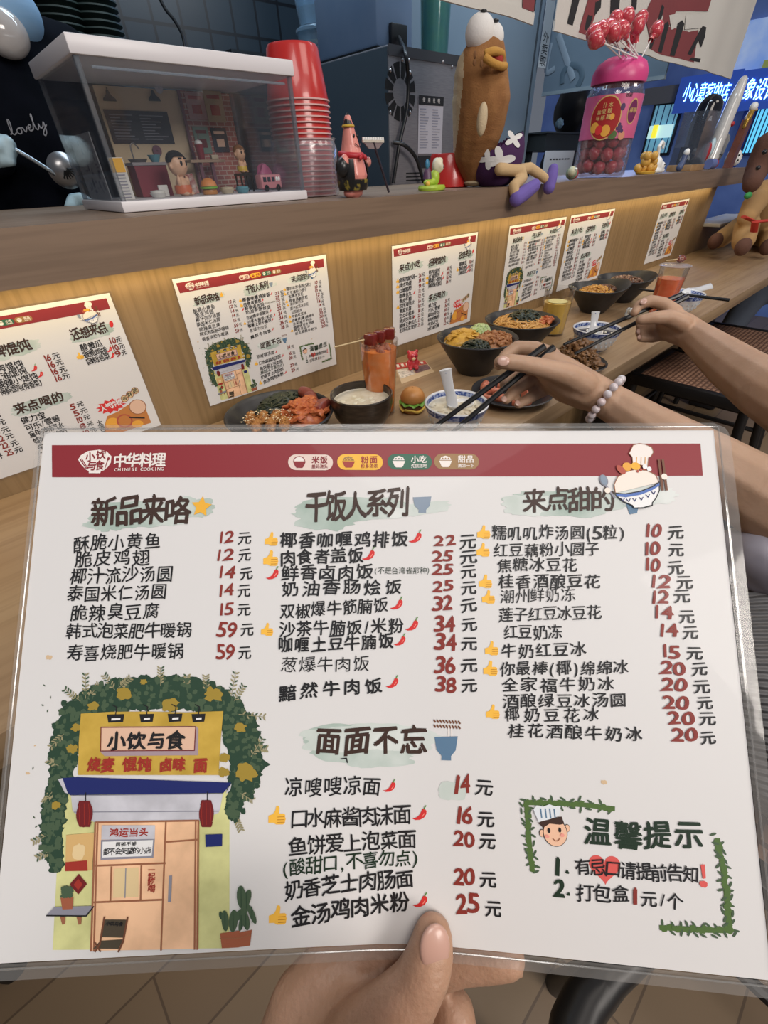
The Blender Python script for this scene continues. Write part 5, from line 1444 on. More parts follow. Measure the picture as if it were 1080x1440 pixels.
MB().lathe([(.001, 0), (.006, 0), (.008, .022), (.001, .022)], n=20).build('glass', mat('toy_red', (.22, .03, .04), .2), t); MB().ball((0, 0, .024), (.007, .007, .005)).build('cream_top', EYEW, t); MB().tube([(0, 0, .025), (.004, 0, .038)], .0008, 6).build('straw', mat('toy_red', (.22, .03, .04), .2), t)
tag(MB().box((-.007, -.004, 0), (.007, .004, .007), bev=.001).build('toy_box', mat('toy_cream', (.5, .42, .3), .5), None, c + V((.020, 0, .0502))), 'small cream toy box beside the toy milkshake', 'toy box')
c = incase(263, 1.0); tag(MB().box((-.008, -.002, 0), (.008, .002, .030), 0, Matrix.Rotation(-.2, 4, 'Y')).build('menu_card', mat('menu_card_print', (.55, .48, .42), .5, c2=(.3, .04, .04), scale=120), None, c + V((0, -.02, .0305 * 0))), 'small red and cream menu card standing behind the boy figurine', 'card')


def toy_child(c, h, hair, cloth, nm, label, rz=0.0, hairm=None):
    """A plain vinyl child figure."""
    t = thing(nm, label, 'toy figure', c, rz)
    skin = mat('vinyl_skin', (.60, .36, .23), .4)
    def ex(bm):
        ell(bm, (0, 0, h * .20), (h * .20, h * .17, h * .22)); ell(bm, (0, 0, h * .68), (h * .27, h * .24, h * .27))
        for s in (-1, 1):
            ell(bm, (s * h * .17, -h * .06, h * .32), (h * .06, h * .06, h * .13)); ell(bm, (s * h * .27, 0, h * .64), (h * .05, h * .04, h * .06)); ell(bm, (s * h * .1, -h * .13, h * .05), (h * .08, h * .13, h * .05))
        ell(bm, (0, -h * .23, h * .62), (h * .035, h * .03, h * .03))
    organic('figure_body', [], skin, t, h * .022, 3, ex)
    mb = MB(); mb.ball((0, h * .02, h * .76), (h * .275, h * .245, h * .215), 0, 3); mb.v = [(x, y, max(z, h * (.72 if y > -h * .08 else .84))) for x, y, z in mb.v]; mb.build('hair', hair, t)
    mb = MB(); mb.lathe([(h * .215, h * .05), (h * .23, h * .15), (h * .21, h * .24)], n=24); mb.build('clothing', cloth, t)
    for s in (-1, 1):
        MB().ball((s * h * .09, -h * .215, h * .70), (h * .045, h * .02, h * .06)).build('eye', EYEB, t)
        MB().box((s * h * .09 - h * .05, -h * .225, h * .79), (s * h * .09 + h * .05, -h * .19, h * .815), 0, Matrix.Rotation(0, 4, 'Z')).build('eyebrow', EYEB, t)
    return t


toy_child(incase(254, .905), .062, EYEB, mat('toy_orange_cloth', (.55, .14, .06), .4), 'boy_figurine', 'vinyl boy figurine with black hair and orange cloth inside the display case', .5)
c = incase(343, .935)
t = thing('toy_stool', 'small black toy stool near the far end of the display case', 'toy stool', c)
MB().box((-.013, -.012, .024), (.013, .012, .028)).build('seat', EYEB, t)
for x in (-.011, .011):
    for y in (-.010, .010): MB().box((x - .0012, y - .0012, 0), (x + .0012, y + .0012, .024)).build('leg', EYEB, t)
toy_child(c + V((0, 0, .0283)), .042, mat('toy_brown_hair', (.22, .10, .04), .5), mat('toy_yellow_cloth', (.6, .4, .06), .4), 'child_figurine', 'small child figurine with brown hair sitting on the black toy stool', .3)
c = incase(377, .885)
t = thing('toy_bus', 'small pink toy bus with dark windows in the display case', 'toy bus', c, .15)
MB().box((-.024, -.009, .004), (.024, .009, .025), bev=.003).build('bus_body', mat('toy_pink', (.50, .20, .22), .35), t)
for x in (-.016, -.006, .004): MB().box((x - .0035, -.0094, .014), (x + .0035, -.0088, .021)).build('window', ink('slate'), t)
for x in (.012, .0175): MB().ball((x, -.0093, .018), (.0028, .001, .0034)).build('headlight_eye', EYEW, t)
for x in (-.014, .014): MB().lathe([(.005, -.001), (.005, .001), (.001, .001)], (x, -.0085, .005), 18, mtx=Matrix.Rotation(PI / 2, 3, 'X')).build('wheel', EYEB, t)
c = incase(372, .955); tag(MB().ball((0, 0, .020), (.014, .010, .020), 0, 3, None, .4, 3).build('pink_toy_tree', mat('toy_magenta', (.42, .10, .20), .4), None, c), 'magenta rounded toy behind the pink toy bus', 'toy')
c = incase(291, .905)
t = thing('toy_burger_stack', 'orange and green toy burger beside the boy figurine in the case', 'toy burger', c)
MB().lathe([(.001, 0), (.012, 0), (.013, .004), (.012, .007), (.001, .007)], n=24).build('bun_bottom', BUN, t); MB().lathe([(.001, .007), (.015, .008), (.015, .011), (.001, .011)], n=24).build('lettuce', mat('lettuce_green', (0.17, 0.38, 0.045), .4), t); MB().lathe([(.001, .011), (.014, .0115), (.012, .018), (.006, .022), (.001, .023)], n=24).build('bun_top', mat('toy_orange_bun', (.62, .23, .06), .4), t)
for i, (px, y, m_, lab) in enumerate(((316, .90, 'toy_cream', 'cream toy plate of food beside the toy burger'), (338, .895, 'teal_bowl', 'teal toy dish before the black toy stool'), (216, .90, 'comic_paper2', 'white toy dish in front of the red toy counter'))):
    tag(MB().lathe([(.001, 0), (.009, 0), (.013, .006), (.011, .006), (.011, .009), (.001, .010)], n=24).build('toy_dish', MATS[m_], None, incase(px, y)), lab, 'toy dish')
c = incase(225, .93); tag(MB().box((-.008, -.002, 0), (.008, .002, .016), bev=.0008).build('white_card', MATS['comic_paper2'], None, c), 'small white card standing before the red toy counter', 'card')

# ------------------------------------------------------------------ stack of red cups
REDCUP = mat('red_cup', (0.46, 0.022, 0.018), 0.28, coat=.3); RIMW = mat('cup_rim', (0.62, 0.40, 0.38), .35)
SC_ = V((0.664, 0.955, SHELF_Z))
NC = 19; PITCH = 0.0081
rl, rs_, hc_ = .059, .0445, .077
first = None
for i in range(NC):
    z = .0003 + PITCH * i
    if first is None:
        t = thing('red_cup', 'upside-down red cup in the tall nested stack beside the display case', 'cup', SC_ + V((0, 0, z)), 0, 'nested red cups')
        MB().lathe([(rl, .0022), (rs_ + .003, hc_ - .004), (rs_, hc_), (rs_ - .006, hc_ + .0002), (rs_ - .008, hc_ - .004), (.001, hc_ - .004)], n=48).build('cup_wall', REDCUP, t)
        MB().lathe([(rl - .001, 0), (rl + .0022, .0006), (rl + .0022, .0026), (rl - .001, .003)], n=48).build('rolled_rim', RIMW, t)
        first = t
    else:
        c = copy_tree(first); c.location.z = SC_.z + z
first['label'] = 'upside-down red cup in the tall nested stack beside the display case'
top_z = .0003 + PITCH * (NC - 1)
BAG = clear('cloudy_bag', (.9, .9, .92), .10, .15, .20, (.62, .62, .68), .8, 30)
mb = MB(); R = random.Random(5); prof = []
mb.lathe([(.066, .001), (.068, .02), (.066, .05), (.069, .075), (.064, .088), (.067, .093)], SC_, 64)
mb.v = [(SC_.x + (x - SC_.x) * (1 + .035 * noise.noise(V((x * 60, y * 60, z * 40)))), SC_.y + (y - SC_.y) * (1 + .035 * noise.noise(V((x * 60 + 9, y * 60, z * 40)))), z) for x, y, z in mb.v]
tag(mb.build('plastic_bag', BAG), 'crinkled clear plastic bag wrapped round the lower red cups', 'bag')

# ------------------------------------------------------------------ toys on the ledge
PINKV = mat('pink_vinyl', (0.66, 0.24, 0.20), 0.35, coat=.2)
t = thing('toy_figurine', 'pink cone-headed toy figurine in black jacket and red scarf beside a rake', 'toy figurine', V((.662, .80, SHELF_Z + .0005)), .25)
H = .122
def ex(bm):
    for s in (-1, 1): ell(bm, (s * .013, 0, .006), (.010, .012, .0075)); ell(bm, (s * .030, -.004, .048), (.009, .009, .017), Matrix.Rotation(-s * .35, 3, 'Y'))
    ell(bm, (.044, -.008, .052), (.006, .006, .008))
organic('figure_body', [[((0, 0, .014), .020), ((0, -.002, .032), .027), ((0, 0, .052), .024), ((0, 0, .070), .018), ((-.002, 0, .090), .0125), ((-.004, 0, .112), .0065)]], PINKV, t, .0016, 4, ex)
JACK = mat('black_vinyl', (.012, .012, .013), .28, c2=(.02, .02, .02))
mb = MB(); n = 40; prof = [(.0255, .016), (.0295, .026), (.0300, .036), (.0285, .046), (.0255, .056)]
mb.lathe(prof, n=n)
keep = []
for f, in zip(mb.f):
    cx = sum(mb.v[i][0] for i in f) / 4; cy = sum(mb.v[i][1] for i in f) / 4; cz = sum(mb.v[i][2] for i in f) / 4
    a = abs(math.atan2(cx, -cy))
    if not (cz > .026 and a < .75): keep.append(f)
mb.f = keep; mb.m = [0] * len(keep); mb.s = [True] * len(keep)
for s in (-1, 1): mb.ball((s * .031, -.001, .045), (.0125, .0125, .016), 0, 3, Matrix.Rotation(-s * .3, 3, 'Y'))
mb.build('black_jacket', JACK, t)
mb = MB(); mb.lathe([(.0265, .010), (.029, .018), (.0295, .026), (.027, .027), (.02, .027)], n=40); mb.build('trousers', mat('trousers_vinyl', (.012, .012, .012), .3, c2=(.22, .17, .03), scale=60, lo=.55, hi=.6), t)
mb = MB(); mb.tube([(.0205 * math.cos(a), .0205 * math.sin(a), .0625 + .002 * math.sin(a)) for a in [2 * PI * k / 30 for k in range(31)]], .0048, 10); SCARF = mat('red_scarf', (.42, .02, .03), .45)
mb.build('red_scarf', SCARF, t)
for s in (-1, 1): MB().ball((s * .007, -.0265, .058), (.0055, .003, .004), 0, 2, Matrix.Rotation(s * .5, 3, 'Y')).build('scarf_knot', SCARF, t)
for s in (-1, 1): MB().ball((s * .0055, -.0125, .0885), (.0022, .0018, .003), 0, 2).build('eye', EYEB, t)
MB().tube(smooth_path([(-.0085, -.0163, .078), (-.003, -.0188, .0745), (.004, -.0185, .0745), (.0095, -.0158, .078)], 5), .0007, 6).build('mouth', mat('mouth_dark', (.10, .02, .02), .4), t)
mb = MB(); mb.lathe([(.0105, .101), (.0085, .1045), (.006, .112), (.003, .118), (.001, .120)], (-.004, 0, 0), 24); mb.build('tiny_hat', JACK, t); MB().lathe([(.0112, .1005), (.0118, .102), (.0105, .104)], (-.004, 0, 0), 24).build('hat_band', mat('gold_vinyl', (.5, .32, .04), .3), t)
t = thing('toy_rake', 'toy rake with a row of white teeth leaning in front of the pink figurine', 'toy rake', V((.727, .785, SHELF_Z + .001)))
a, b = V((.012, -.004, .003)), V((-.022, .0, .080))
MB().tube([a, b], .0022, 10).build('handle', mat('rake_black', (.03, .022, .03), .3), t)
MB().box((-.048, -.002, .079), (.004, .002, .0825)).build('rake_bar', mat('rake_cream', (.55, .5, .42), .4), t)
for k in range(9): MB().tube([(-.046 + .006 * k, 0, .0825), (-.046 + .006 * k, 0, .0865)], .0024, 8).build('rake_tooth', EYEW, t)
mb = MB()
mb.prism([(-.046, .079), (.002, .079), (-.010, .070), (-.034, .070)], -.0012, .0012, 'Y'); mb.build('rake_web', mat('rake_grey', (.22, .17, .17), .4), t)

t = thing('snail_toy', 'small lime green toy with a sleepy white monkey-like head and purple hat', 'toy', V((.905, .815, SHELF_Z + .0005)), .1)
LIME = mat('lime_vinyl', (.36, .50, .05), .35)
MB().lathe([(.001, 0), (.036, 0), (.038, .004), (.035, .009), (.001, .010)], n=40, mtx=Matrix.Diagonal((1, .7, 1))).build('base', LIME, t)
def ex(bm): ell(bm, (.010, 0, .022), (.012, .011, .016)); ell(bm, (-.010, 0, .014), (.018, .010, .007))
organic('toy_body', [], LIME, t, .0016, 3, ex)
MB().ball((.016, -.003, .043), (.013, .012, .015), 0, 3, Matrix.Rotation(.3, 3, 'Y'), .2, 2).build('head', mat('cream_white', (.68, .64, .48), .4), t)
MB().ball((.022, -.0145, .041), (.0035, .002, .0025)).build('nose', ink('mauve'), t)
mb = MB(); mb.lathe([(.010, 0), (.008, .012), (.005, .020), (.001, .022)], (-.012, .004, .020), 24); mb.build('purple_hat', mat('purple_vinyl', (.10, .05, .10), .4), t); MB().ball((-.016, .002, .046), (.006, .004, .009)).build('blue_knob', mat('blue_vinyl', (.05, .20, .33), .4), t)
MB().ball((-.026, -.008, .012), .0055).build('yellow_bud', mat('yellow_vinyl', (.68, .42, .06), .4), t)
t = thing('red_cup', 'single upturned red cup standing between the lime toy and the plush', 'cup', V((1.055, .895, SHELF_Z + .0005)))
MB().lathe([(.050, 0), (.046, .062), (.043, .066), (.001, .066)], n=44).build('cup_wall', REDCUP, t); MB().lathe([(.049, 0), (.0525, .001), (.0525, .0035), (.049, .004)], n=44).build('rolled_rim', REDCUP, t)

# plush with shorts
PL = V((1.10, .80, SHELF_Z))
TAN = mat('plush_brown', (.30, .14, .048), .9, c2=(.23, .10, .033), scale=25, bump=.6, bscale=420)
CREAM = mat('plush_cream', (.50, .40, .26), .9, bump=.6, bscale=420)
t = thing('plush_toy', 'big brown plush toy in purple shorts with round white eyes sitting on the ledge', 'plush toy', PL)
def loc(px, py, y=.80): return at_y(px, py, y) - PL
spine = [(loc(683, 236), .036, .034), (loc(680, 208), .050, .028), (loc(680, 175), .060, .014), (loc(679, 140), .064, .005), (loc(676, 106), .057, 0), (loc(679, 82), .044, -.004)]
spine = [(V((p.x, dy, max(p.z, r))), r) for p, r, dy in spine]
o = organic('plush_body', [spine], [TAN, CREAM], t, .0035, 8)
paint(o, lambda c_: 1 if (c_.x - loc(680, 160).x) * .73 - (c_.y - .01) * .68 < -.050 else 0)
SHORT = mat('purple_cloth', (.055, .015, .075), .85, bump=.3, bscale=500)
SHC = V((loc(695, 218).x, -.006, .063)); SHR = .065; SHZ = .074
mb = MB(); mb.ball(SHC, (SHR, SHR * .98, SHZ), 0, 5); mb.v = [(x, y, max(z, .0006)) for x, y, z in mb.v]
mb_keep = [f for f in mb.f if sum(mb.v[i][2] for i in f) / 3 - SHC.z < .014 + .42 * ((sum(mb.v[i][0] for i in f) / 3 - SHC.x) * .73 - (sum(mb.v[i][1] for i in f) / 3 - SHC.y) * .68)]
mb.f = mb_keep; mb.m = [0] * len(mb_keep); mb.s = [True] * len(mb_keep)
mb.build('shorts', SHORT, t)
WHP = mat('white_felt', (.66, .65, .64), .9)
def on_shorts(px, py):
    o = V((0, 0, CAM_Z)) - PL - SHC; d = ray(px, py)
    k = V((1 / SHR, 1 / (SHR * .98), 1 / SHZ)); o = V((o.x * k.x, o.y * k.y, o.z * k.z)); d2 = V((d.x * k.x, d.y * k.y, d.z * k.z))
    A_, B_, C_ = d2.dot(d2), 2 * o.dot(d2), o.dot(o) - 1; D_ = B_ * B_ - 4 * A_ * C_
    t_ = (-B_ - math.sqrt(max(D_, 0))) / (2 * A_)
    p = V((0, 0, CAM_Z)) - PL + d * t_
    return p + (p - SHC).normalized() * .0014


def patch(px, py, lobes, r0, seed):
    """Felt flower sewn on the shorts: follows their round surface."""
    mb = MB(); n = 60; pts = [on_shorts(px, py)]
    for j in (.5, 1):
        for k in range(n):
            a = 2 * PI * k / n; r = r0 * (.70 + .34 * math.cos(lobes * a + seed)) * j
            pts.append(on_shorts(px + r * math.cos(a), py + r * math.sin(a)))
    mb.add(pts, [(0, 1 + (k + 1) % n, 1 + k) for k in range(n)] + [(1 + k, 1 + (k + 1) % n, 1 + n + (k + 1) % n, 1 + n + k) for k in range(n)], 0, True); mb.build('white_flower', WHP, t)
patch(704, 226, 4, 20, .9); patch(722, 196, 4, 13, 2.2); patch(686, 224, 4, 14, .3)
for px, py, r, y in ((675, 47, .0295, .795), (692, 54, .0235, .782)):
    q = loc(px, py, y); e = MB().ball(q, r, 0, 3).build('eye', mat('white_plush', (.68, .66, .64), .85, bump=.3, bscale=500), t)
    MB().ball(q + V((-.006, -.010, r * .93)), (.0075, .006, .003), 0, 2).build('pupil', EYEB, e)
LIP = mat('plush_yellow', (.46, .24, .05), .9, bump=.5, bscale=420)
mb = MB(); mb.tube(smooth_path([loc(681, 76, .752), loc(694, 72, .742), loc(705, 75, .748), loc(706, 80, .752)], 6), [.005] + [.0066] * 17 + [.005], 10) ; mb.build('upper_lip', LIP, t)
mb = MB(); mb.tube(smooth_path([loc(681, 80, .750), loc(692, 88, .738), loc(704, 93, .738), loc(711, 93, .744)], 6), [.005] + [.0066] * 17 + [.005], 10); mb.build('lower_lip', LIP, t)
mb = MB(); mb.ball(loc(700, 82, .749), (.016, .008, .010), 0, 3, Matrix.Rotation(.35, 3, 'Y')); mb.build('red_mouth', mat('red_felt', (.33, .03, .025), .8), t)
for px, py in ((668, 77), (667, 88), (677, 90)): MB().ball(loc(px, py, .741 + (674 - px) * .0008), (.0045, .002, .0055)).build('cheek_spot', mat('plush_brown_dark', (.14, .06, .02), .9), t)
q = loc(678, 168, .735); MB().ball(q, (.0115, .010, .027), 0, 3, Matrix.Rotation(.06, 3, 'Y')).build('flipper', CREAM, t)
LEG = mat('plush_skin', (.52, .36, .19), .9, bump=.4, bscale=420)
organic('leg', [[(loc(703, 238, .745), .013), (loc(732, 240, .735), .0125), (loc(735, 250, .728), .012), (loc(722, 262, .722), .0125), (loc(724, 272, .715), .0115)]], LEG, t, .002, 5)
organic('leg', [[(loc(722, 240, .755), .012), (loc(745, 236, .742), .0115), (loc(760, 246, .728), .011), (loc(768, 252, .716), .010)]], LEG, t, .002, 5)
SHOE = mat('violet_shoe', (.145, .10, .36), .85, bump=.3, bscale=400)
for p, q, r in ((loc(726, 280, .708), loc(752, 261, .704), .0165), (loc(772, 264, .706), loc(778, 238, .712), .0145)):
    organic('shoe', [[(p, r), (p.lerp(q, .5), r * 1.04), (q, r * .86)]], SHOE, t, .0022, 6)
mb = MB(); mb.ball((-.02, .03, .008), (.03, .025, .008), 0, 2); mb.build('tail_fin', CREAM, t)

t = thing('tiny_toy', 'tiny toy with grey green cap and red collar between plush and candy jar', 'toy', V((1.468, .785, SHELF_Z + .0005)), .3)
MB().ball((.012, 0, .016), (.017, .016, .016), 0, 3).build('round_cap', mat('greygreen', (.20, .25, .17), .4), t); MB().ball((.024, -.003, .014), (.010, .014, .014), 0, 2).build('red_collar', SCARF, t); MB().ball((-.010, -.004, .020), (.012, .011, .012), 0, 3).build('pale_head', mat('pale_green', (.52, .52, .36), .4), t)
for s in (-1, 1): MB().ball((-.010 + s * .004, -.0145, .025), .003).build('eye', EYEW, t)

# ------------------------------------------------------------------ jar of lollipops
JC = V((1.70, .815, SHELF_Z + .0004)); JR = .078
t = thing('candy_jar', 'tall candy jar with pink lid and red label full of lollipops', 'jar', JC)
JAR = clear('jar_plastic', (.97, .95, .96), .05, .06, .03, (.8, .7, .75))
MB().lathe([(.001, .001), (JR - .006, .001), (JR, .008), (JR, .190), (JR - .006, .203), (JR - .010, .214), (JR - .012, .214), (JR - .008, .203), (JR - .003, .190), (JR - .003, .010), (JR - .009, .004), (.001, .004)], n=56).build('jar_body', JAR, t)
PINKB = mat('label_pink', (.62, .13, .27), .35, c2=(.55, .09, .2), scale=20)
MB().lathe([(JR + .0006, .092), (JR + .0006, .188)] , n=56).build('pink_label', PINKB, t)
mb = MB().lathe([(JR - .008, .213), (JR - .004, .214), (JR - .003, .222), (JR - .004, .238), (JR - .014, .256), (JR - .035, .268), (.001, .272)], n=56); mb.build('pink_lid', mat('lid_pink', (.62, .06, .22), .35), t)
va = math.atan2(-JC.y, -JC.x)      # the side turned to the diners


def on_jar(u, z, lift):            # u: arc length to the right of the label's middle
    a = va + .12 + u / JR
    return V(((JR + .0006 + lift) * math.cos(a), (JR + .0006 + lift) * math.sin(a), z))


def jar_poly(nm, pts, m, lift):
    mb = MB(); mb.add([on_jar(u, z, lift) for u, z in pts], [tuple(range(len(pts)))], 0, False); return mb.build(nm, m, t)


def disc(nm, u0, z0, ru, rz_, m, lift):
    n = 32; mb = MB(); ring = [on_jar(u0, z0, lift)]
    for j in (.5, 1):
        ring += [on_jar(u0 + ru * j * math.cos(2 * PI * k / n), z0 + rz_ * j * math.sin(2 * PI * k / n), lift) for k in range(n)]
    f = [(0, 1 + k, 1 + (k + 1) % n) for k in range(n)] + [(1 + k, 1 + n + k, 1 + n + (k + 1) % n, 1 + (k + 1) % n) for k in range(n)]
    mb.add(ring, f, 0, True); return mb.build(nm, m, t)


GOLD = mat('label_gold', (.62, .42, .16), .4); LRED = mat('label_red', (.36, .02, .02), .4)
disc('label_rim', -.024, .138, .043, .049, GOLD, .0006); disc('red_oval', -.024, .138, .040, .046, LRED, .0010)
for u, z, r in ((-.048, .118, .012), (-.016, .110, .013), (-.006, .140, .007)): disc('fruit_print', u, z, r, r, ink('egg'), .0014)
disc('fruit_print', -.034, .112, .010, .011, ink('chili'), .0015)
disc('badge_rim', .052, .150, .017, .028, GOLD, .0006); disc('purple_badge', .052, .150, .015, .025, mat('label_purple', (.16, .02, .09), .4), .001)
for u, z in ((.020, .122), (.026, .116), (.016, .114), (.023, .109), (.030, .108)): disc('grape_print', u, z, .0045, .0045, mat('label_grape', (.05, .015, .09), .4), .0008)
disc('leaf_print', .006, .100, .012, .010, ink('vine'), .0008); disc('berry_print', .018, .160, .0065, .008, mat('label_grape', (.05, .015, .09), .4), .0008); disc('peach_print', .033, .098, .010, .010, mat('label_peach', (.6, .26, .15), .4), .0007)


def jar_text(s, u, z, h, m, lift, vert=False, nm='label_lettering'):
    mb = MB()
    for i, ch in enumerate(s):
        vs, fs, gw = glyph(ch, 0.0)
        uu, zz = (u, z - i * h * 1.1) if vert else (u + i * h * 1.05, z)
        for ox in (-.02, .02): mb.add([on_jar(uu + (x + ox) * h, zz + y * h, lift) for x, y in vs], fs, 0, False)
    mb.build(nm, m, t)


jar_text('什果棒', -.030, .165, .012, GOLD, .0016, True); jar_text('水糖糖', -.015, .166, .012, GOLD, .0016, True); jar_text('锦味', -.043, .150, .011, GOLD, .0016, True); jar_text('棒棒', .046, .152, .012, GOLD, .0016); jar_text('锐超', .024, .184, .009, ink('ink'), .0010)

CANDY = mat('candy_wrap', (.42, .05, .07), .18, c2=(.62, .30, .28), scale=75, coat=.5, lo=.5, hi=.68); CSTICK = mat('candy_stick', (.72, .68, .66), .4)
CANDYT = mat('candy_wrap_red', (.50, .05, .07), .18, c2=(.68, .30, .26), scale=75, coat=.5, lo=.5, hi=.68)


def lollipop(c, d, label, m=CANDY, L=.062, r=.0175, group=None):
    """Wrapped ball on a stick; c the ball, d the way its stick points."""
    t = thing('lollipop', label, 'lollipop', c, 0, group)
    rot = V(d).to_track_quat('-Z', 'Y').to_matrix()
    mb = MB(); mb.ball((0, 0, 0), (r, r, r * 1.08), 0, 3, rot, .12, c[0] * 900)
    mb.lathe([(r * .45, -r * .9), (r * .28, -r * 1.25), (r * .42, -r * 1.75), (r * .38, -r * 1.75), (.002, -r * 1.2)], (0, 0, 0), 14, mtx=rot); mb.build('wrapped_ball', m, t)
    MB().tube([V(d).normalized() * r * .9, V(d).normalized() * (r + L)], .0017, 8).build('stick', CSTICK, t)
    return t


lt = 'red wrapped lollipop stuck upright through the pink jar lid'
for px, py, y, by in ((835, 47, .80, 82), (846, 43, .79, 78), (838, 56, .77, 84), (856, 40, .80, 76), (866, 28, .82, 74), (874, 42, .775, 72), (882, 24, .80, 70), (862, 46, .775, 77), (897, 36, .80, 80), (901, 28, .815, 78), (923, 42, .80, 82), (890, 50, .83, 74)):
    c = at_y(px, py, y); b = JC + V(((px - 868) * .0011, (y - .815) * 1.2, .258))
    lollipop(c, b - c, lt, CANDYT, (b - c).length - .0175, .0185, 'lollipops stuck in the jar lid')
R = random.Random(14); li = 'wrapped lollipop lying inside the lower half of the candy jar'; spots = []
for z in (.026, .058, .088):
    for k in range(9):
        a = 2 * PI * k / 9 + z * 30; spots.append((.053 * math.cos(a), .053 * math.sin(a), z + R.uniform(-.004, .004)))
    for k in range(3):
        a = 2 * PI * k / 3 + z * 50; spots.append((.02 * math.cos(a), .02 * math.sin(a), z))
for x, y, z in spots:
    d = V((-x, -y, 0)).normalized() + V((R.uniform(-.8, .8), R.uniform(-.8, .8), R.uniform(-.25, .45)))
    lollipop(JC + V((x, y, z)), d, li, CANDY, .03, .0168, 'lollipops inside the jar')

# ------------------------------------------------------------------ kitchen behind the ledge
STEEL = mat('steel_dark', (.17, .16, .175), .42, .35, c2=(.21, .20, .21), scale=30, stretch=(1, 1, 14))
STEEL_B = mat('steel_blue', (.10, .125, .155), .35, .7, c2=(.13, .155, .19), scale=20)
MX0, MY0, MZ1 = 1.238, 1.30, 1.398
t = thing('steel_machine', 'square stainless kitchen machine with round fan grille behind the red cups', 'kitchen machine', (0, 0, 0))
MB().box((MX0, MY0, .90), (1.66, 1.72, MZ1), bev=.003).build('machine_body', STEEL, t)
MB().box((MX0 - .0015, MY0 + .004, .90), (MX0 + .0, 1.718, MZ1 - .004)).build('side_panel', mat('side_steel', (.085, .11, .135), .35, .2), t)
MB().box((MX0 - .002, MY0 - .0025, MZ1 - .022), (1.662, MY0, MZ1 + .001)).build('top_flange', mat('flange_steel', (.10, .10, .11), .4, .7), t)
fc = at_y(563, 130, MY0); rr = .066
mb = MB()
for k in range(12):
    a0, a1 = 2 * PI * k / 12 + .06, 2 * PI * (k + 1) / 12 - .06
    ring = [(fc.x + r * math.cos(a), fc.z + r * math.sin(a)) for r, aa in ((rr, (a0, (a0 + a1) / 2, a1)), (rr * .48, (a1, (a0 + a1) / 2, a0))) for a in aa]
    mb.prism(ring, MY0 - .0006, MY0 - .0001, 'Y')
mb.build('fan_grille', mat('grille_hole', (.006, .006, .007), .6), t)
for px, py in ((549, 99), (566, 84), (575, 85), (577, 102), (549, 158), (577, 158), (623, 87), (636, 94)):
    q = at_y(px, py, MY0 - .001); MB().ball(q, (.005, .003, .005), 0, 2).build('screw', mat('screw_steel', (.5, .48, .48), .25, .9), t)
r = card('rating_label', 588, 135, 622, 216, mat('label_white', (.42, .40, .44), .5), t, MY0)
MB().box((r[0], r[4] - .0005, r[3] - .022), (r[1], r[4] - .0001, r[3])).build('label_heading', ink('ink'), t)
mb = MB(); R = random.Random(4)
for i in range(15):
    for u0 in (.06, .56):
        z = r[3] - .032 - i * .0068
        if z > r[2] + .006: mb.box((r[0] + (r[1] - r[0]) * u0, r[4] - .0004, z - .0014), (r[0] + (r[1] - r[0]) * (u0 + R.uniform(.2, .36)), r[4] - .0001, z + .0014))
mb.build('label_print', ink('greyd'), t)
mb = MB()
for i, ch in enumerate('使用说明'):
    vs, fs, gw = glyph(ch, 0.0); h_ = .012; mb.add([V((r[0] + (r[1] - r[0]) * (.2 + .2 * i) + x * h_, r[4] - .0007, r[3] - .011 + y * h_)) for x, y in vs], fs)
mb.build('label_lettering', ink('bandtext'), t)
card('warning_label', 588, 219, 612, 236, ink('ink'), t, MY0)
for k in range(3):
    q0, q1 = at_y(571, 244 + 5 * k, MY0), at_y(594, 244 + 5 * k, MY0); MB().box((q0.x, MY0 - .0006, q0.z - .002), (q1.x, MY0 - .0001, q0.z + .002)).build('vent_slot', mat('grille_hole', (.006, .006, .007), .6), t)
t = thing('upper_appliance', 'tall blue grey steel box on top of the square kitchen machine', 'kitchen appliance', (0, 0, MZ1 + .0015))
q = at_y(530, 58, 1.40)
MB().box((q.x, 1.40, .012), (q.x + .155, 1.70, .40), bev=.008).build('appliance_body', mat('bluish_steel', (.17, .24, .36), .35, .25, c2=(.20, .27, .39), scale=8), t)
MB().box((q.x - .004, 1.395, 0), (q.x + .16, 1.705, .012)).build('black_base', LACQ, t)
p0 = at_y(560, 51, 1.392); MB().box((p0.x - .034, 1.385, .014), (p0.x + .034, 1.3995, p0.z - MZ1 + .024), bev=.003).build('socket_box', LACQ, t)
def cable(nm, pts, label):
    tag(MB().tube(smooth_path(pts, 8), .0058, 10).build(nm, LACQ, None), label, 'cable')
cable('power_cable', [at_y(561, 53, 1.378), at_y(570, 75, 1.28), at_y(574, 110, 1.28), at_y(572, 155, 1.28), at_y(561, 205, 1.28), at_y(553, 258, 1.285)], 'black power cable hanging down across the fan grille')
cable('power_cable', [at_y(553, 200, 1.288), at_y(570, 205, 1.27), at_y(585, 222, 1.27), at_y(594, 250, 1.275), at_y(597, 262, 1.28)], 'short black cable curving from the lower left of the steel machine')
q = at_y(611, 66, 1.47)
t = thing('tall_container', 'tall clear teal container of green drink on the kitchen machine', 'container', (q.x, 1.47, MZ1 + .0005))
MB().lathe([(.001, 0), (.046, 0), (.054, .24), (.051, .24), (.043, .004), (.001, .004)], n=40).build('container_wall', clear('teal_plastic', (.62, .86, .86), .06, .1, .12, (.2, .45, .45)), t)
MB().lathe([(.001, .005), (.0425, .005), (.0495, .20), (.001, .20)], n=40).build('green_drink', mat('green_drink', (.05, .16, .13), .4, c2=(.14, .22, .10), scale=28), t)
t = thing('steel_cabinet', 'dark steel cabinet behind the red cups carrying the round food tubs', 'cabinet', (0, 0, 0))
q0, q1 = at_y(405, 80, 1.75), at_y(482, 80, 1.75)
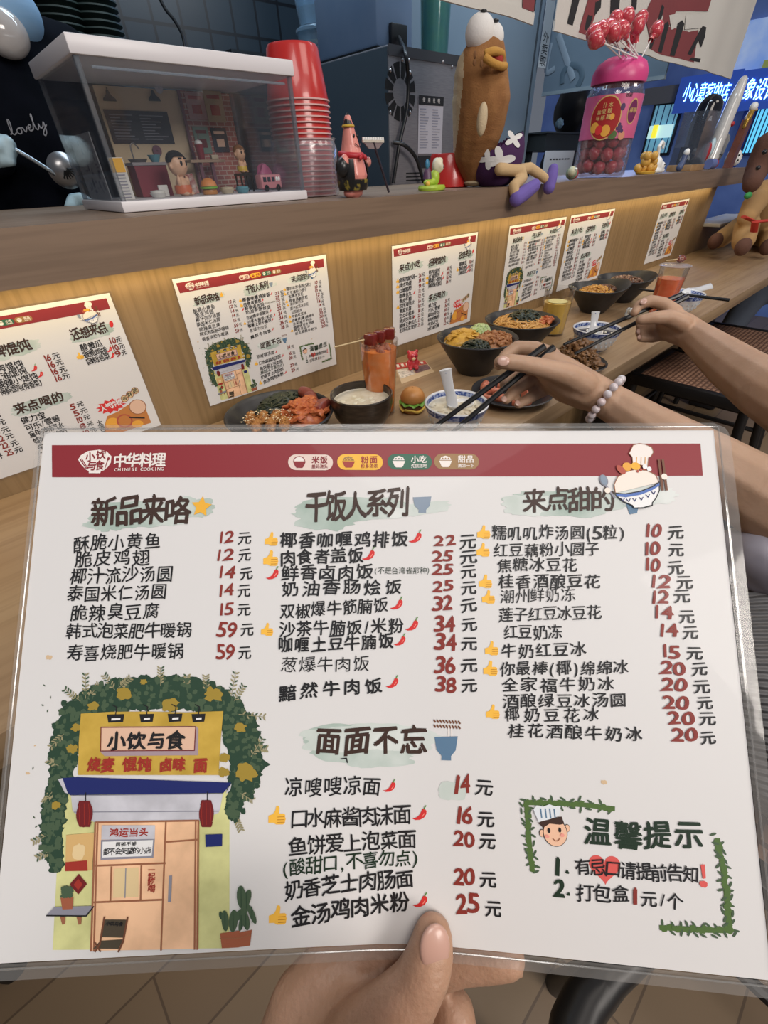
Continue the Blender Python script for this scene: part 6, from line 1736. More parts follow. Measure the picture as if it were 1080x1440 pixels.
MB().box((.98, 1.74, .02), (1.36, 2.04, q0.z)).build('cabinet_body', mat('cabinet_dark', (.03, .036, .042), .4, .3), t)
MB().box((.98, 1.735, q0.z - .3), (1.36, 1.739, q0.z - .015)).build('door', mat('cabinet_door', (.035, .042, .05), .35, .3), t)
TUB = clear('tub_plastic', (.82, .92, .97), .08, .12, .22, (.45, .62, .78))
z0 = q0.z + .0005
for i, (fc_, lab) in enumerate((((.62, .58, .5), 'lower clear round tub of rice and brown crumbs behind the red cups'), ((.5, .6, .68), 'upper clear round tub stacked on the tub of crumbs'))):
    q = at_y(450, 60, 1.83); t = thing('food_tub', lab, 'tub', (q.x, 1.84, z0 + i * .098))
    MB().lathe([(.001, 0), (.060, 0), (.073, .082), (.078, .084), (.078, .092), (.0735, .092), (.071, .084), (.058, .003), (.001, .003)], n=44).build('tub_wall', TUB, t)
    MB().lathe([(.001, .096), (.070, .096), (.074, .092), (.001, .0915)], n=44).build('lid', TUB, t)
    MB().lathe([(.001, .004), (.057, .004), (.064, .045), (.001, .046)], n=40).build('food_inside', mat('tub_rice_%d' % i, fc_, .6), t)
    if i == 0: MB().ball((0, 0, .05), (.060, .060, .022), 0, 3, None, .3, 2).build('brown_crumbs', mat('brown_crumb', (.20, .13, .06), .8, c2=(.3, .2, .1), scale=120), t)
q = at_y(462, 5, 1.84); tag(MB().lathe([(.001, 0), (.05, 0), (.06, .09), (.055, .09), (.001, .088)], n=36).build('food_tub', TUB, None, (q.x + .02, 1.84, z0 + 2 * .098)), 'topmost small clear tub on the stack of food tubs', 'tub')

# dark bowls stacked high on a rack at the back
kr = thing('kitchen_rack', 'dark steel rack at the dim kitchen wall carrying green bowls', 'rack', (0, 0, 0))
zb = at_y(105, 55, 2.2).z - .04
MB().box((.45, 2.05, zb - .02), (1.15, 2.45, zb)).build('rack_shelf', mat('rack_dark', (.02, .022, .025), .5), kr)
for x in (.46, 1.14):
    for y in (2.06, 2.44): MB().box((x - .01, y - .01, .02), (x + .01, y + .01, zb - .02)).build('leg', mat('rack_dark', (.02, .022, .025), .5), kr)
DG = mat('dark_green_bowl', (.028, .042, .036), .45); first = None
for k, px in enumerate((83, 136)):
    q = at_y(px, 30, 2.22)
    for i in range(11):
        pos = V((q.x, 2.22, zb + .0005 + .017 * i))
        if first is None:
            first = MB().lathe([(.001, 0), (.040, 0), (.052, .018), (.068, .026), (.076, .029), (.076, .033), (.066, .031), (.048, .022), (.001, .006)], n=36).build('green_bowl', DG, None, pos)
            tag(first, 'dark green bowl in one of two high stacks at the dim kitchen wall', 'bowl', 'stacked dark green bowls')
        else:
            c = first.copy(); COL.objects.link(c); c.location = pos
cable('hanging_chain', [at_y(220, -12, 2.4), at_y(232, 12, 2.4), at_y(246, 30, 2.4), at_y(258, 55, 2.4), at_y(262, 95, 2.4)], 'dark chain hanging down the tiled kitchen wall')

# cook at the pan
Y = 1.46
ck = thing('person', 'cook in blue face mask and black apron holding a slotted ladle', 'person', (at_y(10, 200, Y).x, Y, .02))
O_ = ck.location
def k(px, py, y=Y): return at_y(px, py, y) - O_
hz_ = k(2, 5).z
NAVY = mat('black_apron', (.0025, .0035, .006), .95, c2=(.004, .005, .009), scale=20); NAVY.node_tree.nodes['Principled BSDF'].inputs['Specular IOR Level'].default_value = 0.08
hx = k(-30, 5).x
organic('head_and_neck', [[(V((hx, 0, hz_ - .20)), .055), (V((hx, -.005, hz_ - .08)), .058)], [(V((hx, -.012, hz_ - .03)), .075), (V((hx, .0, hz_ + .05)), .088)], [(V((hx, -.095, hz_ + .005)), .012)]], SKIN, ck, .006, 6)
MB().ball((hx, .02, hz_ + .08), (.098, .105, .085), 0, 3).build('hair', mat('hair_black', (.008, .008, .009), .5), ck)
mb = MB(); mb.ball((hx + .014, -.035, hz_ - .02), (.078, .070, .060), 0, 4); mb.v = [v for v in mb.v]; mb.build('face_mask', mat('mask_blue', (.20, .36, .55), .8, c2=(.26, .42, .6), scale=6, stretch=(1, 1, 8)), ck)
mb = MB(); q = k(5, 46, Y - .11); mb.ball(q, (.040, .030, .036), 0, 4); mb.build('chin_shield', mat('shield_plastic', (.42, .38, .36), .12, coat=.8, c2=(.55, .52, .5), scale=14), ck)
shz = k(60, 20).z
organic('apron_and_top', [[(V((hx, .02, shz - .06)), .11), (V((hx, .02, shz - .20)), .15), (V((hx, .02, shz - .45)), .16), (V((hx, .02, .75)), .16)], [(V((hx, .02, shz - .07)), .09), (V((hx + .13, .02, shz - .075)), .075), (V((hx + .20, .0, shz - .16)), .06), (V((hx + .205, -.03, shz - .34)), .05)],
                           [(V((hx, .02, shz - .07)), .09), (V((hx - .15, .02, shz - .08)), .075), (V((hx - .20, -.02, shz - .2)), .06), (V((k(-14, 215, 1.32))), .042)]], NAVY, ck, .010, 5)
organic('legs', [[(V((hx + s * .08, .02, .75)), .10), (V((hx + s * .085, .02, .42)), .07), (V((hx + s * .085, .03, .06)), .05), (V((hx + s * .09, -.06, .04)), .042)] for s in (-1, 1)], mat('dark_trousers', (.012, .012, .016), .8), ck, .012, 4)
ht = 1.30
def g(px, py, y=ht): return at_y(px, py, y) - O_
organic('gloved_hand', [[(g(-16, 214), .028), (g(-2, 212), .026), (g(6, 207), .021)]] + [[(g(2, 200 + 9 * i, ht - .01), .0095), (g(12 + (i % 2), 199 + 9 * i, ht - .02), .0092), (g(16, 203 + 8 * i, ht + .006), .0085), (g(9, 205 + 8 * i, ht + .014), .008)] for i in range(4)] + [[(g(-4, 205, ht - .02), .012), (g(9, 197, ht - .012), .0095)]], mat('blue_glove', (.40, .54, .60), .5, bump=.4, bscale=60), ck, .003, 3)
mb = MB(); P = V
w_ = [g(22, 188), g(74, 176)]; ex_ = (w_[1] - w_[0]); ux = ex_.normalized()
sc_ = ex_.length / 5.6; base = w_[0]; yf = -.155
def apx(u, v): return V((base.x + u * sc_, 0, base.z + v * sc_ + (w_[1].z - w_[0].z) * u / 5.6))
strokes = [[(0, .1), (.35, .5), (.55, 1.5), (.4, 1.8), (.25, 1.2), (.25, .3), (.5, 0), (.9, .2)], [(1.3, .6), (1.0, .4), (1.1, 0), (1.5, 0), (1.6, .4), (1.3, .6), (1.9, .55)], [(1.9, .55), (2.1, 0), (2.5, .6)], [(2.5, .3), (3.0, .45), (2.95, .7), (2.65, .5), (2.75, 0), (3.2, .1)], [(3.2, .1), (3.6, 1.0), (3.75, 1.8), (3.6, 1.6), (3.6, .2), (3.9, 0), (4.2, .6)], [(4.2, .6), (4.3, .05), (4.7, .2), (5.0, .7), (4.9, -.4), (4.5, -.9), (4.4, -.5), (5.3, .3)]]
tor = [o for o in bpy.data.objects if o.name.startswith('apron_and_top')][0]
from mathutils.bvhtree import BVHTree
bv = BVHTree.FromPolygons([v.co for v in tor.data.vertices], [tuple(p.vertices) for p in tor.data.polygons])
for st in strokes:
    pts = []
    for q in smooth_path([apx(u, v) for u, v in st], 5):
        h_ = bv.ray_cast(V((q.x, -1, q.z)), V((0, 1, 0)))
        pts.append((h_[0] if h_[0] is not None else V((q.x, -.14, q.z))) + V((0, -.001, 0)))
    mb.tube(pts, .0011, 5)
o = mb.build('apron_lettering', mat('grey_thread', (.22, .22, .24), .7), ck); o['label'] = 'small grey script lettering on the black apron'
t = thing('slotted_ladle', 'steel slotted ladle held slanting down by the cook', 'ladle', at_y(92, 240, 1.285))
L0 = t.location
MB().tube([at_y(-4, 196, 1.292) - L0, at_y(40, 221, 1.288) - L0, at_y(80, 246, 1.285) - L0], .0042, 10).build('handle', mat('ladle_steel', (.35, .40, .44), .25, .9), t)
rotl = Matrix.Rotation(-.55, 3, 'Y')
mb = MB(); mb.lathe([(.001, 0.010), (.012, .009), (.022, .004), (.029, -.004), (.031, -.006), (.029, -.008), (.020, -.001), (.001, .006)], (0, 0, 0), 36, mtx=rotl @ Matrix.Rotation(PI / 2, 3, 'X')); mb.build('ladle_disc', mat('ladle_bowl_steel', (.30, .29, .29), .3, .85), t)
mb = MB()
for k_ in range(7):
    a = -.9 + .3 * k_; d = V((math.sin(a), 0, -math.cos(a) * .9)); mb.tube([rotl @ (d * .004 + V((0, -.0112, .004))), rotl @ (d * .019 + V((0, -.0072, .004)))], .0018, 6)
mb.build('slot', mat('grille_hole', (.006, .006, .007), .6), t)
t = thing('crumpled_towel', 'pale crumpled towel behind the near end of the display case', 'towel', at_y(112, 290, 1.30)); t.location.z = 1.06
organic('towel_folds', [[(V((-.018, 0, .012)), .012), (V((-.004, .01, .024)), .014), (V((.010, 0, .026)), .013), (V((.024, .01, .016)), .013)], [(V((-.02, .01, .008)), .012), (V((.025, .01, .01)), .012)]], mat('towel_pale', (.45, .62, .68), .9, bump=.8, bscale=60), t, .004, 2)
t2 = thing('prep_counter', 'low steel preparation counter behind the wooden ledge', 'counter', (0, 0, 0))
MB().box((-2.2, 1.281, .02), (.7, 1.292, 1.055)).build('cabinet_body', mat('prep_dark', (.03, .034, .04), .5, .3), t2); MB().box((.7, 1.281, .02), (1.9, 1.29, .9)).build('front_sheet', mat('prep_dark', (.03, .034, .04), .5, .3), t2)

# grey column with paper sticker, frosted partition
t = thing('grey_fridge', 'tall smooth blue grey fridge standing behind the brown plush', 'fridge', (0, 0, 0))
MB().box((1.93, 1.50, .02), (2.335, 2.1, 2.3), bev=.004).build('fridge_body', mat('fridge_paint', (.20, .245, .29), .42, c2=(.22, .265, .31), scale=4), t)
MB().box((2.29, 1.495, .02), (2.296, 1.5, 2.3)).build('door_seam', mat('seam_dark', (.05, .06, .07), .5), t)
pl = thing('paper_notice', 'narrow grey paper strip with black characters on the fridge edge', 'notice', at_y(768, 50, 1.492))
w_, h_ = .032, .098
MB().box((-w_, -.001, -h_), (w_, .001, h_)).build('paper', mat('notice_paper', (.34, .36, .38), .7), pl)
mb = MB()
for i, ch in enumerate('外卖取'):
    vs, fs, gw = glyph(ch, 0.0); mb.add([V((x * .05, -.0016, -.005 - .036 * i + .0 + y * .036)) for x, y in vs], fs)
mb.build('lettering', ink('ink'), pl); MB().box((-w_ * .9, -.0014, -h_ * .98), (w_ * .9, -.0009, -h_ * .78)).build('white_strip', mat('strip_white', (.6, .6, .6), .6), pl)
t = thing('frosted_partition', 'hanging frosted glass partition with big pale symbols beside the grey fridge', 'partition', (2.40, 0, 1.372))
MB().box((0, .97, 0), (.012, 1.50, .9)).build('glass_sheet', mat('frosted_pane', (.13, .175, .22), .35, c2=(.15, .2, .245), scale=6), t)
def psx(px, py):
    d = ray(px, py); k_ = 2.398 / d.x; return V((2.398, d.y * k_, CAM_Z + d.z * k_)) - t.location
for nm, pts, w in (('ring_mark', [(790, 118), (792, 102), (802, 92), (815, 95), (818, 108), (812, 122)], .011), ('slash_mark', [(785, 48), (795, 78), (806, 112)], .012), ('side_mark', [(775, 60), (768, 100), (780, 96)], .009)):
    mb = MB(); pp = [psx(*p) + V((-.001, 0, 0)) for p in smooth_path([V((a, b, 0)) for a, b in pts], 5)] if False else [psx(p.x, p.y) for p in smooth_path([V((a, b, 0)) for a, b in pts], 6)]
    mb.tube(pp, w, 8, flat=.12, up=(1, 0, 0)); mb.build(nm, mat('frost_mark', (.075, .115, .15), .5) if nm == 'ring_mark' else mat('frost_mark_pale', (.22, .27, .32), .5), t)
MB().box((2.397 - 2.40, .97, -.012), (.014, 1.50, 0)).build('lower_rail', mat('rail_grey', (.22, .27, .3), .4), t)
gp = thing('person', 'guest seen from behind with dark hair and a pale blue hair clip', 'person', (at_y(803, 165, 2.0).x + .1, 2.0, .02))
gz = at_y(803, 155, 2.0).z - .02
GX = at_y(806, 158, 2.0) - gp.location
organic('body', [[(V((GX.x, 0, gz - .02)), .085), (V((GX.x, .02, gz - .14)), .05), (V((GX.x, .02, gz - .28)), .15), (V((GX.x, .02, .5)), .16)], [(V((GX.x - .09, .02, .5)), .08), (V((GX.x - .09, .02, .05)), .06)], [(V((GX.x + .09, .02, .5)), .08), (V((GX.x + .09, .02, .05)), .06)]], mat('guest_top', (.03, .03, .04), .8), gp, .012, 4)
MB().ball((GX.x, .0, gz), (.125, .12, .14), 0, 4, None, .12, 3).build('hair', mat('hair_black', (.008, .008, .009), .5), gp)
q = at_y(787, 174, 1.87) - gp.location; mb = MB()
for i in range(4): mb.ball(q + V((.012 * i - .02, 0, .008 * math.sin(i * 2))), (.020, .014, .018), 0, 2, None, .6, i)
mb.build('hair_clip', mat('clip_blue', (.34, .52, .60), .6), gp)
t = thing('dark_tray', 'long black tray below the partition behind the plush', 'tray', (0, 0, 0))
a, b = at_y(757, 186, 1.42), at_y(818, 186, 1.42); a.x = 2.36; b.x = max(b.x, 2.6)
MB().box((a.x, 1.42, a.z - .065), (b.x + .25, 1.62, a.z)).build('tray_body', mat('tray_black', (.016, .02, .022), .5), t); MB().box((a.x - .01, 1.41, a.z - .002), (b.x + .26, 1.63, a.z + .004)).build('tray_rim', mat('tray_rim', (.03, .035, .04), .4), t)
for x in (a.x + .02, b.x + .22): MB().box((x - .01, 1.5, .02), (x + .01, 1.54, a.z - .065)).build('leg', mat('tray_black', (.016, .02, .022), .5), t)
MB_ = MB().box((2.05, 1.30, .02), (2.9, 1.40, .9995)); tag(MB_.build('steel_bench', mat('prep_dark', (.03, .034, .04), .5, .3), None), 'dark steel bench below the black tray behind the candy jar', 'bench')
t = thing('price_board', 'white printed board leaning below the black tray behind the plush', 'board', at_y(780, 238, 1.36)); t.location.z = 1.0
MB().box((-.10, 0, 0), (.16, .006, .163), bev=.001).build('board', mat('board_white', (.40, .42, .46), .6), t); mb = MB()
for i in range(7): mb.box((-.06 + .027 * i, -.0006, .13), (-.042 + .027 * i, -.0001, .135))
mb.build('printed_dash', ink('ink'), t)

# curtain over the counter
CLOTH = mat('curtain_cloth', (.56, .54, .50), .9, bump=.3, bscale=260); CRED = mat('curtain_red', (.20, .045, .05), .9); CBLK = mat('curtain_black', (.02, .02, .022), .9)
YN = .92


def wave(x): return YN + .006 * math.sin(x * 9) + .003 * math.sin(x * 23 + 1)


def curtain(x0, x1, z0, z1, label, strokes):
    t = thing('curtain', label, 'curtain', (0, 0, 0)); n = int((x1 - x0) / .02)
    xs = [x0 + (x1 - x0) * i / n for i in range(n + 1)]
    def slab(nm, za, zb, th, m):
        mb = MB(); vs = []
        for x in xs: vs += [V((x, wave(x) - th, za)), V((x, wave(x) - th, zb)), V((x, wave(x) + th, zb)), V((x, wave(x) + th, za))]
        fs = [(4 * i + j, 4 * i + (j + 1) % 4, 4 * i + 4 + (j + 1) % 4, 4 * i + 4 + j) for i in range(n) for j in range(4)] + [(0, 3, 2, 1), (4 * n, 4 * n + 1, 4 * n + 2, 4 * n + 3)]
        mb.add(vs, fs, 0, True); return mb.build(nm, m, t)
    slab('cloth', z0 + .018, z1, .0012, CLOTH); slab('hem', z0, z0 + .020, .0028, CLOTH)
    for nm, m, pts in strokes:
        poly = []
        for px, py in pts:
            q = at_y(px, py, YN); poly.append((min(max(q.x, x0 + .002), x1 - .002), min(max(q.z, z0 + .0005), z1)))
        mb = MB()
        for pl_ in clip_cells(poly, .03):
            if len(pl_) > 2: mb.add([V((x, wave(x) - .0032, z)) for x, z in pl_], [tuple(range(len(pl_)))])
        mb.build(nm, m, t)
    return t


k7 = lambda pts: [(700 + x / 2.842, y / 2.842) for x, y in pts]
k3 = lambda pts: [(600 + x / 4.5, y / 4.5) for x, y in pts]
curtain(.35, 1.385, 1.392, 2.0, 'white cloth curtain panel with red and black print, above the plush', [('red_print', CRED, k3([(590, -90), (690, -90), (675, 75), (590, 55)])), ('black_print', CBLK, k3([(690, -90), (735, -90), (722, 82), (676, 75)])), ('black_print', CBLK, k3([(300, -90), (350, -90), (345, 0), (330, 0)]))])
cu = curtain(1.485, 3.02, 1.392, 2.0, 'long white cloth curtain panel with large red and black letters, above the candy jar', [
    ('black_print', CBLK, k7([(278, 95), (302, 102), (330, 0), (340, -60), (310, -60), (300, 0)])), ('red_print', CRED, k7([(328, 128), (366, 142), (412, 0), (430, -60), (380, -60), (366, 0)])),
    ('black_print', CBLK, k7([(345, 118), (362, 132), (392, 60), (412, 30), (420, -60), (390, -60), (385, 0)])), ('black_print', CBLK, k7([(440, 95), (468, 100), (476, 0), (480, -60), (452, -60), (446, 0)])),
    ('black_print', CBLK, k7([(525, 40), (545, 40), (552, -60), (528, -60)])), ('red_print', CRED, k7([(578, 60), (600, 10), (640, -60), (868, -60), (836, 45), (720, 42), (690, 105), (762, 128), (800, 120), (780, 250), (640, 212), (606, 200)])),
    ('white_print_gap', CLOTH, k7([(600, 130), (640, 60), (660, 62), (640, 130), (610, 180)])),
    ])
def over(nm, m, pts, lift):
    mb = MB(); poly = [(at_y(px, py, YN).x, at_y(px, py, YN).z) for px, py in k7(pts)]
    for pl_ in clip_cells(poly, .03):
        if len(pl_) > 2: mb.add([V((x, wave(x) - .0032 - lift, z)) for x, z in pl_], [tuple(range(len(pl_)))])
    mb.build(nm, m, cu)
for pts in ([(594, 196), (606, 198), (640, 110), (660, 30), (648, 20), (625, 100)], [(642, 206), (660, 210), (690, 100), (684, 84), (668, 96)], [(690, 222), (706, 224), (745, 96), (738, 80), (724, 92)], [(756, 216), (770, 222), (800, 160), (806, 190), (820, 150), (827, 110), (815, 104), (790, 150)], [(762, 240), (798, 250), (802, 236), (772, 230)]): over('black_print', CBLK, pts, .0006)
over('white_print', CLOTH, [(752, 60), (835, 50), (820, 110), (745, 118)], .0005); over('white_print', CLOTH, [(690, 60), (735, 50), (715, 110), (700, 118)], .0005)
tag(MB().tube([(.2, YN, 2.008), (3.2, YN, 2.008)], .009, 12).build('curtain_rod', mat('rod_wood', (.3, .2, .12), .5), None), 'round rod carrying the cloth curtain above the ledge', 'curtain rod')

# ------------------------------------------------------------------ far end: toys, street front
t = thing('pebble_toy', 'toy of golden yellow pebbles with a white cat curled beside it', 'toy', V((2.06, .80, SHELF_Z + .0004)))
YV = mat('gold_candy', (.60, .34, .07), .3); mb = MB(); R = random.Random(8)
MB().lathe([(.001, 0), (.045, 0), (.05, .006), (.001, .010)], (-.025, 0, 0), 30, mtx=Matrix.Diagonal((1, .6, 1))).build('yellow_base', mat('yellow_vinyl', (.68, .42, .06), .4), t)
for i in range(12): MB().ball((-.06 + .022 * (i % 4) + R.uniform(-.004, .004), R.uniform(-.016, .016), .018 + .016 * (i // 4)), .0135).build('pebble', YV, t)
def ex(bm): ell(bm, (.050, -.005, .026), (.020, .016, .022)); ell(bm, (.070, -.012, .020), (.017, .014, .014))
organic('white_cat', [[((.045, 0, .05), .007), ((.035, 0, .075), .0065), ((.050, 0, .088), .006), ((.068, 0, .084), .0055), ((.072, 0, .072), .005)], [((.02, -.015, .007), .008), ((.09, -.015, .008), .0075)]], EYEW, t, .0025, 3, ex)
for x in (.066, .076): MB().ball((x, -.0255, .024), .002).build('eye', EYEB, t)
t = thing('small_display_case', 'clear case with white toy car print on a wooden base', 'display case', V((2.44, .80, SHELF_Z + .0004)))
MB().box((-.075, -.04, 0), (.075, .05, .020), bev=.001).build('wooden_base', mat('case_wood', (.36, .22, .11), .5, c2=(.28, .16, .07), scale=40), t)
for lo, hi in (((-.07, -.038, .02), (.07, -.036, .175)), ((-.07, .046, .02), (.07, .048, .175)), ((-.07, -.036, .02), (-.068, .046, .175)), ((.068, -.036, .02), (.07, .046, .175)), ((-.07, -.038, .175), (.07, .048, .178))): MB().box(lo, hi).build('acrylic_pane', clear('case_acrylic_2', (.85, .88, .92), .12, .05, .05, (.5, .55, .62)), t)
MB().box((-.066, .020, .021), (.066, .024, .075)).build('dark_card', mat('case_card', (.03, .04, .07), .5), t)
MB().prism([(-.052, .034), (-.046, .043), (-.022, .048), (-.008, .062), (.022, .062), (.036, .048), (.052, .044), (.054, .034), (.040, .034), (.036, .039), (.028, .039), (.024, .034), (-.022, .034), (-.026, .039), (-.034, .039), (-.038, .034)], .017, .0196, 'Y').build('white_car_print', EYEW, t)
t = thing('blue_figurine', 'tiny blue and white figurine beside the small clear case', 'figurine', V((2.315, .782, SHELF_Z + .0004)))
organic('figure_body', [[((-.01, 0, .012), .012), ((.006, 0, .026), .011), ((.012, 0, .052), .010)]], mat('figurine_blue', (.06, .08, .16), .4), t, .002, 3); MB().ball((.012, -.002, .058), (.013, .011, .012)).build('white_head', EYEW, t)
t = thing('round_topped_toy', 'tall glossy black toy with rounded top behind the small clear case', 'toy', V((2.78, .90, SHELF_Z + .0004)))
organic('toy_body', [[((0, 0, .05), .05), ((.0, 0, .16), .055), ((.01, 0, .205), .052)]], mat('gloss_black', (.008, .008, .012), .08, coat=.6), t, .005, 6)
MB().ball((.03, -.055, .075), (.016, .012, .034), 0, 3).build('white_glove_patch', mat('pale_blue_patch', (.5, .66, .72), .4), t); MB().ball((-.015, -.056, .06), (.020, .014, .034), 0, 3).build('red_patch', mat('red_patch', (.42, .03, .04), .3), t)
t = thing('blue_cylinder_toy', 'blue toy cylinder with red spiral end lying before the black toy', 'toy', V((2.64, .775, SHELF_Z + .0004)))
MB().tube([(-.03, 0, .018), (.03, 0, .018)], .0175, 24).build('cylinder', mat('periwinkle', (.13, .17, .38), .5), t); MB().tube([(.031, 0, .018), (.045, 0, .018)], .0172, 24).build('red_end', mat('red_patch', (.42, .03, .04), .3), t); MB().tube([(.046, .012 * math.cos(a) * (1 - a / 20), .018 + .012 * math.sin(a) * (1 - a / 20)) for a in [k_ * .4 for k_ in range(40)]], .0022, 6).build('spiral', mat('pale_pink', (.6, .3, .3), .4), t)
t = thing('porcelain_toy', 'tall shiny white toy standing between the black toy and the brown post', 'toy', V((2.93, .86, SHELF_Z + .0004)))
organic('toy_body', [[((-.035, 0, .03), .035), ((-.02, 0, .10), .034), ((.0, 0, .17), .030), ((.02, 0, .24), .028), ((.045, 0, .30), .018)], [((.015, 0, .05), .035), ((.045, 0, .10), .032)]], mat('gloss_white', (.58, .57, .55), .12, coat=.5), t, .005, 6)
MB().ball((.0, -.032, .155), (.012, .008, .010)).build('red_bow', SCARF, t); MB().tube([(-.04, -.036, .05), (-.02, -.04, .046), (.0, -.036, .052)], .0016, 6).build('drawn_mouth', EYEB, t)
t = thing('brown_post', 'slanting brown wooden post toy with gold figure on its top', 'toy', V((2.90, .775, SHELF_Z + .0004)))
MB().prism([(-.030, 0), (.020, 0), (.052, .165), (.008, .165)], -.014, .014, 'Y').build('post', mat('post_brown', (.12, .035, .022), .3, c2=(.17, .055, .03), scale=20), t)
organic('gold_figure', [[((.028, 0, .170), .014), ((.045, 0, .19), .013)], [((.01, -.004, .165), .010), ((.006, -.004, .14), .008)]], mat('gold_figure', (.45, .27, .05), .25, .6), t, .0025, 3); MB().ball((.050, 0, .208), (.018, .016, .016), 0, 3).build('white_head', EYEW, t); MB().ball((.068, -.006, .200), (.010, .008, .006)).build('yellow_beak', mat('beak_yellow', (.75, .42, .03), .3), t)
t = thing('duck_toy', 'round white duck toy with yellow beak at the far end of the ledge', 'toy', V((3.0, .80, SHELF_Z + .0004)))
organic('duck_body', [[((0, 0, .030), .029), ((-.01, 0, .05), .022)], [((.05, 0, .03), .029), ((.055, 0, .045), .022)]], EYEW, t, .004, 4); MB().ball((.088, -.01, .040), (.014, .009, .007)).build('yellow_beak', mat('beak_yellow', (.75, .42, .03), .3), t); MB().ball((-.005, -.028, .045), .004).build('eye', EYEB, t); MB().ball((-.004, -.030, .026), (.006, .003, .004)).build('bow_print', EYEB, t)

# street front beyond the far end
XS = 5.2
def at_x(px, py, x=XS):
    d = ray(px, py); k_ = x / d.x; return V((x, d.y * k_, CAM_Z + d.z * k_))
mb = MB().box((XS, .2, 0), (XS + .1, 3.2, 2.9)); struct('wall_right', mb, mat('street_wall_glow', (.05, .09, .26), .5, c2=(.11, .18, .42), scale=2.2, emit=.25))  # wall is no lamp: its emission imitates blue street light on it
def glow(nm, c, s): return mat(nm, c, .4, emit=s)
def panel(nm, label, cat, px0, py0, px1, py1, m, x=XS - .03, frame=None, lines=0):
    pm, xm = (py0 + py1) / 2, (px0 + px1) / 2
    a, b = at_x(px0, pm, x), at_x(px1, pm, x); y0, y1 = min(a.y, b.y), max(a.y, b.y); z0_, z1_ = at_x(xm, py1, x).z, at_x(xm, py0, x).z
    t = thing(nm, label, cat, (x, 0, 0))
    MB().box((0, y0, z0_), (.02, y1, z1_)).build('panel_face', m, t)
    if frame: 
        mb = MB()
        for yy in (y0 - .015, y1): mb.box((-.01, yy, z0_ - .02), (.025, yy + .015, z1_ + .02))
        for zz in (z0_ - .02, z1_): mb.box((-.01, y0, zz), (.025, y1, zz + .02))
        mb.build('pane_frame', frame, t)
    if lines:
        mb = MB(); R = random.Random(lines)
        for i in range(lines):
            yy = y0 + (y1 - y0) * (i + .5) / lines; mb.box((-.002, yy - .004, z0_), (-.0005, yy + .004, z1_))
        mb.build('mullion', mat('mullion_blue', (.02, .06, .2), .5), t)
    return t
panel('street_window', 'bright cyan lit shop window with thin bars beyond the bear', 'window', 1056, 152, 1092, 214, glow('cyan_glow', (.12, .55, .85), 1.0), lines=6, frame=mat('frame_blue', (.02, .03, .12), .4))
panel('street_window', 'lit shop window with yellow and white signs behind the candy jar', 'window', 914, 148, 948, 215, glow('pale_glow', (.12, .30, .42), .7), lines=4, frame=mat('frame_black', (.01, .012, .02), .4))
panel('light_box', 'small cyan and yellow light box seen behind the small clear case', 'light box', 912, 176, 944, 194, glow('box_glow', (.40, .62, .66), 1.0), x=XS - .07)
panel('light_box', 'yellow upright light strip left of the cyan light box', 'light box', 917, 176, 923, 194, glow('yellow_glow', (.8, .72, .05), 1.0), x=XS - .1)
panel('dark_pillar', 'deep blue street pillar between the lit shop windows', 'pillar', 1034, 142, 1050, 240, mat('pillar_blue_glow', (.015, .03, .16), .4, emit=.25), x=XS - .05)  # pillar gives no light; blue light on it is put in as emission
panel('wall_mural', 'blue painted mural panel above the neon sign', 'mural', 1036, 26, 1100, 112, mat('mural_blue_glow', (.16, .28, .62), .6, c2=(.36, .46, .66), scale=4, emit=.6), x=XS - .04)  # lighting of the mural put into its colour as emission
panel('mural_spot', 'yellow green figure painted on the blue mural', 'mural detail', 1072, 84, 1086, 102, mat('mural_green_glow', (.35, .42, .12), .6, emit=.2), x=XS - .07)  # emission here too imitates light falling on the mural
panel('awning_grey', 'grey drip shaped shop awning behind the candy jar', 'awning', 905, 122, 950, 146, mat('awning_greyc', (.16, .17, .20), .7), x=XS - .06)


def neon(label, s, px0, px1, py, h, x=XS - .08):
    a, b = at_x(px0, py, x), at_x(px1, py, x); t = thing('neon_sign', label, 'neon sign', (x, 0, 0)); hh_ = h
    mb = MB(); n = len(s); w = (a.y - b.y) / n
    for i, ch in enumerate(s):
        vs, fs, gw = glyph(ch, 0.0); y = a.y + (b.y - a.y) * (i + .5) / n; z = a.z + (b.z - a.z) * (i + .5) / n
        for o_ in (-.018, .018): mb.add([V((-.012, y - (u + o_) * w * 1.02, z + (v) * hh_)) for u, v in vs], fs)
    mb.build('neon_lettering', glow('neon_cyan', (.35, .72, 1.0), 2.2), t)
    MB().box((-.008, b.y - .05, min(a.z, b.z) - hh_ * .75), (.0, a.y + .05, max(a.z, b.z) + hh_ * .8)).build('sign_board', mat('neon_board', (.03, .08, .40), .4, emit=.45), t)
neon('blue neon shop sign with glowing white characters above the bear', '形象设计', 1034, 1092, 127, .13)
neon('glowing blue neon sign behind the noren end, left of the bear sign'.replace('noren', 'curtain'), '小心意家的店', 962, 1026, 131, .12, XS - .1)

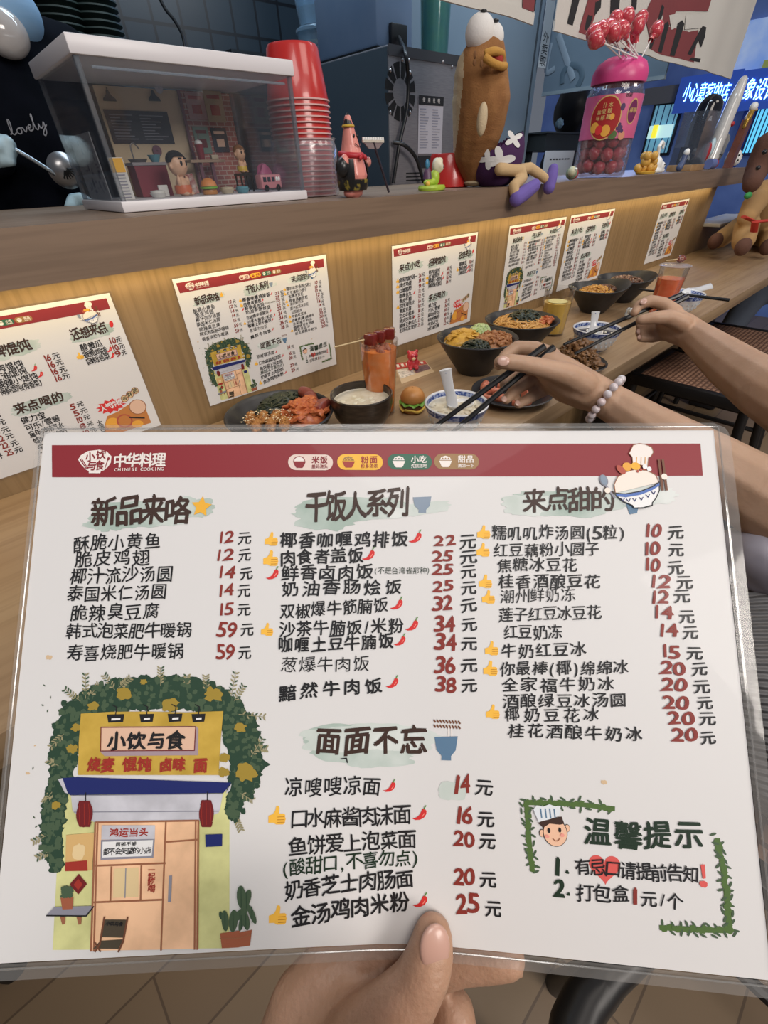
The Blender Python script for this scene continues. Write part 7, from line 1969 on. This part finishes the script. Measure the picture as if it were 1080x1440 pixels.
# bear plush on the counter
BW = at_z(1043, 352, COUNTER_Z); BW = V((2.98, .60, COUNTER_Z + .0005))
t = thing('plush_animal', 'tan plush animal with dark snout and red ribbon sitting at the far counter end', 'plush toy', BW)
TANB = mat('plush_tan', (.40, .24, .10), .95, bump=.6, bscale=300); DBR = mat('plush_dark_brown', (.11, .05, .033), .95, bump=.6, bscale=300)
def bl(px, py, y=.60): return at_y(px, py, y) - BW
o = organic('plush_body', [[(bl(1068, 330), .075), (bl(1070, 300), .080), (bl(1072, 275), .062)], [(bl(1050, 318, .57), .05), (bl(1046, 338, .53), .044)], [(bl(1040, 318, .64), .045), (bl(1014, 336, .66), .040)], [(bl(1086, 325, .54), .05), (bl(1084, 340, .50), .045)], [(bl(1062, 285), .05), (bl(1050, 305, .56), .035)]], TANB, t, .007, 5, floor=.0005)
for px, py, y, r in ((1006, 339, .655, .041), (1045, 347, .495, .040), (1080, 347, .47, .042)): q = bl(px, py, y); q.z = max(q.z, r * .82); MB().ball(q, (r, r * .7, r * .8), 0, 3).build('foot', DBR, t)
organic('head', [[(bl(1080, 205), .050), (bl(1072, 225), .052), (bl(1062, 245), .042), (bl(1058, 258, .58), .034)]], DBR, t, .006, 5)
for px, py in ((1075, 214), (1066, 236)): MB().ball(bl(px, py, .55), .008).build('eye', EYEB, t)
mb = MB(); mb.tube([bl(1046, 305, .53), bl(1062, 312, .50), bl(1082, 310, .49)], .013, 10, flat=.4); mb.build('red_ribbon', mat('ribbon_red', (.50, .04, .025), .6), t)
mb = MB(); mb.tube([bl(1062, 312, .49), bl(1060, 326, .485)], .014, 8, flat=.3); mb.build('ribbon_tail', mat('ribbon_red', (.50, .04, .025), .6), t)
MB().ball(bl(1052, 275, .55), (.030, .012, .012), 0, 2).build('green_leaf', mat('felt_green', (.04, .26, .07), .8), t)

# service gap at the end of the panel: worker's arm and white things beyond
t = thing('person', 'worker behind the gap under the ledge end, pale arm and white top', 'person', (3.25, 1.05, .02))
organic('arm', [[(V((.03, 0, 1.02)), .045), (V((.0, -.02, .93)), .040), (V((-.08, -.05, .86)), .034)]], SKIN, t, .008, 4); organic('white_top', [[(V((-.16, .05, .90)), .07), (V((-.08, .10, .92)), .08), (V((.12, .05, .95)), .10), (V((0, .15, .5)), .14)]], mat('white_shirt', (.55, .56, .58), .8), t, .012, 4)
MB().box((-.16, .0, .965), (.0, .10, 1.005), bev=.004).build('black_cap', LACQ, t)
tag(MB().box((2.835, .700, .8555), (3.40, .835, .868), bev=.001).build('gap_sill', mat('sill_white', (.5, .48, .46), .5), None), 'pale sill under the service gap at the far end of the panel', 'sill')

# ------------------------------------------------------------------ chairs
FRAMEB = mat('chair_black', (.010, .009, .009), .4); WEAVE = bricks('woven_cane', (.42, .24, .16), (.34, .19, .12), (.14, .07, .045), .030, .016, .0035, .5, .6, 'XY'); WEAVEV = bricks('woven_cane_back', (.30, .155, .095), (.24, .12, .07), (.09, .04, .025), .012, .012, .003, .5, .6, 'XZ')


def chair(c, rz, label):
    t = thing('dining_chair', label, 'chair', c, rz)
    MB().box((-.185, -.185, .438), (.185, .19, .452), bev=.004).build('woven_seat', WEAVE, t)
    mb = MB()
    for x in (-.20, .20): mb.box((x - .016, -.20, .415), (x + .016, .205, .455), bev=.005)
    for y in (-.19, .195): mb.box((-.19, y - .016, .415), (.19, y + .016, .455), bev=.005)
    mb.build('seat_frame', FRAMEB, t)
    for x in (-.195, .195): MB().tube([(x, .19, .43), (x * 1.06, .21, 0)], [.018, .014], 10).build('leg', FRAMEB, t)
    for x in (-.195, .195): MB().tube(smooth_path([(x * 1.06, -.27, 0), (x, -.19, .43), (x, -.215, .62), (x * .98, -.27, .82)], 5), .0165, 10).build('back_post', FRAMEB, t)
    for x in (-.20, .20): MB().tube([(x, .198, .20), (x, -.235, .20)], .010, 8).build('stretcher', FRAMEB, t)
    MB().tube([(-.2, .2, .26), (.2, .2, .26)], .010, 8).build('stretcher', FRAMEB, t)
    MB().tube(smooth_path([(-.192, -.268, .815), (0, -.29, .835), (.192, -.268, .815)], 6), .018, 10).build('top_rail', FRAMEB, t)
    mb = MB(); mb.add([V((-.18, -.212, .56)), V((.18, -.212, .56)), V((.178, -.262, .80)), V((-.178, -.262, .80)), V((-.18, -.222, .56)), V((.18, -.222, .56)), V((.178, -.272, .80)), V((-.178, -.272, .80))], [(3, 2, 1, 0), (4, 5, 6, 7), (0, 1, 5, 4), (1, 2, 6, 5), (2, 3, 7, 6), (3, 0, 4, 7)]); mb.build('cane_back', WEAVEV, t)
    MB().tube([(-.19, -.207, .55), (.19, -.207, .55)], .012, 8).build('lower_rail', FRAMEB, t)
    return t


ch1 = chair((2.06, .36, 0), 0, 'black framed chair with woven brown seat, nearer empty one at the counter')
ch2 = copy_tree(ch1); ch2.location = (2.62, .37, 0); ch2['label'] = 'black framed chair with woven brown seat, farther one towards the plush animal'
t = thing('chair_rail', 'curved black chair rail below the lower edge of the held menu', 'chair part', (0, 0, 0))
z = .44
organic('rail', [[(at_z(905, 1335, z), .016), (at_z(855, 1372, z), .020), (at_z(822, 1410, z), .022), (at_z(805, 1450, z), .023), (at_z(796, 1520, z), .023)]], FRAMEB, t, .004, 4)
MB().tube([at_z(796, 1520, z), at_z(796, 1520, z) * 1.0 + V((0, 0, -.44))], .02, 12).build('leg', FRAMEB, t)
MB().tube([at_z(905, 1335, z), V((at_z(905, 1335, z).x, at_z(905, 1335, z).y, 0))], .016, 12).build('leg', FRAMEB, t)
t = thing('person', 'far guest in grey blue jeans with white shoe sitting beyond the chairs', 'person', (3.5, .45, 0))
organic('jeans', [[(V((.15, -.12, .52)), .095), (V((.02, .10, .50)), .085), (V((-.05, .14, .26)), .06)], [(V((.3, -.10, .52)), .095), (V((.2, .14, .50)), .085), (V((.18, .16, .2)), .06)]], mat('jeans_greyblue', (.10, .12, .16), .9, bump=.5, bscale=40), t, .012, 4)
organic('torso_top', [[(V((.24, -.16, .55)), .13), (V((.26, -.17, .85)), .14), (V((.26, -.17, 1.02)), .12)], [(V((.26, -.17, 1.04)), .08), (V((.42, -.15, 1.02)), .065), (V((.46, -.02, .84)), .045)], [(V((.26, -.17, 1.04)), .08), (V((.10, -.17, 1.03)), .065), (V((.14, -.02, .86)), .045)]], mat('guest_top', (.03, .03, .04), .8), t, .012, 4)
organic('head_and_neck', [[(V((.26, -.17, 1.10)), .05), (V((.26, -.16, 1.18)), .055)], [(V((.26, -.14, 1.24)), .078), (V((.26, -.17, 1.30)), .085)]], SKIN, t, .008, 4)
MB().ball((.26, -.195, 1.315), (.098, .095, .10), 0, 3).build('hair', mat('hair_black', (.008, .008, .009), .5), t)
organic('white_shoe', [[(V((-.07, .15, .24)), .05), (V((-.20, .18, .24)), .045)]], mat('shoe_white', (.5, .48, .45), .7), t, .008, 4)
organic('dark_shoe', [[(V((.17, .16, .10)), .055), (V((.02, .18, .05)), .045)]], LACQ, t, .008, 4)
tag(MB().box((-.10, -.07, 0), (.10, .07, .30), bev=.02).build('blue_black_bag', mat('bag_black', (.012, .012, .015), .6), None, (2.95, .46, .0)), 'black bag on the floor between the far chair and the guest', 'bag')
tag(MB().box((-.05, -.045, 0), (.05, .045, .06), bev=.008).build('blue_pouch', mat('pouch_blue', (.10, .20, .50), .5), None, (2.93, .45, .3005)), 'blue pouch lying on the black bag under the counter', 'pouch')
tag(MB().tube([at_z(20, 1360, .0) + V((0, 0, .0)), at_z(20, 1360, .0) + V((0, 0, .70))], .022, 12).build('counter_leg', mat('black_steel', (0.012, 0.012, 0.013), 0.45), None), 'black round post under the near end of the counter', 'post')

# ------------------------------------------------------------------ hands
def nail(c, along, out, l, w, parent, nm='nail'):
    a = V(along).normalized(); n = (V(out) - a * V(out).dot(a)).normalized(); b = a.cross(n)
    m = Matrix((a, b, n)).transposed()
    mb = MB(); mb.ball(c, (l, w, w * .34), 0, 3, m); return mb.build(nm, NAILT if nm != 'nail' else NAIL, parent)


NAILT = mat('nail_tan', (.50, .30, .24), .3, coat=.2)


S = seen
EYE = V((0, 0, CAM_Z))
p1 = thing('person', 'neighbour whose bare arm with pearl bracelet holds chopsticks over the prawns', 'person', (0, 0, 0))
organic('arm_and_hand', [
    [(V((.60, -.27, 1.06)), .050), (V((.57, -.20, .94)), .047), (S(1150, 745, .40), .042), (S(1080, 706, .42), .039), (S(1000, 655, .45), .034), (S(915, 602, .48), .026), (S(862, 568, .50), .0215), (S(838, 554, .50), .0215), (S(810, 540, .497), .0225), (S(785, 525, .494), .0215), (S(765, 510, .496), .016)],
    [(S(825, 556, .505), .018), (S(795, 545, .512), .018), (S(775, 535, .515), .0145)],
    [(S(775, 502, .498), .0115), (S(752, 491, .503), .0095), (S(727, 489, .508), .0086), (S(711, 500, .508), .0076), (S(701, 514, .503), .0062)],
    [(S(822, 540, .486), .0150), (S(798, 527, .476), .0135), (S(770, 519, .469), .0108), (S(738, 512, .465), .0096), (S(716, 509, .466), .0090), (S(703, 509, .467), .0072)],
    [(S(772, 512, .510), .0105), (S(745, 513, .516), .0092), (S(721, 525, .517), .0082), (S(709, 540, .510), .0064)],
    [(S(778, 524, .520), .0100), (S(748, 533, .526), .0088), (S(726, 547, .524), .0078), (S(712, 562, .516), .0062)],
    [(S(786, 538, .524), .0092), (S(762, 550, .530), .0080), (S(744, 560, .528), .0070), (S(729, 569, .521), .0056)],
], SKIN, p1, .0022, 5, step=.2)
nail(S(708, 508, .4585), S(700, 509, .467) - S(720, 509, .465), EYE - S(708, 508, .46) + V((0, 0, .10)), .0066, .0052, p1)
nail(S(709, 561, .5105), S(712, 562, .516) - S(726, 547, .524), EYE - S(711, 560, .51), .0045, .0040, p1)
nail(S(728, 567, .516), S(729, 569, .521) - S(744, 560, .528), EYE - S(729, 566, .52), .0040, .0036, p1)
bc, bd_ = S(851, 562, .50), (S(915, 602, .48) - S(838, 554, .50)).normalized()
e1 = bd_.orthogonal().normalized(); e2 = bd_.cross(e1)
br = MB().tube([bc + (e1 * math.cos(a) + e2 * math.sin(a)) * .0262 for a in [2 * PI * k_ / 30 for k_ in range(31)]], .0008, 6).build('bracelet_cord', mat('cord_clear', (.5, .45, .45), .4), p1)
PEARL = mat('pearl', (.66, .52, .52), .15, c2=(.60, .58, .62), scale=40, coat=.5)
for k_ in range(17):
    a = 2 * PI * k_ / 17; MB().ball(bc + (e1 * math.cos(a) + e2 * math.sin(a)) * .0268, .0047, 0, 3).build('bracelet_bead', PEARL, br)
# clothes of the neighbour, at the frame's edge
SATIN = mat('satin_grey', (.42, .40, .46), .28, c2=(.30, .28, .33), scale=9, bump=.3, bscale=14)
def exs(bm): pass
organic('satin_sleeve', [[(S(1075, 778, .42), .030), (S(1130, 800, .42), .045), (S(1200, 830, .42), .05)], [(S(1035, 765, .44), .018), (S(1080, 790, .43), .030)], [(S(1030, 795, .44), .012), (S(1075, 808, .43), .022)]], SATIN, p1, .004, 6)
KNIT = mat('grey_knit', (.30, .30, .31), .95, bump=1.0, bscale=220)
nt = KNIT.node_tree; wv = nt.nodes.new('ShaderNodeTexWave'); wv.inputs['Scale'].default_value = 55; wv.bands_direction = 'DIAGONAL'; wv.inputs['Distortion'].default_value = 1.2
tc = nt.nodes.new('ShaderNodeTexCoord'); nt.links.new(tc.outputs['Object'], wv.inputs['Vector']); bp = [n for n in nt.nodes if n.type == 'BUMP'][0]; nt.links.new(wv.outputs['Fac'], bp.inputs['Height'])
bp.inputs['Distance'].default_value = .004
o = organic('knit_skirt', [[(S(1085, 870, .44), .045), (S(1120, 960, .42), .075), (S(1150, 1060, .40), .08), (V((.56, -.30, .62)), .13), (V((.60, -.32, .85)), .125), (V((.61, -.32, 1.02)), .10)], [(V((.56, -.30, .56)), .12), (V((.50, .02, .53)), .072)], [(V((.66, -.30, .56)), .12), (V((.66, .02, .53)), .072)], [(S(1060, 850, .46), .03), (S(1120, 840, .45), .04)]], KNIT, p1, .005, 6)
def rest_of_body(t, x, y, hairm):
    organic('legs', [[(V((x - .07, y + .30, .50)), .060), (V((x - .07, y + .34, .28)), .05), (V((x - .07, y + .33, .06)), .038), (V((x - .07, y + .43, .035)), .032)], [(V((x + .07, y + .30, .50)), .060), (V((x + .07, y + .34, .28)), .05), (V((x + .07, y + .33, .06)), .038), (V((x + .07, y + .43, .035)), .032)]], mat('dark_trousers', (.012, .012, .016), .8), t, .010, 4)
    organic('head_and_neck', [[(V((x, y, 1.08)), .048), (V((x, y + .005, 1.17)), .05)], [(V((x, y + .03, 1.23)), .072), (V((x, y, 1.29)), .082)], [(V((x, y + .105, 1.245)), .011)]], SKIN, t, .007, 4)
    MB().ball((x, y - .025, 1.30), (.094, .088, .098), 0, 3, None, .05, 2).build('hair', hairm, t)
    for s_ in (-1, 1): MB().ball((x + s_ * .032, y + .092, 1.262), (.012, .006, .007), 0, 2).build('eye', EYEB, t)
    MB().ball((x, y + .095, 1.205), (.022, .008, .006), 0, 2).build('mouth', mat('lip_pink', (.42, .15, .13), .4), t)


rest_of_body(p1, .61, -.32, mat('hair_black', (.008, .008, .009), .5))
ca = copy_tree(ch1); ca.location = (.60, -.33, 0); ca['label'] = 'black framed chair on which the neighbour with the pearl bracelet sits'
cb = copy_tree(ch1); cb.location = (1.02, -.25, 0); cb['label'] = 'black framed chair on which the farther diner sits'
tag(MB().tube([S(1085, 878, .40), S(1079, 905, .39), S(1085, 938, .39)], [.004, .010, .004], 12, flat=.5).build('dark_knit_hole', mat('hole_dark', (.06, .04, .035), .9), None), 'dark oval opening in the grey knit clothing', 'opening') if False else None


def chopstick(a, b, label, thick=.0038, group=None):
    t = thing('chopstick', label, 'chopstick', a, 0, group); d = b - a
    MB().tube([V((0, 0, 0)), d * .5, d], [thick, thick * .85, thick * .6], 8, smooth=True).build('shaft', LACQ, t)
    MB().tube([d * 1.0, d * 1.002 + d.normalized() * .001], [thick * .6, thick * .3], 8).build('tip', LACQ, t)
    return t


def along(p, q, k_): return p + (q - p) * k_
chopstick(S(766, 487, .478), along(S(766, 487, .478), S(614, 598, .500), 1.22), 'upper black chopstick in the hand with pearl bracelet')
chopstick(S(779, 488, .484), along(S(779, 488, .484), S(645, 600, .502), 1.25), 'lower black chopstick in the hand with pearl bracelet')

p2 = thing('person', 'farther diner whose bare arm reaches in with chopsticks near the glass figurine', 'person', (0, 0, 0))
organic('arm_and_hand', [
    [(V((.98, -.22, 1.06)), .050), (V((.93, -.16, .96)), .046), (S(1200, 612, .47), .042), (S(1130, 578, .50), .0385), (S(1080, 550, .53), .0345), (S(1030, 515, .585), .0305), (S(995, 487, .63), .0255), (S(973, 470, .655), .0218), (S(957, 459, .66), .0215), (S(944, 452, .66), .0195)],
    [(S(965, 472, .662), .018), (S(948, 465, .668), .0185), (S(938, 462, .672), .0145)],
    [(S(948, 440, .655), .0125), (S(932, 427, .652), .0098), (S(914, 423, .652), .0088), (S(899, 429, .654), .0078), (S(892, 440, .652), .0062)],
    [(S(960, 455, .645), .0140), (S(940, 446, .640), .0112), (S(918, 447, .638), .0092), (S(901, 450, .640), .0074)],
    [(S(938, 450, .670), .0110), (S(916, 450, .676), .0092), (S(900, 457, .672), .0068)],
    [(S(938, 460, .676), .0104), (S(916, 462, .682), .0088), (S(899, 467, .676), .0066)],
    [(S(942, 468, .680), .0098), (S(919, 475, .686), .0080), (S(901, 476, .680), .0060)],
], SKIN, p2, .0024, 5, step=.2)
organic('dark_dress', [[(V((1.02, -.24, .56)), .13), (V((1.04, -.25, .85)), .125), (V((1.04, -.25, 1.02)), .10)], [(V((1.04, -.25, 1.04)), .07), (V((.97, -.22, 1.05)), .060)], [(V((1.04, -.25, 1.04)), .07), (V((1.19, -.24, 1.04)), .060), (V((1.23, -.12, .88)), .045)], [(V((.97, -.22, .55)), .11), (V((.97, .08, .53)), .07)], [(V((1.09, -.22, .55)), .11), (V((1.10, .08, .53)), .07)]], mat('dress_dark', (.03, .035, .05), .85), p2, .012, 4)
rest_of_body(p2, 1.04, -.25, mat('hair_brown', (.03, .018, .012), .5))
nail(S(905, 424, .6435), S(899, 429, .654) - S(914, 423, .652), EYE - S(908, 424, .65) + V((0, 0, .15)), .0056, .0046, p2)
nail(S(899, 474, .675), S(901, 476, .680) - S(919, 475, .686), EYE - S(900, 474, .675), .0042, .0037, p2)
nail(S(898, 466, .671), S(899, 467, .676) - S(916, 462, .682), EYE - S(899, 466, .67), .0042, .0037, p2)
chopstick(S(958, 414, .662), along(S(958, 414, .662), S(808, 478, .675), 1.1), 'upper black chopstick in the farther hand')
chopstick(S(967, 417, .668), along(S(967, 417, .668), S(823, 490, .680), 1.1), 'lower black chopstick in the farther hand')
a, b = at_z(1026, 422, .8145), at_z(899, 407, .8165)
chopstick(a, b, 'single black chopstick lying across the rim of the farthest pudding bowl', .0042)

# the hand that holds the menu
p3 = thing('person', 'hand of the viewer gripping the held menu by thumb and fingers', 'person', (0, 0, 0))
def PN(x, y, lift):
    """Point seen at (x, y), so far in front of the sheet (behind it if below zero)."""
    u, v = Q(x, y); p = Sheet.at(u, v, 0.0)
    return p + (EYE - p).normalized() * lift
thumb = [(PN(603, 1312, .0085), .0080), (PN(600, 1332, .0100), .0092), (PN(594, 1356, .0120), .0100), (PN(577, 1388, .0140), .0106), (PN(546, 1425, .016), .0125), (PN(505, 1470, .014), .016), (PN(465, 1530, .004), .022), (PN(450, 1620, -.004), .028)]
palm = [(PN(465, 1530, .004), .022), (PN(425, 1490, -.014), .021), (PN(405, 1570, -.012), .030)]
idx_ = [(PN(400, 1490, -.020), .0175), (PN(420, 1415, -.022), .0155), (PN(452, 1368, -.022), .0130), (PN(505, 1335, -.0225), .0100), (PN(560, 1318, -.019), .0092), (PN(600, 1300, -.0150), .0084)]
mid = [(PN(440, 1500, -.026), .016), (PN(510, 1410, -.032), .0125), (PN(570, 1362, -.030), .0105), (PN(640, 1343, -.0215), .0092), (PN(690, 1341, -.0155), .0082), (PN(708, 1341, -.0140), .0076)]
rng = [(PN(460, 1530, -.028), .016), (PN(550, 1460, -.038), .012), (PN(612, 1412, -.034), .0105), (PN(632, 1420, -.026), .0096), (PN(640, 1452, -.022), .0084)]
pky = [(PN(460, 1570, -.024), .015), (PN(540, 1520, -.038), .011), (PN(600, 1500, -.032), .009), (PN(625, 1510, -.024), .0075)]
web = [(PN(425, 1490, -.014), .021), (PN(455, 1435, -.008), .0125), (PN(490, 1435, .002), .0115), (PN(522, 1450, .010), .0125)]
organic('hand', [thumb, palm, idx_, mid, rng, pky, web, [(PN(450, 1620, -.004), .028), (V((-.02, -.02, .93)), .032), (V((-.10, -.16, .86)), .042), (V((-.16, -.30, 1.02)), .05)]], mat('skin_shaded', (.46, .275, .185), .45, c2=(.41, .24, .155), scale=60, sss=.12, bump=.25, bscale=420), p3, .0019, 5)  # darker skin tone: shade around the menu put into the colour
out_ = (EYE - PN(603, 1330, .01)).normalized()
nail(PN(606, 1328, .0172), PN(600, 1300, .009) - PN(602, 1352, .012), out_ + Sheet.U * .25, .0080, .0060, p3, 'thumb_nail')
organic('jacket', [[(V((-.22, -.34, 1.02)), .09), (V((-.22, -.36, .80)), .15), (V((-.22, -.36, .50)), .16)], [(V((-.22, -.34, 1.04)), .08), (V((-.12, -.34, 1.05)), .065)], [(V((-.22, -.34, 1.04)), .08), (V((-.38, -.32, 1.03)), .07), (V((-.42, -.22, .85)), .05)], [(V((-.16, -.36, .48)), .09), (V((-.22, .0, .46)), .075)], [(V((-.30, -.36, .48)), .09), (V((-.38, .0, .46)), .075)]], mat('unseen_viewer_torso', (.05, .05, .06), .9), p3, .012, 4)  # viewer's unseen body, added to keep light off the floor under the counter
